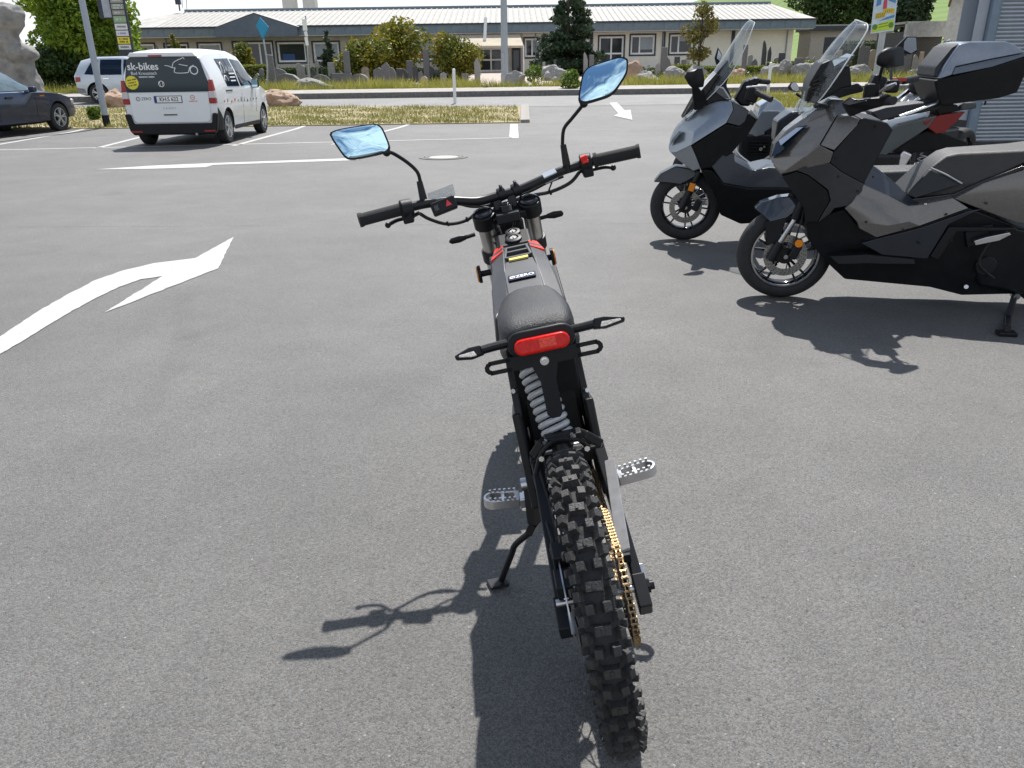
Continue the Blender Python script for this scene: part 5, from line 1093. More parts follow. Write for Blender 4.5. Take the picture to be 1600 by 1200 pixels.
# white van
van = thing('delivery_van', 'white compact van with lettered rear window and KH plate parked in a bay', 'van', (-6.59, 16.58, 0), .03); van.scale = (.985,)*3
V = Car(van, [(-.64,.36,1.0,1.60,.80,.865,.67),(-.60,.28,1.0,1.70,.86,.90,.69),(-.45,.26,1.0,1.765,.885,.912,.71),(-.1,.24,1.0,1.80,.89,.92,.725),(.6,.24,1.0,1.815,.89,.92,.73),(1.3,.24,1.0,1.80,.89,.92,.725),(1.75,.24,1.02,1.755,.89,.92,.705),(2.1,.24,1.03,1.62,.89,.92,.69),(2.5,.24,1.04,1.36,.89,.915,.69),(2.8,.25,1.03,1.14,.89,.905,.70),(3.2,.27,.97,1.04,.87,.87,.68),(3.5,.32,.84,.90,.80,.80,.6),(3.62,.42,.68,.72,.7,.68,.5)], M_VAN, (0, 2.755), .325, .885)
yR = -.646
MB().prism([(-.84,1.02),(.84,1.02),(.80,1.2),(.70,1.60),(.62,1.655),(-.62,1.655),(-.70,1.60),(-.80,1.2)], 'y', yR-.012, yR+.02).build('rear_window', M_TEAL, van, bevel=.01)
MB().prism([(-.76,.50),(-.70,.45),(.70,.45),(.76,.50),(.775,1.005),(-.775,1.005)], 'y', yR-.012, yR+.02).build('tailgate', M_VAN, van, bevel=.012)
MB().prism([(-.86,.30),(-.80,.22),(.80,.22),(.86,.30),(.915,.62),(.80,.62),(.77,.435),(-.77,.435),(-.80,.62),(-.915,.62)], 'y', yR-.055, yR+.06).build('rear_bumper', M_BLK, van, bevel=.03)
V.patch('bumper_side', M_BLK, [(-.6,.29),(-.34,.29),(-.37,.50),(-.6,.72)], 1, .012); V.patch('bumper_side', M_BLK, [(-.6,.29),(-.34,.29),(-.37,.50),(-.6,.72)], -1, .012)
MB().prism([(-.66,1.655),(.66,1.655),(.60,1.735),(-.60,1.735)], 'y', yR-.05, yR+.16).build('roof_spoiler', M_VAN, van, bevel=.02)
MB().box((-.12,yR-.05,1.675), (.26,.02,.03)).build('brake_lamp', M_DKR, van, bevel=.006)
for s in (-1, 1):
    MB().prism([(s*.775,.80),(s*.905,.80),(s*.905,.90),(s*.775,.90)], 'y', yR-.02, yR+.09).build('tail_lamp', M_DKR, van, bevel=.01)
    MB().prism([(s*.780,.90),(s*.905,.90),(s*.900,1.03),(s*.785,1.03)], 'y', yR-.02, yR+.09).build('reversing_lamp', M_LENSW, van, bevel=.01)
    MB().prism([(s*.790,1.03),(s*.898,1.03),(s*.872,1.24),(s*.815,1.24)], 'y', yR-.02, yR+.09).build('tail_lamp', M_DKR, van, bevel=.01)
    MB().box((s*.72,yR-.06,.29), (.22,.01,.028)).build('bumper_reflector', M_DKR, van)
    V.patch('rear_side_window', M_GLASS, [(.22,1.10),(1.06,1.09),(.92,1.64),(.02,1.62)], s, .007)
    V.patch('door_window', M_GLASS, [(1.16,1.09),(2.34,1.11),(1.78,1.60),(1.04,1.63)], s, .007)
    V.patch('door_seam', M_BLK, [(1.09,.34),(1.102,.34),(1.102,1.02),(1.09,1.02)], s, .002); V.patch('door_seam', M_BLK, [(2.12,.52),(2.132,.52),(2.18,1.02),(2.17,1.02)], s, .002)
    V.patch('slide_rail', M_BLK, [(.02,1.005),(.46,1.005),(.46,1.03),(.02,1.03)], s, .006)
    V.patch('door_sill', M_BLK, [(.42,.25),(2.32,.25),(2.32,.33),(.42,.33)], s, .010)
    MB().box((s*.985,2.02,1.13), (.16,.12,.19)).build('wing_mirror', M_BLK, van, bevel=.04)
    MB().box((s*.985,1.955,1.13), (.13,.006,.15)).build('mirror_glass', M_MIRR, van, bevel=.003)
MB().box((-.02,yR-.014,.885), (.545,.012,.135)).build('plate_holder', M_BLK, van, bevel=.004)
pl = MB().box((-.02,yR-.018,.885), (.52,.012,.112)).build('number_plate', M_WHT, van, bevel=.003)
MB().box((-.258,yR-.0255,.885), (.042,.003,.106)).build('plate_band', mat('euro_blue', (.01,.03,.25), .4), pl)
M_INK = mat('black_ink', (.012,.012,.016), .6); M_LET = mat('white_lettering', (.75,.75,.75), .5)
RX = (math.pi/2, 0, 0)
text('plate_lettering', 'KH:S 622', .105, M_INK, pl, (.0,yR-.0255,.885), RX, .001, sx=.92, bold=.001)
text('window_lettering', 'sk-bikes', .185, M_LET, van, (-.40,yR-.0135,1.485), RX, .001, bold=.003)
text('window_lettering', 'Bad Kreuznach', .082, M_LET, van, (-.40,yR-.0135,1.365), RX, .001)
print_line('window_print', M_LET, van, (-.36,yR-.0135,1.30), .30, .030, 14, 2)
text('tailgate_lettering', 'C A D D Y', .055, mat('badge_grey', (.3,.3,.3), .3, .8), van, (-.02,yR-.0135,.72), RX, .001)
text('tailgate_lettering', 'ZERO', .075, M_INK, van, (-.44,yR-.0135,.90), RX, .001)
MB().lathe([(.030,yR-.0145),(.040,yR-.0145)], (-.60,0,.90), 'y', 20).beam((-.63,yR-.0145,.87), (-.57,yR-.0145,.93), .006, .002).build('round_logo', M_INK, van, ang=None)
lr = mat('red_print', (.5,.05,.03), .5)
MB().lathe([(.036,yR-.0145),(.045,yR-.0145)], (.46,0,.915), 'y', 20).box((.46,yR-.0145,.915), (.05,.002,.008)).build('round_logo', lr, van, ang=None)
print_line('logo_print', lr, van, (.46,yR-.0135,.845), .16, .022, 8, 3)
MB().box((-.02,yR-.02,.60), (.26,.02,.02)).build('tailgate_handle', M_BLK, van, bevel=.006)
ys = MB().cyl((-.66,yR-.0125,1.20), (-.66,yR-.0155,1.20), .125, n=28).build('round_sticker', mat('yellow_sticker', (.72,.62,.05), .5), van)
for i in range(3): print_line('sticker_print', M_INK, ys, (-.66,yR-.017,1.25-.05*i), .16, .026, 9, 5+i, .18)
vb = MB().lathe([(.048,yR-.0145),(.055,yR-.0145)], (-.10,0,1.17), 'y', 28).build('round_badge', M_CHR, van, ang=None)
MB().tube([(-.135,yR-.0145,1.205),(-.115,yR-.0145,1.13),(-.10,yR-.0145,1.175),(-.085,yR-.0145,1.13),(-.065,yR-.0145,1.205)], .004, 6, smooth=0).build('badge_strokes', M_CHR, vb)
def sketch(P, r=.008): return MB().tube([(x, yR-.014, z) for x, z in P], r, 6, smooth=3)
for i, P in enumerate(([(.02,1.50),(.10,1.49),(.16,1.46),(.22,1.46)], [(.16,1.46),(.20,1.55),(.30,1.60),(.36,1.62)], [(.22,1.46),(.19,1.38),(.30,1.36),(.46,1.37)], [(.30,1.52),(.40,1.50),(.46,1.49)], [(.46,1.37),(.50,1.46),(.58,1.50)], [(.36,1.62),(.40,1.64),(.42,1.61)])): sketch(P).build('bike_drawing', M_LET, van)
MB().lathe([(.062,yR-.0145),(.080,yR-.0145)], (.57,0,1.41), 'y', 24).build('bike_drawing', M_LET, van, ang=None)
for i in range(11):
    y = -.22+i*.235; h = (.05,.07,.05,.06,.04,.10,.09,.06,.07,.04,.05)[i]; y2 = y+(.07,.05,.09,.09,.10,.06,.06,.08,.05,.07,.11)[i]; z = (.80,.80,.78,.80,.79,.78,.77,.76,.77,.78,.78)[i]
    V.patch('side_sticker', (lr, M_INK, mat('grey_print', (.2,.2,.22), .5))[(0 if i in (0,2,3) else 1 if i % 2 else 2)], [(y,z),(y2,z+.01),(y2,z+h),(y+.02,z+h*.7)], 1, .0045, n=3, k=2)
text('window_lettering', 'sk-bikes', .15, M_LET, van, (V.x_at(.62,1.42)+.012,.66,1.44), (math.pi/2-.0,-.0,math.pi/2), .001); van.children
for k, z in enumerate((1.33,1.26,1.19)): V.patch('window_print', M_LET, [(.56,z),(.95-.03*k,z),(.95-.03*k,z+.025),(.56,z+.025)], 1, .012, n=4, k=1)
for P in ([(.12,1.36),(.20,1.50),(.28,1.56),(.34,1.46),(.30,1.36)], [(.14,1.22),(.22,1.30),(.34,1.28),(.40,1.20)], [(.20,1.50),(.12,1.56)]):
    MB().tube([(V.x_at(a, z)+.012, a, z) for a, z in P], .009, 6).build('bike_drawing', M_LET, van)
MB().tube([(-.3,.0,1.82),(-.3,-.06,1.87)], .012).build('roof_aerial', M_BLK, van)
MB().cyl((.45,-.55,.24), (.45,-.72,.23), .025).build('exhaust_pipe', M_STEEL, van)

# dark blue car cut by the left edge
sed = thing('parked_car', 'dark blue estate car cut off by the left edge of the picture', 'car', (-12.713, 18.247, .0), -.12)
Sd = Car(sed, [(-1.0,.45,.92,.98,.7,.78,.55),(-.93,.32,.93,1.15,.84,.86,.58),(-.6,.25,.94,1.42,.90,.915,.56),(.1,.22,.95,1.49,.91,.93,.57),(1.0,.22,.95,1.50,.91,.93,.57),(1.6,.22,.95,1.42,.91,.93,.57),(2.0,.22,.95,1.20,.91,.93,.60),(2.4,.23,.945,1.01,.905,.92,.66),(2.9,.25,.90,.95,.90,.905,.66),(3.4,.28,.80,.86,.86,.85,.62),(3.68,.36,.62,.68,.74,.72,.5)], M_BLU, (0, 2.80), .34, .90)
for s in (-1, 1):
    Sd.patch('rear_door_window', M_GLASS, [(-.3,1.0),(.66,1.0),(.66,1.42),(.0,1.41)], s); Sd.patch('front_door_window', mat('tinted_glass', (.10,.14,.16), .05), [(.74,1.0),(2.02,1.01),(1.42,1.42),(.74,1.42)], s)
    Sd.patch('door_seam', M_BLK, [(.69,.34),(.70,.34),(.70,.97),(.69,.97)], s, .002); Sd.patch('door_seam', M_BLK, [(1.95,.4),(1.96,.4),(2.0,.95),(1.99,.95)], s, .002)
    Sd.patch('window_trim', M_CHR, [(-.3,.965),(2.05,.97),(2.05,.985),(-.3,.98)], s, .006)
    Sd.patch('door_handle', M_BLU, [(.98,.84),(1.2,.84),(1.2,.88),(.98,.88)], s, .03, n=4, k=2); Sd.patch('side_marker', mat('dull_orange', (.5,.12,.02), .4), [(2.16,.86),(2.34,.86),(2.34,.89),(2.16,.89)], s, .006, n=3, k=1)
    MB().box((s*1.0,1.86,1.03), (.18,.12,.13)).build('wing_mirror', M_BLU, sed, bevel=.04)
    MB().box((s*.72,3.42,.70), (.26,.25,.12), (0,0,-s*.4)).build('headlight', M_LENSW, sed, bevel=.03)

# pale silver car on the road behind the pole
suv = thing('silver_car', 'pale silver off-road estate car on the road behind the leaning pole', 'car', (-15.96, 33.023, 0.275), -math.pi/2+.02)
Su = Car(suv, [(-.86,.50,1.0,1.05,.75,.82,.6),(-.80,.36,1.0,1.28,.85,.88,.62),(-.6,.30,1.0,1.58,.91,.92,.63),(-.1,.28,1.0,1.70,.92,.935,.64),(1.0,.28,1.0,1.715,.92,.935,.645),(1.6,.28,1.0,1.64,.92,.935,.64),(2.1,.28,1.0,1.36,.92,.935,.66),(2.4,.28,1.0,1.12,.915,.93,.68),(3.0,.30,.96,1.03,.90,.91,.68),(3.5,.36,.82,.9,.84,.84,.6),(3.65,.45,.66,.7,.72,.7,.5)], M_SUV, (0, 2.82), .37, .91)
for s in (-1, 1):
    Su.patch('quarter_window', M_GLASS, [(-.42,1.08),(.12,1.05),(.12,1.58),(-.12,1.56)], s); Su.patch('rear_door_window', M_GLASS, [(.2,1.05),(1.02,1.05),(1.02,1.60),(.2,1.60)], s); Su.patch('front_door_window', M_GLASS, [(1.1,1.05),(2.2,1.06),(1.62,1.58),(1.1,1.60)], s)
    Su.patch('door_seam', M_BLK, [(1.05,.45),(1.062,.45),(1.062,1.02),(1.05,1.02)], s, .002); Su.patch('tail_lamp', M_DKR, [(-.80,.80),(-.60,.82),(-.58,.98),(-.78,.98)], s, .012, n=4, k=3)
    Su.patch('bumper_trim', mat('grey_trim', (.2,.21,.22), .5), [(-.78,.40),(-.46,.40),(-.50,.56),(-.80,.60)], s, .01); Su.patch('sill_trim', mat('grey_trim', (.2,.21,.22), .5), [(.45,.32),(2.35,.32),(2.35,.44),(.45,.44)], s, .012)
    Su.patch('door_handle', M_CHR, [(.3,.90),(.52,.90),(.52,.93),(.3,.93)], s, .03, n=4, k=1)
    MB().box((s*.62,.7,1.73), (.03,1.9,.03)).build('roof_rail', M_BLK, suv, bevel=.008)
MB().prism([(-.58,1.05),(.58,1.05),(.54,1.45),(-.54,1.45)], 'y', -.79, -.75).build('rear_window', M_GLASS, suv, rot=(.0,0,0))


# ------------------------------------------------------------ the long showroom building across the road
BY, BZ = 68.0, 1.10                       # wall plane and floor level
M_WALL = mat('grey_render', (.50,.475,.43), .9, c2=(.40,.375,.335), scale=1.6, bump=.2, bscale=12)
M_CREAM = mat('cream_render', (.80,.77,.68), .9, c2=(.72,.69,.61), scale=1.2, bump=.15, bscale=12)
M_FASC = mat('blue_grey_fascia', (.17,.22,.26), .6, c2=(.12,.165,.20), scale=3)
M_ROOF = mat('fibre_roof', (.42,.41,.38), .8, c2=(.30,.29,.27), scale=.9, bump=.3, bscale=20)
M_GALV2 = mat('zinc_pipe', (.25,.27,.29), .5, .5); M_PIN = mat('window_white', (.80,.80,.79), .5); M_SURR = mat('dark_surround', (.035,.045,.06), .6)
bld = thing('showroom_building', 'long single-storey showroom with corrugated roof and blue-grey fascia across the road', 'building', (0, 0, 0))
def OP(a): return a
# openings: x0, x1, z0, z1, kind
OPEN = [(-30.499,-28.534,2.198,3.577,1),(-27.655,-25.846,2.162,3.542,1),(-24.966,-23.156,2.175,3.554,1),(-22.121,-19.015,1.456,3.604,3),(-18.601,-16.322,2.09,3.565,1),(-15.701,-13.629,2.102,3.529,1),(-12.333,-10.104,2.105,3.533,1),(-9.326,-8.082,2.121,3.548,1),(-7.511,-5.488,2.092,3.567,1),(-3.205,-0.402,1.162,2.939,4),(0.481,0.948,1.129,2.955,5),(1.416,2.974,2.22,3.598,2),(4.533,6.196,2.227,3.605,2),(7.443,9.419,1.126,3.661,6),(9.991,11.916,2.299,3.723,2),(13.164,15.038,2.306,3.73,2)]
def wall(name, x0, x1, ops, m, zt_=4.3):
    b = MB(); xs = x0; d = .3; yc = BY+d/2
    for a, c, z0, z1, k in sorted(ops):
        if a > xs: b.box(((xs+a)/2, yc, (BZ-.4+zt_)/2), (a-xs, d, zt_-BZ+.4))
        z0 = max(z0, BZ-.02)
        if z0 > BZ: b.box(((a+c)/2, yc, (BZ-.4+z0)/2), (c-a, d, z0-BZ+.4))
        b.box(((a+c)/2, yc, (z1+zt_)/2), (c-a, d, zt_-z1)); xs = c
    b.box(((xs+x1)/2, yc, (BZ-.4+zt_)/2), (x1-xs, d, zt_-BZ+.4))
    return b.build(name, m, bld, ang=None)
XM = 1.256
wall('wall', -31.6, XM, [o for o in OPEN if o[1] < XM], M_WALL); wall('wall', XM+.003, 23.1, [o for o in OPEN if o[0] > XM], M_CREAM)
MB().box((-31.45,75,2.7), (.3,13.6,3.6)).build('side_wall', M_WALL, bld); MB().box((22.95,75,2.7), (.3,13.6,3.6)).build('side_wall', M_CREAM, bld)
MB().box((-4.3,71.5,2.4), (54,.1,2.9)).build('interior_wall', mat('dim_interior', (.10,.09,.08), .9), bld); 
M_PANE = mat('showroom_glass', (.03,.036,.042), .05, spec=.6)
for i, (a, c, z0, z1, k) in enumerate(OPEN):
    z0 = max(z0, BZ); w = link('window' if k < 3 else 'door', None, bld); cx, cz, W_, H_ = (a+c)/2, (z0+z1)/2, c-a, z1-z0; w.location = (cx, BY, cz)
    def frame(W_, H_, t, y, dep, m, nm):
        b = MB(); b.box((0,y,H_/2-t/2), (W_,dep,t)).box((0,y,-H_/2+t/2), (W_,dep,t)).box((-W_/2+t/2,y,0), (t,dep,H_-2*t)).box((W_/2-t/2,y,0), (t,dep,H_-2*t)); return b.build(nm, m, w)
    frame(W_+.24, H_+.24, .12, -.02, .06, M_SURR, 'surround')
    if k != 5: frame(W_, H_, .13, .10, .08, M_PIN, 'frame')
    nx = {1: 1, 2: 2, 3: 3, 4: 3, 5: 1, 6: 2}[k]; nz = 2 if k in (4, 6) else 1
    cols_ = [-.5+j/nx for j in range(nx+1)]
    if k == 2: cols_ = [-.5, -.12, .5]
    for j in range(len(cols_)-1):
        for q in range(nz):
            x0, x1 = cols_[j]*W_, cols_[j+1]*W_; zz0, zz1 = -H_/2+q*H_/nz, -H_/2+(q+1)*H_/nz
            MB().box(((x0+x1)/2,.13,(zz0+zz1)/2), (x1-x0-.02,.02,zz1-zz0-.02)).build('pane', M_PANE, w)
    if k in (1, 2) and i % 3 != 1:
        bh = H_*(.25+.2*(i % 3)); MB().box((W_*(.18 if k == 2 else 0),.115,H_/2-.13-bh/2), ((W_*.5 if k == 2 else W_-.28),.006,bh)).build('window_blind', mat('pale_blind', (.36,.40,.44), .6, c2=(.28,.31,.35), scale=6), w)
    for x in cols_[1:-1]: MB().box((x*W_,.10,0), (.12,.075,H_-.26)).build('mullion', M_PIN, w)
    if nz == 2: MB().box((0,.10,0), (W_-.26,.07,.12)).build('transom', M_PIN, w)
# things standing inside the show windows
for x, z, m, s in ((-8.78, 2.4, (.45,.03,.02), .5), (-7.096, 2.5, (.5,.05,.03), .45), (-17.771, 2.3, (.03,.08,.22), .8)):
    MB().box((x, BY+.118, z), (s*1.2,.012,s)).build('window_poster', mat('poster_%d' % int(m[0]*100), m, .6), bld)
for x in [-5.047,6.794,12.644,18.24]: MB().box((x, BY-.05, 2.85), (.26,.1,2.9)).build('pilaster', M_SURR, bld, bevel=.01)
for x in (-27.5, -16.2, -9.6, 2.3, 12.6, 22.6): MB().cyl((x,BY-.06,1.0), (x,BY-.06,3.95), .05, n=10).build('down_pipe', M_GALV2, bld)
# roof: sheets with ribs, ridge, gutter, hips
EY, EZ, RY, RZ = 66.7, 4.70, 74.2, 6.30
sl_ = math.hypot(RY-EY, RZ-EZ); ang_ = math.atan2(RZ-EZ, RY-EY)
b = MB(); sw = .94
prof = [(-sw/2,0),(-.29,0),(-.25,.055),(-.19,.055),(-.15,0),(.15+.03,0),(.22,.055),(.28,.055),(.32,0),(sw/2,0)]
b.loft([[(x, y*sl_, z) for x, z in prof]+[(x, y*sl_, z-.03) for x, z in reversed(prof)] for y in (0, 1)])
RSM = b.mesh('roof_sheet', M_ROOF, ang=None)
nsh = int((23.0+27.9)/sw)
rf_ = link('roof', None, bld)
for i in range(nsh): 
    o = link('roof_sheet', RSM, rf_); o.location = (-27.9+sw*(i+.5), EY, EZ); o.rotation_euler = (ang_, 0, 0)
def tri(name, P): MB().add(P+[(x, y, z-.04) for x, y, z in P], [(0,1,2),(5,4,3),(0,3,4,1),(1,4,5,2),(2,5,3,0)]).build(name, M_ROOF, rf_, ang=None)
xr = -27.9+sw*nsh
tri('hip_sheet', [(-33.0,EY,EZ),(-27.9,EY,EZ),(-27.9,RY,RZ)]); tri('hip_sheet', [(xr,EY,EZ),(24.4,EY,EZ),(xr,RY,RZ)])
tri('hip_sheet', [(-33.0,EY,EZ),(-27.9,RY,RZ),(-33,82,EZ)]); tri('hip_sheet', [(24.4,EY,EZ),(24.4,82,EZ),(xr,RY,RZ)])
MB().add([(-33,82,EZ),(24.4,82,EZ),(xr,RY+.01,RZ),(-27.9,RY+.01,RZ)], [(0,1,2,3)]).build('rear_slope', M_ROOF, rf_, ang=None)
MB().box(((xr-27.9)/2,RY,RZ+.06), (xr+27.9,.5,.22)).build('ridge_cap', M_FASC, rf_, bevel=.03)
MB().box((-4.3,EY-.06,EZ-.02), (57.4,.14,.10)).build('gutter', M_SURR, rf_, bevel=.02)
fb_ = MB().box((0,0,0), (1.18,.07,.62)).mesh('fascia_panel', M_FASC)
for i in range(48): 
    o = link('fascia_panel', fb_, rf_); o.location = (-32.4+1.195*i, EY+.06, 4.34+(.004 if i % 2 else 0))
MB().box((-4.3,67.4,3.99), (57,1.3,.06)).build('soffit', mat('soffit', (.45,.43,.39), .8), rf_)
# little gable over the left bay
gx0, gx1, gz = -22.869, -16.436, 5.593
MB().prism([(gx0,3.92),(gx1,3.92),(gx1,4.62),((gx0+gx1)/2,gz),(gx0,4.62)], 'y', 66.35, 66.5).build('gable_front', mat('gable_cladding', (.12,.15,.19), .6, c2=(.09,.115,.15), scale=2), rf_)
MB().add([(gx0-.15,66.3,4.60),((gx0+gx1)/2,66.3,gz+.05),((gx0+gx1)/2,72.6,gz+.05),(gx0-.15,67.2,4.74)], [(0,1,2,3)]).add([(gx1+.15,66.3,4.60),((gx0+gx1)/2,66.3,gz+.05),((gx0+gx1)/2,72.6,gz+.05),(gx1+.15,67.2,4.74)], [(3,2,1,0)]).build('gable_roof', M_ROOF, rf_, ang=None)
# awning and entrance post
aw_ = [(-4.108,66.6,3.862),(0.991,66.6,3.843),(1.241,64.2,2.991),(-3.649,64.2,3.009)]
M_CANV = leafmat('cream_canvas', [(.66,.60,.48),(.74,.68,.56),(.78,.72,.60)], .85, 1, 3, .5)
MB().slab(aw_, (0,.5,1), -.02).build('awning', M_CANV, bld)
MB().slab([aw_[3], aw_[2], (aw_[2][0],aw_[2][1],aw_[2][2]-.16), (aw_[3][0],aw_[3][1],aw_[3][2]-.16)], (0,1,0), .02).build('awning_valance', M_CANV, bld)
for p in (aw_[2], aw_[3]): MB().cyl((p[0],p[1],p[2]), (p[0],p[1],1.05), .05).build('awning_post', M_PIN, bld)
MB().cyl((-1.646,66.3,5.047), (-1.77,65.4,3.198), .12).build('flue_pipe', M_PIN, bld)
MB().box((-28.327,74.0,7.11), (.4,.3,.5)).cyl((-28.272,74.0,7.109), (-28.294,74.0,6.363), .06).build('roof_lamp', M_SURR, bld)
for px_ in [((-28.029,74.0,6.609),(-27.876,74.0,7.795)),((-27.677,74.0,6.406),(-27.475,74.0,7.888))]: MB().cyl(px_[0], px_[1], .03, n=6).build('roof_aerial', M_STEEL, bld)

# two pale towers rising behind the ridge
for a, c, lb in ((-24.937, -23.591, 'left of two pale concrete towers rising behind the showroom roof'), (-22.671, -21.325, 'right of two pale concrete towers rising behind the showroom roof')):
    t = thing('concrete_tower', lb, 'tower', ((a+c)/2, 96, 1.5), group='pale towers behind the showroom')
    MB().box((0,0,5.6), (c-a,1.6,11.2)).build('shaft', mat('tower_concrete', (.62,.6,.57), .85), t, bevel=.05); MB().box((0,0,11.3), (c-a+.2,1.8,.2)).build('cap', M_CONC, t)
    for k in range(3): MB().box((0,-.81,3+k*3.2), (c-a+.02,.02,.05)).build('joint_band', M_CONC, t)

# ------------------------------------------------------------ trees, shrubs, hedges
def leaves(g, blobs, n, size):
    """leaf quads spread through a set of ellipsoid blobs, denser near their skins"""
    W_ = np.array([b[3]*b[4]*b[5] for b in blobs])**.67; W_ /= W_.sum(); cnt = g.multinomial(n, W_); P = []
    for b, k in zip(blobs, cnt):
        d = g.normal(size=(k, 3)); d /= np.linalg.norm(d, axis=1)[:, None]; r = g.random(k)**.30*(1+.14*np.sin(d[:,0]*5+b[0])*np.sin(d[:,2]*6+b[1]))
        P.append(np.array(b[:3])+d*r[:, None]*np.array(b[3:6]))
    P = np.vstack(P); k = len(P); u = g.normal(size=(k, 3)); u /= np.linalg.norm(u, axis=1)[:, None]; v = g.normal(size=(k, 3)); v -= u*(u*v).sum(1)[:, None]; v /= np.linalg.norm(v, axis=1)[:, None]
    s = size*g.uniform(.4, 1.8, k)[:, None]
    co = np.stack([P-u*s*.5, P+v*s*.32, P+u*s*.6, P-v*s*.32], 1).reshape(-1, 3)
    return co, np.arange(4*k).reshape(-1, 4)
M_BARK = mat('bark', (.09,.07,.05), .95, c2=(.05,.04,.03), scale=9, bump=.6, bscale=25)
LM_ = {'maple': leafmat('maple_leaf', [(.06,.12,.014),(.13,.22,.022),(.24,.33,.035),(.38,.42,.06)], trans=.4), 'gold': leafmat('golden_shrub', [(.035,.055,.012),(.09,.115,.018),(.25,.225,.025),(.44,.31,.04)], trans=.3),
       'green': leafmat('shrub_leaf', [(.05,.09,.015),(.10,.16,.02),(.18,.24,.03)], trans=.3), 'dark': leafmat('conifer_needle', [(.018,.034,.018),(.036,.062,.03),(.062,.095,.045)], trans=.1),
       'rust': leafmat('rusty_leaf', [(.07,.09,.02),(.15,.14,.03),(.26,.15,.05)], trans=.3), 'deep': leafmat('deep_green_leaf', [(.02,.04,.012),(.04,.075,.018),(.08,.12,.025)], trans=.2), 'hedge': leafmat('hedge_leaf', [(.08,.11,.015),(.18,.21,.025),(.30,.30,.05)], trans=.25)}
def plant(name, label, cat, base, blobs, n, size, kind, trunk=.1, limbs=6, seed=1, group=None, stem=True):
    """base at ground; blobs relative to base"""
    g = np.random.default_rng(seed); t = thing(name, label, cat, base, 0, group)
    co, f = leaves(g, blobs, n, size); link('crown', raw_mesh('crown', co, f, LM_[kind]), t)
    if stem:
        b = MB(); top = max(q[2]+q[5]*.3 for q in blobs); cx = np.mean([q[0] for q in blobs]); cy = np.mean([q[1] for q in blobs])
        b.tube([(0,0,-.1),(cx*.2+trunk*.3,cy*.2,top*.35),(cx*.6,cy*.6,top*.7),(cx,cy,top)], [trunk, trunk*.25], 8)
        for i in range(limbs):
            q = blobs[int(g.integers(len(blobs)))]; h = g.uniform(.25, .6)*top
            b.tube([(cx*.3,cy*.3,h),((cx*.3+q[0])/2,(cy*.3+q[1])/2,(h+q[2])/2+.1),(q[0]+g.normal()*q[3]*.3,q[1]+g.normal()*q[4]*.3,q[2]+q[5]*.3)], [trunk*.45, trunk*.1], 6)
        b.build('trunk', M_BARK, t)
    return t
def crown(g, c, r, k, br):
    """k blobs of radius br scattered through an ellipsoid"""
    out = []
    for i in range(k):
        d = g.normal(size=3); d /= np.linalg.norm(d); q = g.random()**.4*.8; s = br*g.uniform(.7, 1.3)
        out.append((c[0]+d[0]*r[0]*q, c[1]+d[1]*r[1]*q, c[2]+d[2]*r[2]*q, s, s, s*.75))
    return out
g_ = np.random.default_rng(11)
b0 = (-21.115,38.5,0.441); b0 = (b0[0]-.3, 44.0, zt(44.0))
plant('maple_tree', 'leafy green tree behind the limestone sculpture at the left edge', 'tree', b0, crown(g_, (-.5,0,3.5), (3.5,2.6,2.9), 46, .95), 24000, .17, 'maple', .20, 10, 2)
def at(p, Y): return p
def shrub(name, label, px, n, size, kind, seed, k=9, group=None, cat='shrub', trunk=.06):
    (bx, by, bz), w, h = px; g = np.random.default_rng(seed)
    return plant(name, label, cat, (bx, by, bz), crown(g, (0,0,h*.52), (w*.42,w*.4,h*.42), k, w*.22)+[(0,0,h*.4,w*.4,w*.38,h*.38)], n, size, kind, trunk, 4, seed, group)
shrub('dark_thicket', 'dark green thicket under the tree behind the dark blue car', ((-22.664,42.0,0.52675),3.2,2.1), 6000, .14, 'deep', 27, 12)
shrub('dark_thicket', 'dark green thicket under the tree just left of the silver car', ((-24.297,43.0,0.55125),2.6,1.8), 4000, .14, 'deep', 28, 10)
shrub('golden_bush', 'tall golden bush with reddish tips in front of the showroom windows', ((-7.077,52.0,0.77175),5.0,4.1), 7000, .17, 'gold', 21, 14)
shrub('golden_bush', 'lower left golden bush among the gravestones', ((-8.566,49.0,0.69825),3.9,2.6), 6000, .15, 'gold', 22, 12)
shrub('dome_bush', 'dome shaped yellow green bush left of the entrance', ((-2.886,48.0,0.6737500000000001),3.3,3.0), 11000, .11, 'gold', 23, 22)
shrub('leafy_bush', 'light green bush before the patio door behind the van', ((-18.941,60.0,0.96775),2.0,3.0), 2500, .15, 'gold', 24, 8)
shrub('pointed_bush', 'small golden conical bush above the van roof', ((-25.277,64.0,1.06575),1.2,3.6), 1800, .14, 'gold', 25, 6)
shrub('small_bush', 'low green tuft between the van roof and the signboard', ((-27.64,64.0,1.06575),0.9,2.7), 900, .12, 'green', 26, 5)
g_ = np.random.default_rng(5)
def conifer(name, label, base, h, w, n, seed, kind='dark', tiers=12):
    g = np.random.default_rng(seed); bl = []
    for i in range(tiers):
        t = i/(tiers-1); z = h*(.10+.86*t); r = w/2*(1-t)**.8+.1
        for a in range(max(3, int(8*(1-t)+2))):
            an = g.uniform(0, 6.28); q = g.uniform(.35, .95); bl.append((r*q*math.cos(an), r*q*math.sin(an), z-.25*q*r, r*.42+.08, r*.42+.08, h/tiers*.55))
    return plant(name, label, 'tree', base, bl, n, .2, kind, .16, 0, seed)
conifer('spruce_tree', 'dark spruce tree in front of the showroom right of the entrance', (4.084,57.0,0.89425), 6.4, 4.8, 17000, 31)
conifer('slim_conifer', 'slim dark columnar conifer before a showroom window', (-13.222,62.0,1.01675), 3.0, 1.0, 1500, 32, tiers=8)
g = np.random.default_rng(9)
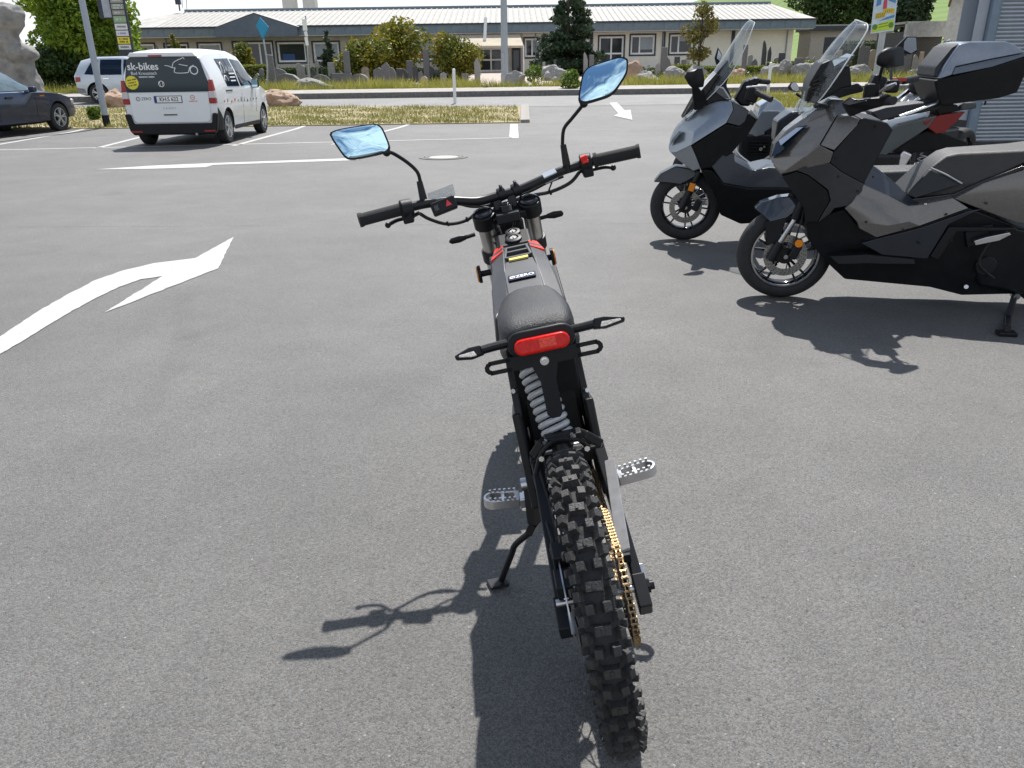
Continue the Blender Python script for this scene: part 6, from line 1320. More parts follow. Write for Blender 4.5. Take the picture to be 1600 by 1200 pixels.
plant('young_tree', 'young rusty leaved tree in front of the cream wall', 'tree', (11.469,50.0,0.72275), crown(g, (.1,0,2.6), (1.35,1.2,2.0), 26, .42), 2600, .13, 'rust', .07, 12, 33)
for i, (px_, w, h, k, lb) in enumerate((((32.556,88.0,2.0), 9, 9.0, 'deep', 'broad dark green tree just right of the showroom'), ((36.445,86.0,2.0), 8, 9.4, 'deep', 'tall dark green tree behind the windscreen of the nearest scooter'), ((39.476,84.0,2.0), 6.5, 8.6, 'dark', 'very dark conifer behind the poster sign'))):
    g = np.random.default_rng(40+i); plant('background_tree', lb, 'tree', px_, crown(g, (0,0,h*.56), (w*.42,2.5,h*.42), 30, w*.15), 7500, .30, k, .25, 8, 41+i, 'dark trees right of the showroom')
plant('shade_bush', 'dark bush beside the top box before the plastered house', 'shrub', (21.165,40.0,0.47775), crown(np.random.default_rng(3), (0,0,1.2), (.7,.6,1.1), 10, .45), 1800, .12, 'deep', .05, 3, 44)
def hedge(label, x0, x1, y, z0, h, d, kind, seed, n=2500):
    g = np.random.default_rng(seed); t = thing('hedge', label, 'hedge', ((x0+x1)/2, y, z0)); w = x1-x0
    q = int(n*max(1, w/5)); f_ = g.integers(0, 3, q); p = np.stack([g.uniform(-w/2, w/2, q), g.uniform(-d/2, d/2, q), g.uniform(0, h, q)], 1)
    p[f_ == 0, 1] = -d/2+g.normal(0, .05, (f_ == 0).sum()); p[f_ == 1, 2] = h+g.normal(0, .04, (f_ == 1).sum())
    u = g.normal(size=(q, 3)); u /= np.linalg.norm(u, axis=1)[:, None]; v = g.normal(size=(q, 3)); s = .11
    co = np.stack([p-u*s*.5, p+v*s*.25, p+u*s*.5, p-v*s*.25], 1).reshape(-1, 3)
    link('foliage', raw_mesh('foliage', co, np.arange(4*q).reshape(-1, 4), LM_[kind]), t)
    MB().box((0,.02,h*.47), (w-.1,d-.14,h*.92)).build('inner_twigs', mat('hedge_core', (.03,.04,.012), .95), t)
for lb, a, c, Y, h, k in (('clipped yellow green hedge behind the blue sign', 392, 480, 56, .95, 'hedge'), ('low hedge strip right of the dome bush, before the entrance', 1005, 1060, 55, .6, 'hedge'), ('low clipped hedge under the cream wall', 1150, 1260, 56, .7, 'hedge'), ('low hedge strip under the young tree', 1062, 1145, 54, .5, 'hedge'), ('dark hedge at the right end of the showroom', 1246, 1345, 66, 1.9, 'deep'), ('bright yellow green hedge beside the top box', 1428, 1470, 60, 1.6, 'hedge'), ('dark low hedge behind the grey gravestones', 480, 560, 57, .7, 'deep'), ('low dark hedge between the golden bushes', 640, 700, 56, .6, 'deep')):
    x0, x1 = (a-800)*Y/1202*1.0, (c-800)*Y/1202*1.0
    sc_ = 1.075; hedge(lb, x0*sc_, x1*sc_, Y, zt(Y)-.05, h, .8, k, a)
for i, (p, h, n, lb) in enumerate((((2.602,34.683,0.347), .95, 700, 'bright green weed clump at the kerb under the right mirror'), ((1.355,42.068,0.528), 1.0, 500, 'tall green weeds right of the steel pole'), ((-12.23,24.072,0.088), .38, 400, 'small green weed at the foot of the leaning pole'))):
    plant('weed_clump', lb, 'weeds', p, [(0,0,h*.5,h*.45,h*.4,h*.5),(h*.2,.05,h*.75,h*.22,.2,h*.25)], n, .10, 'green', .02, 3, 60+i)

# ------------------------------------------------------------ gravestones and boulders of the display yard
M_ST = [mat('granite_grey', (.17,.17,.172), .7, c2=(.11,.11,.115), scale=14, bump=.3, bscale=40), mat('granite_dark', (.07,.07,.075), .45, c2=(.04,.04,.045), scale=14), mat('sandstone', (.42,.35,.27), .85, c2=(.33,.27,.21), scale=9, bump=.3, bscale=30), mat('granite_pale', (.30,.295,.285), .8, c2=(.21,.21,.20), scale=11, bump=.3, bscale=30)]
def arch(w, h, k):
    if k == 'round': return [(-w/2,0),(w/2,0),(w/2,h-w*.35)]+[(w/2*math.cos(a), h-w*.35+w*.35*math.sin(a)) for a in np.linspace(.2, 2.94, 8)]+[(-w/2,h-w*.35)]
    if k == 'peak': return [(-w/2,0),(w/2,0),(w/2,h*.72),(w*.1,h),(-w/2,h*.8)]
    if k == 'slant': return [(-w/2,0),(w/2,0),(w/2,h*.62),(w*.2,h*.85),(-w*.3,h),(-w/2,h*.9)]
    if k == 'wide': return [(-w/2,0),(w/2,0),(w*.46,h*.45),(w*.25,h*.85),(-w*.05,h),(-w*.35,h*.85),(-w*.48,h*.5)]
    if k == 'cross': return [(-w*.17,0),(w*.17,0),(w*.17,h*.55),(w/2,h*.55),(w/2,h*.75),(w*.17,h*.75),(w*.17,h),(-w*.17,h),(-w*.17,h*.75),(-w/2,h*.75),(-w/2,h*.55),(-w*.17,h*.55)]
    return [(-w/2,0),(w/2,0),(w*.46,h),(-w*.46,h)]
GS = [(436,-12.97,47,0.6,1.33,0.87,'wide',0),(450,-11.94,45,0.55,1.51,0.63,'wide',0),(468,-12.53,50,0.67,0.31,1.06,'round',3),(474,-12.31,50,0.67,0.26,0.93,'round',3),(483,-11.73,49,0.65,0.22,0.99,'box',3),(491,-11.66,50,0.67,0.26,0.71,'peak',1),(503,-10.33,46,0.57,1.05,0.53,'wide',0),(410,-14.8,50,0.67,0.26,0.79,'round',0),(403,-14.47,48,0.62,0.3,0.59,'peak',3),(496,-12.35,54,0.77,0.24,1.33,'cross',3),(503,-12.08,54,0.77,0.19,1.05,'cross',1),(519,-10.16,48,0.62,0.42,1.1,'box',3),(543,-8.86,46,0.57,0.37,1.7,'box',0),(535,-9.19,46,0.57,1.14,0.57,'box',0),(562,-8.23,46,0.57,1.05,0.53,'round',0),(571,-8.24,48,0.62,0.47,0.85,'round',2),(592,-7.31,47,0.6,0.58,0.83,'peak',0),(604,-6.87,47,0.6,0.54,1.08,'peak',0),(615,-6.48,47,0.6,0.33,0.83,'slant',0),(598,-7.83,52,0.72,0.23,0.87,'cross',3),(625,-6.24,48,0.62,0.42,0.72,'box',1),(634,-5.91,48,0.62,0.34,0.72,'slant',1),(641,-5.76,49,0.65,0.43,1.12,'box',0),(650,-5.31,48,0.62,0.34,0.85,'slant',1),(658,-4.92,47,0.6,0.29,0.62,'peak',0),(667,-4.66,48,0.62,0.38,1.74,'box',0),(676,-4.35,48,0.62,0.38,0.85,'slant',1),(684,-4.05,48,0.62,0.3,0.68,'slant',0),(663,-4.54,45,0.55,0.36,0.4,'peak',2),(693,-3.57,46,0.57,0.37,0.53,'round',3),(746,-1.68,46,0.57,0.32,1.3,'peak',3),(727,-2.31,45,0.55,0.4,0.48,'box',0),(850,2.36,54,0.77,0.19,0.86,'box',3),(857,2.66,54,0.77,0.24,0.71,'peak',3),(867,3.07,54,0.77,0.19,1.0,'box',1),(874,3.36,54,0.77,0.19,0.67,'round',1),(915,5.06,54,0.77,0.29,1.43,'slant',3),(924,5.44,54,0.77,0.33,1.24,'box',0),(934,5.86,54,0.77,0.19,0.76,'round',1),(989,9.33,62,0.97,0.27,0.55,'round',1),(997,9.71,62,0.97,0.27,0.55,'round',1),(1004,10.05,62,0.97,0.22,0.33,'box',1),(1014,10.53,62,0.97,0.16,0.44,'round',3),(1028,9.41,52,0.72,0.32,0.78,'peak',3),(1037,9.75,52,0.72,0.41,1.65,'box',0),(1044,10.04,52,0.72,0.32,1.1,'slant',0),(1058,11.8,58,0.87,0.41,1.02,'box',1),(1068,12.25,58,0.87,0.31,0.82,'box',0),(1075,12.55,58,0.87,0.26,1.13,'peak',3),(1163,14.22,50,0.67,0.31,1.72,'box',0),(1172,16.31,56,0.82,0.3,1.09,'round',3),(1179,16.32,55,0.8,0.39,0.87,'peak',0),(1194,17.21,56,0.82,0.3,1.98,'slant',1),(1202,17.88,57,0.84,0.25,1.61,'peak',1),(1213,18.39,57,0.84,0.3,0.9,'round',3),(1221,18.41,56,0.82,0.44,1.19,'box',1),(1229,18.45,55,0.8,0.39,0.63,'box',1),(1248,18.21,52,0.72,0.6,0.92,'box',0),(1262,20.89,58,0.87,0.26,0.87,'round',3),(1272,21.33,58,0.87,0.2,0.92,'peak',3),(1283,21.84,58,0.87,0.26,0.61,'round',2),(1290,21.77,57,0.84,0.3,0.9,'box',2),(1345,22.05,52,0.72,0.37,1.83,'peak',0),(1352,22.78,53,0.75,0.42,1.5,'box',0),(1362,23.62,54,0.77,0.38,1.33,'round',2),(1408,22.75,48,0.62,0.47,1.02,'round',0),(1419,23.62,49,0.65,0.3,1.38,'box',0),(1430,23.56,48,0.62,0.34,1.1,'slant',3),(1438,24.34,49,0.65,0.22,1.21,'box',2),(1310,21.48,54,0.77,0.33,1.33,'box',2),(1321,21.55,53,0.75,0.37,0.93,'round',3),(1460,23.62,46,0.57,0.32,1.14,'box',0),(1471,23.99,46,0.57,0.32,1.3,'box',0)]
LANDM = ((416,'the blue sign'),(484,'the thin white signpost'),(543,'the square pillar stone'),(618,'the tall golden bush'),(716,'the dome bush'),(789,'the steel pole'),(886,'the spruce'),(1037,'the tall pillar stone'),(1090,'the young tree'),(1204,'the right white post'),(1362,'the poster pole'),(1470,'the top box'))
def gs_labels(GS):
    base = []
    for p, x, y, z, w, h, k, m in GS:
        d, n = min((abs(p-a), i) for i, (a, _) in enumerate(LANDM)); a, nm = LANDM[n]
        pos = 'by' if d < 7 else 'left of' if p < a else 'right of'
        base.append('%s %s gravestone %s %s' % (LBL[k][0], TONE[m], pos, nm))
    out = list(base); ordn = ('leftmost', 'second from left', 'third from left', 'fourth from left', 'fifth from left')
    for b_ in set(base):
        idx = [i for i, q in enumerate(base) if q == b_]
        if len(idx) > 1:
            for r_, i in enumerate(sorted(idx, key=lambda j: GS[j][0])): out[i] = b_+', '+ordn[r_]
    return out
LBL = {'round': ('round topped', 'round-topped gravestones'), 'peak': ('pointed', 'pointed gravestones'), 'slant': ('slant topped', 'slant-topped gravestones'), 'wide': ('low wide rough', 'low wide gravestones'), 'cross': ('small cross shaped', 'grave crosses'), 'box': ('upright rectangular', 'rectangular gravestones')}
TONE = ('grey', 'dark polished', 'sandy', 'pale')
GL = gs_labels(GS)
for i, (px_, x, y, z, w, h, k, m) in enumerate(GS):
    g = random.Random(i); d = max(.14, min(.34, w*.35))
    t = thing('gravestone', GL[i], 'gravestone', (x, y, z), g.uniform(-.25, .25), '%s %s' % (TONE[m], LBL[k][1]))
    MB().prism(arch(w, h, k), 'y', -d/2, d/2).build('headstone', M_ST[m], t, bevel=.025, loc=(0,0,.1))
    MB().box((0,0,.05), (w*1.12, d*1.7, .14)).build('plinth', M_ST[0 if m != 0 else 3], t, bevel=.02)
gq_ = np.random.default_rng(77); bl_ = []
for i in range(150):
    yy = gq_.uniform(44, 60); bl_.append((gq_.uniform(-17, 27), yy, zt(yy)+.12, gq_.uniform(.25,.7), .35, gq_.uniform(.15,.42)))
bl_ = [q for q in bl_ if not (-2.5 < q[0] < 7)]
co_, f_ = leaves(gq_, bl_, 15000, .12)
tag(stuff(link('ground_cover', raw_mesh('ground_cover', co_, f_, LM_['deep']))), 'low dark green ground cover growing between the gravestones', 'ground cover')
def rock(name, label, cat, loc, size, m, seed, group=None, sub=4, rough=.22, parts=None):
    bm = bmesh.new(); bmesh.ops.create_icosphere(bm, subdivisions=sub, radius=1); g = np.random.default_rng(seed); K = g.normal(size=(7, 3))*1.6; ph = g.uniform(0, 6, 7); cut = [(Vector(g.normal(size=3)).normalized(), g.uniform(.55, .85)) for _ in range(7)]
    for v in bm.verts:
        p = v.co.copy()
        for n, d in cut:
            e = p.dot(n)-d
            if e > 0: p -= n*e*.85
        q = np.array(p); p *= 1+rough*float(np.mean(np.sin(K@q*1.7+ph)))+.20*mnoise.fractal(p*1.9+Vector((seed,0,0)), .8, 2.1, 5)
        v.co = Vector((p.x*size[0], p.y*size[1], (p.z+.62)*size[2]))
    me = bpy.data.meshes.new(name); bm.to_mesh(me); bm.free(); me.materials.append(m); me.shade_smooth(); me.set_sharp_from_angle(angle=R(24))
    o = link(name, me); o.location = loc; return tag(o, label, cat, group)
M_RROCK = mat('red_sandstone', (.27,.17,.115), .9, c2=(.38,.28,.21), scale=4, bump=.8, bscale=14); M_LIME = mat('limestone', (.30,.29,.27), .9, c2=(.17,.165,.16), scale=3, bump=.9, bscale=9); M_GROCK = mat('grey_rock', (.27,.26,.25), .9, c2=(.18,.175,.17), scale=5, bump=.6, bscale=14)
for i, (p, s, m, lb) in enumerate((((-14.205,29.699,0.225), (.62,.5,.42), M_RROCK, 'reddish boulder left of the van on the grass strip'), ((-8.042,29.138,0.212), (.72,.55,.40), M_RROCK, 'pinkish boulder at the front of the van'), ((-9.212,39.314,0.461), (.9,.6,.42), M_GROCK, 'dark rock at the foot of the thin white signpost'), ((0.444,42.343,0.535), (.6,.5,.5), M_ST[3], 'pale rock right of the steel pole'), ((6.779,44.95,0.599), (.75,.6,.75), M_RROCK, 'large reddish boulder right of the right mirror'), ((7.189,43.205,0.556), (.65,.5,.4), M_ST[3], 'flat whitish rock beside the reddish boulder'), ((2.485,48.178,0.678), (.7,.5,.55), M_ST[3], 'pale rounded rock left of the right mirror'), ((2.922,44.584,0.59), (.6,.5,.5), M_ST[3], 'whitish rock hidden partly by the right mirror'), ((8.967,44.217,0.581), (.75,.5,.5), M_GROCK, 'low grey rock left of the silver scooter screen'), ((11.16,48.935,0.697), (.6,.5,.45), M_ST[3], 'pale rock under the young tree'), ((14.587,45.735,0.618), (.7,.5,.5), M_GROCK, 'broad grey boulder behind the right white post'), ((15.745,47.21,0.654), (.5,.5,.6), M_GROCK, 'small grey boulder right of the white post'), ((16.251,45.134,0.604), (.85,.5,.55), M_ST[3], 'wide pale arched rock left of the near windscreen'), ((18.266,42.691,0.544), (.8,.5,.5), M_GROCK, 'wide grey rock behind the scooter dashboard'), ((21.655,43.181,0.556), (.7,.5,.45), M_ST[3], 'white rock left of the top box'), ((12.43,44.72,0.593), (.6,.4,.4), M_RROCK, 'reddish stone block behind the silver scooter bars'))):
    rock('boulder', lb, 'boulder', (p[0], p[1], p[2]-.04), s, m, 70+i)
# weathered limestone sculpture at the left edge
sc_ = thing('limestone_sculpture', 'large weathered grey limestone sculpture behind the dark blue car', 'sculpture', (-18.706,33.0,0.20625000000000002))
b = MB()
for c, r in (((-1.2,0,.5),(1.25,.6,.7)),((-1.15,.1,1.3),(1.0,.5,.5)),((-.45,0,1.95),(.72,.5,.36)),((-.95,0,2.4),(.62,.45,.5)),((-.62,0,3.15),(.62,.45,.62)),((-.45,0,3.3),(.5,.4,.4)),((-.22,0,1.25),(.22,.3,.75)),((-.05,0,.5),(.2,.35,.7)),((-1.6,0,2.3),(.7,.5,.7)),((-1.8,0,3.0),(.4,.35,.5))): b.ell(c, r, 16, 10)
o = b.build('carved_stone', M_LIME, sc_, ang=None); md = o.modifiers.new('rm', 'REMESH'); md.mode = 'VOXEL'; md.voxel_size = .07; md.use_smooth_shade = True
tx = bpy.data.textures.new('pit', 'CLOUDS'); tx.noise_scale = .35; dm = o.modifiers.new('dp', 'DISPLACE'); dm.texture = tx; dm.strength = .22
rock('small_boulder', 'small pale rock at the foot of the limestone sculpture', 'boulder', (-32.776,58.201,0.924), (.5,.4,.5), M_ST[3], 99)

# ------------------------------------------------------------ poles, posts, signs
M_GALV = mat('galvanised', (.42,.44,.46), .5, .5, c2=(.34,.36,.38), scale=8)
q = (-10.711,21.678,0.029)
t = thing('street_pole', 'grey metal pole with black foot between the blue car and the van', 'pole', q)
MB().cyl((0,0,.3), (0,0,7), .082, .07, n=20).build('shaft', mat('grey_pole_paint', (.32,.36,.40), .45, var=.06), t); MB().cyl((0,0,0), (0,0,.31), .09, n=20).build('foot_sleeve', M_BLK, t)
q = (-0.152,43.998,0.576)
t = thing('lamp_post', 'tall straight steel pole in the middle before the entrance', 'pole', q)
MB().cyl((0,0,0), (0,0,12), .19, .12, n=20).build('shaft', mat('grey_pole_paint', (.32,.36,.40), .45, var=.06), t); MB().cyl((0,0,0), (0,0,.5), .21, n=20).build('foot_sleeve', M_GALV, t)
MB().box((-.1,-.17,1.3), (.12,.06,.5)).build('service_hatch', M_GALV, t)
for p, h, lb in (((-1.893,29.217,0.214), 1.16, 'white post standing at the back of the near grass strip'), ((9.608,30.349,0.241), 1.2, 'white post behind the handlebar of the silver scooter')):
    t = thing('marker_post', lb, 'post', p, group='white marker posts')
    MB().cyl((0,0,0), (0,0,h-.06), .055, n=16).build('shaft', M_WHT, t); MB().lathe([(.055,0),(.05,.04),(.03,.06),(0,.065)], (0,0,h-.06), 'z', 16).build('cap', M_WHT, t)
# blue lozenge sign twisted on its post
Y = 41.5; q = (-12.158,41.5,0.5145000000000001)
t = thing('lozenge_sign', 'bent bright blue lozenge sign on a thin post beside a grey stele', 'sign', q)
P = [Vector(p)-Vector(q) for p in [(-12.012,41.5,2.798),(-11.678,41.3,3.215),(-11.566,41.2,3.379),(-12.029,41.5,3.823),(-12.326,41.7,3.469)]]
MB().slab(P, (0,1,0), .05).build('sign_plate', mat('sign_blue', (.02,.28,.50), .4), t, bevel=.01)
MB().slab([P[0]+Vector((.0,-.01,.05)), P[1]+Vector((-.06,-.02,0)), P[2]+Vector((-.1,-.02,-.05))], (0,-1,0), .03).build('bent_corner', mat('sign_blue_pale', (.10,.42,.6), .4), t)
MB().tube([tuple(P[0]+Vector((0,.05,.3))), tuple((P[0]+Vector((.25,.05,0)))*.5), (.0,.05,0)], .045, 8).build('post', M_GALV, t)
t = thing('stone_stele', 'narrow grey stele standing beside the blue sign post', 'stele', (q[0]+.15, 42.2, zt(42.2)))
MB().prism([(-.22,0),(.22,0),(.17,1.6),(-.15,1.65)], 'y', -.12, .12).build('shaft', M_ST[0], t, bevel=.02); MB().box((0,0,.06), (.6,.4,.16)).build('plinth', M_ST[3], t)
q = (-10.332,43.0,0.55125)
t = thing('plate_sign', 'thin signpost with narrow white plates left of the golden bushes', 'sign', q)
for k, (a, c) in enumerate([(Vector(p)-Vector(q), Vector(r)-Vector(q)) for p, r in [((-10.249,43.0,3.798),(-10.245,43.0,3.269)),((-10.248,43.0,3.239),(-10.21,43.0,3.001)),((-10.246,43.0,2.972),(-10.225,43.0,2.584))]]):
    MB().beam(a, c, .22 if k == 0 else .16, .04, (0,1,0)).build('sign_plate', M_WHT, t, bevel=.01)
MB().cyl((0,.05,0), Vector((-10.168,43.0,3.943))-Vector(q)+Vector((0,.05,0)), .035).build('post', M_GALV, t)
# signboard column at the left
q = (-18.251,40.0,0.47775)
t = thing('signboard_column', 'tall dark signboard column with stacked company plates behind the cars', 'sign', q)
XL, XR = -18.464-q[0], -17.889-q[0]
MB().box(((XL+XR)/2,.12,4.2), (XR-XL+.12,.16,5.0)).build('board', M_SURR, t, bevel=.02)
MB().box((XL-.42,.35,5.4), (.6,.3,4.2)).build('rear_board', M_SURR, t, bevel=.02); MB().box((XL-.32,.19,5.4), (.36,.02,4.1)).build('rear_board_face', mat('pale_blue_face', (.35,.37,.42), .5), t)
for x in (XL+.1, XR-.1): MB().cyl((x,.15,0), (x,.15,2), .06).build('leg', M_GALV, t)
zz = [1.934,2.184,2.516,2.791,3.091,3.416,3.659,3.927,4.194,4.459]
for k in range(len(zz)-1):
    c = ((.62,.62,.62),(.72,.60,.04),(.62,.62,.66),(.66,.66,.64),(.25,.36,.22),(.26,.25,.22),(.24,.28,.24),(.28,.27,.25),(.3,.32,.3))[k]
    pn = MB().box(((XL+XR)/2,.02,(zz[k]+zz[k+1])/2), (XR-XL,.03,zz[k+1]-zz[k]-.04)).build('company_plate', mat('plate_%d' % k, c, .5, var=.05), t)
    pm = M_INK if k in (0,1,3) else mat('violet_print', (.16,.10,.4), .5) if k == 2 else mat('pale_print', (.55,.56,.5), .5)
    for j in range(2 if k in (1, 6) else 1): print_line('plate_print', pm, pn, ((XL+XR)/2,.004,(zz[k]+zz[k+1])/2+(.06-.12*j if k in (1, 6) else 0)), (XR-XL)*.7, .09, 9, 20+k*3+j)
# event poster on a pole at the right
q = (12.267,27.57,0.173); Yp = q[1]
t = thing('poster_sign', 'white and yellow-green event poster fixed to a grey pole at the right', 'sign', q)
C4 = [Vector(p)-Vector(q) for p in [(11.843,27.57,2.244),(12.582,27.57,2.33),(12.53,27.57,3.452),(11.798,27.57,3.406)]]
for p in C4: p.y -= .12
MB().cyl((0,.0,0), (.03,0,C4[2].z+.3), .10, n=16).build('post', mat('grey_pole_pale', (.40,.42,.44), .5), t)
MB().slab(C4, (0,1,0), .03).build('poster_board', mat('poster_white', (.62,.70,.74), .5, c2=(.45,.56,.66), scale=7), t)
def on(u, v, dy=-.006): p = (C4[0]*(1-u)+C4[1]*u)*(1-v)+(C4[3]*(1-u)+C4[2]*u)*v; return Vector((p.x, p.y+dy, p.z))
def band(name, m, uv, dy=-.006): MB().slab([on(u, v, dy) for u, v in uv], (0,-1,0), .003).build(name, m, t)
band('yellow_green_band', mat('acid_yellow', (.55,.68,.03), .5, c2=(.42,.58,.05), scale=9), [(.04,.04),(.96,.05),(.95,.30),(.6,.27),(.04,.19)])
for u in (.14, .84): MB().cyl(on(u,.16,-.010), on(u,.16,-.014), .085, n=16).build('band_spot', mat('olive_print', (.10,.22,.03), .5), t)
for k in range(2): band('band_text_line', mat('olive_print', (.10,.22,.03), .5), [(.30,.13+.07*k),(.70,.15+.07*k),(.70,.17+.07*k),(.30,.15+.07*k)], -.010)
band('blue_swoosh', mat('poster_blue', (.08,.22,.45), .5), [(.30,.30),(.95,.35),(.95,.42),(.6,.38)], -.009)
band('title_block', mat('poster_yellow', (.62,.45,.03), .5), [(.12,.36),(.52,.40),(.56,.53),(.12,.50)], -.010); band('title_block', mat('poster_yellow', (.62,.45,.03), .5), [(.45,.50),(.92,.46),(.92,.58),(.42,.62)], -.009)
for k in range(5): band('title_stroke', mat('title_dark', (.16,.12,.02), .6), [(.16+.075*k,.39),(.18+.075*k,.39),(.20+.075*k,.50),(.18+.075*k,.50)], -.0145)
for k in range(4): band('title_stroke', mat('title_dark', (.16,.12,.02), .6), [(.52+.09*k,.50),(.54+.09*k,.50),(.54+.09*k,.57),(.52+.09*k,.57)], -.0135)
band('red_figure', mat('poster_red', (.55,.06,.10), .5), [(.40,.60),(.56,.60),(.56,.80),(.50,.93),(.42,.86)], -.010)
band('blue_patch', mat('poster_blue', (.08,.22,.45), .5), [(.10,.68),(.30,.72),(.30,.95),(.12,.9)], -.008); band('blue_patch', mat('poster_blue', (.08,.22,.45), .5), [(.62,.80),(.92,.72),(.94,.80),(.66,.92)], -.008)

# ------------------------------------------------------------ right side: shop front with roller shutter, plastered house, wall, hills
SY = 13.6
X0, X1 = 7.519, 7.7
shop = thing('shop_building', 'blue-grey shop front with closed roller shutter at the right edge', 'building', (X0, SY, 0))
M_SHW = mat('shop_panel', (.36,.39,.43), .55, c2=(.31,.34,.38), scale=2); M_SHF = mat('shutter_frame', (.16,.21,.26), .45)
w_ = X1-X0
MB().prism([(0,0),(w_,0),(w_+.49*X0/SY,.49),(.49*X0/SY,.49)], 'z', 0, 6.4).build('corner_pier', M_SHW, shop, bevel=.01)
MB().box((w_+.07,-.03,3.2), (.12,.12,6.4)).build('shutter_guide', M_SHF, shop, bevel=.01); MB().box((w_+.165,.0,3.2), (.05,.06,6.4)).build('shutter_guide', M_SHF, shop, bevel=.005)
sm = MB().prism([(0,0),(-.012,.010),(-.020,.030),(-.012,.052),(0,.058)], 'x', 0, 5.6).mesh('slat', mat('shutter_slat', (.33,.36,.39), .45, .3, var=.05), ang=40)
sh = link('roller_shutter', None, shop); sh.location = (w_+.19, .05, .08)
MB().box((2.8,.035,1.95), (5.6,.02,3.9)).build('shutter_backing', M_SHF, sh)
for k in range(66):
    o = link('slat', sm, sh); o.location = (0, 0, .0595*k)
MB().box((3.3+w_,.2,5.2), (6.2,.4,2.4)).build('header_wall', M_SHW, shop); k_ = X0/SY*1.02; fp = [(.02,.5),(6.4,.5),(6.4+5*k_,5.5),(.02+5*k_,5.5)]
MB().prism(fp, 'z', 0, 6.38).build('rear_block', M_SHW, shop); MB().prism([(-.05,-.1),(6.6,-.1),(6.6+5.2*k_,5.8),(5.2*k_,5.8)], 'z', 6.405, 6.6).build('roof', M_SHF, shop)
# rough plastered house behind
hx0, hx1 = 23.361, 25.65
hs = thing('plastered_house', 'white rough plastered house showing left of the shutter', 'house', (hx0, 45, zt(45)))
kh = hx0/45*1.03; MB().prism([(0,0),(8,0),(8+6*kh,6),(6*kh,6)], 'z', -.2, 5.4).build('wall', mat('rough_plaster', (.62,.60,.57), .95, c2=(.48,.46,.44), scale=5, bump=1.0, bscale=22), hs)
MB().add([(-.9,-.8,4.4),(9,-.8,4.4),(9+3.2*kh,3.2,6.6),(-.9+3.2*kh,3.2,6.6),(-.9+6.8*kh,6.8,4.4),(9+6.8*kh,6.8,4.4)], [(0,1,2,3),(3,2,5,4)]).add([(-.9,-.8,4.15),(9,-.8,4.15),(9,-.8,4.4),(-.9,-.8,4.4)], [(0,1,2,3)]).build('roof', mat('brown_roof', (.16,.10,.07), .8), hs, ang=None)
MB().cyl((-.3,-.7,4.3), (-.05,-.05,3.5), .06).build('down_pipe', mat('copper_pipe', (.2,.12,.09), .6), hs); MB().box((2.4,-.02,2.2), (1.2,.06,1.3)).build('window', M_SURR, hs)
wx0, wx1 = 24.549, 27.153
t = thing('garage_roof', 'low shed with pale streaked fascia left of the plastered house', 'shed', ((wx0+wx1)/2, 52, zt(52)))
MB().box((0,0,2.49), (wx1-wx0,.3,.85)).build('fascia', mat('streaked_white', (.55,.55,.54), .85, c2=(.36,.36,.35), scale=4), t, bevel=.02)
MB().box((0,2.2,1.2), (wx1-wx0-.3,4,2.4)).build('wall', mat('shed_wall', (.09,.085,.08), .9), t); MB().box((0,2.2,2.89), (wx1-wx0,4.6,.12)).build('roof', M_ROOF, t)
t = thing('low_outbuilding', 'low pale outbuilding with dark roof edge under the dark trees', 'shed', (29.666, 74, zt(74)))
MB().box((0,0,1.6), (7,3,3.2)).build('wall', mat('outbuilding_wall', (.40,.37,.33), .9), t); MB().box((0,-.2,2.9), (7.6,3.8,.35)).build('roof', M_SURR, t); MB().box((-1.5,-1.52,1.5), (1.6,.05,1.4)).build('door', M_SURR, t)
t = thing('yellow_house', 'small yellow house with red tiled roof behind the leaning pole', 'house', (-29.736, 60, zt(60)))
MB().box((0,0,1.5), (3.6,4,3.0)).build('wall', mat('yellow_render', (.60,.50,.30), .9), t)
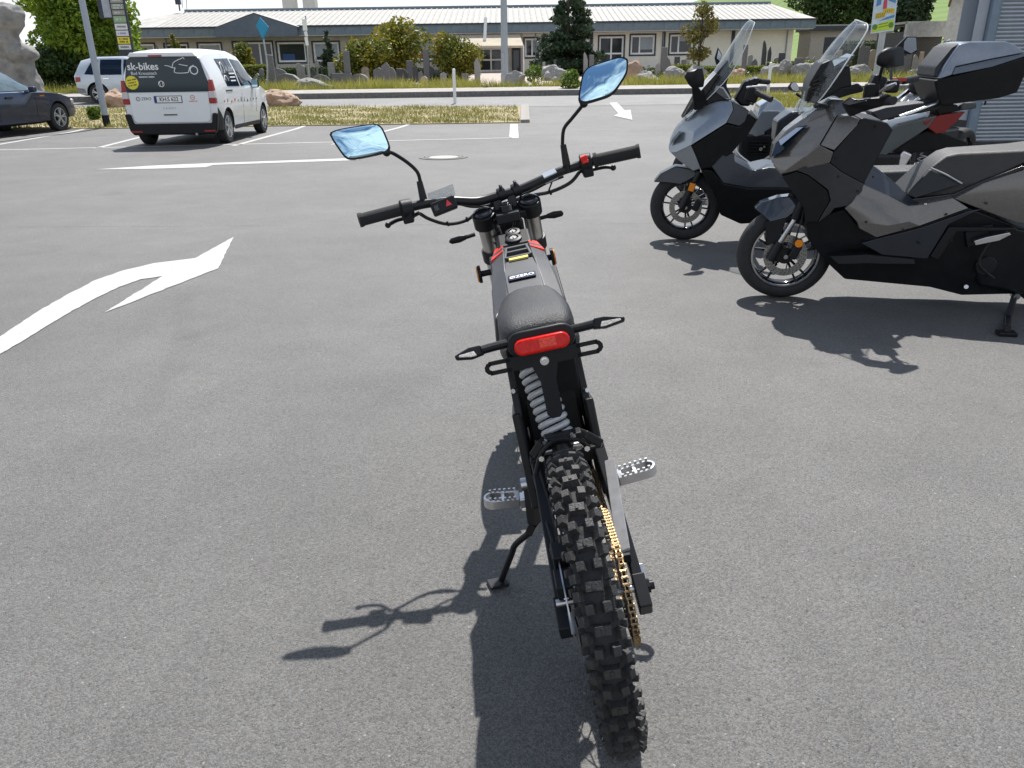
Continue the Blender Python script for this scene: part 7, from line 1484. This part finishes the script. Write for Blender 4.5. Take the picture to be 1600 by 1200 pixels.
MB().add([(-2.1,-2.3,2.9),(2.1,-2.3,2.9),(2.1,0,4.4),(-2.1,0,4.4),(-2.1,2.3,2.9),(2.1,2.3,2.9)], [(0,1,2,3),(3,2,5,4)]).build('roof', mat('red_tile', (.30,.13,.09), .85, c2=(.22,.09,.06), scale=8), t, ang=None)
MB().box((-.8,-2.02,1.6), (.8,.05,.9)).build('window', M_SURR, t); MB().box((1.0,-2.02,1.3), (.9,.05,1.9)).build('door', M_SURR, t)
# hills with field strips
def hillz(x, y):
    t = min(1, max(0, (x-70)/70)); s = t*t*(3-2*t); u = min(1, max(0, (y-150)/300)); v = u*u*(3-2*u); return zt(95)+.5+(44*s+1.2*math.sin(x*.02))*v
b = MB(); xs = list(range(-400, 701, 20)); ys_ = list(range(110, 701, 15)); b.add([(x, y, hillz(x, y)-.5) for y in ys_ for x in xs], [(j*len(xs)+i, j*len(xs)+i+1, (j+1)*len(xs)+i+1, (j+1)*len(xs)+i) for j in range(len(ys_)-1) for i in range(len(xs)-1)])
m, N, L, bs = nodes('hill_fields')
tc = N.new('ShaderNodeTexCoord'); wv = N.new('ShaderNodeTexWave'); wv.wave_type = 'BANDS'; wv.bands_direction = 'Y'; wv.inputs['Scale'].default_value = .045; wv.inputs['Distortion'].default_value = 1.5; L.new(tc.outputs['Object'], wv.inputs['Vector'])
cr = N.new('ShaderNodeValToRGB'); cr.color_ramp.elements[0].color = (.09,.16,.03,1); cr.color_ramp.elements[1].color = (.15,.21,.05,1); nn = N.new('ShaderNodeTexNoise'); nn.inputs['Scale'].default_value = .05; L.new(tc.outputs['Object'], nn.inputs['Vector'])
mm_ = N.new('ShaderNodeMix'); mm_.data_type = 'FLOAT'; mm_.inputs[0].default_value = .45; L.new(wv.outputs[1], mm_.inputs[2]); L.new(nn.outputs[0], mm_.inputs[3]); L.new(mm_.outputs[0], cr.inputs[0]); L.new(cr.outputs[0], bs.inputs['Base Color']); bs.inputs['Roughness'].default_value = .95
structure(b.build('hills', m, ang=180))
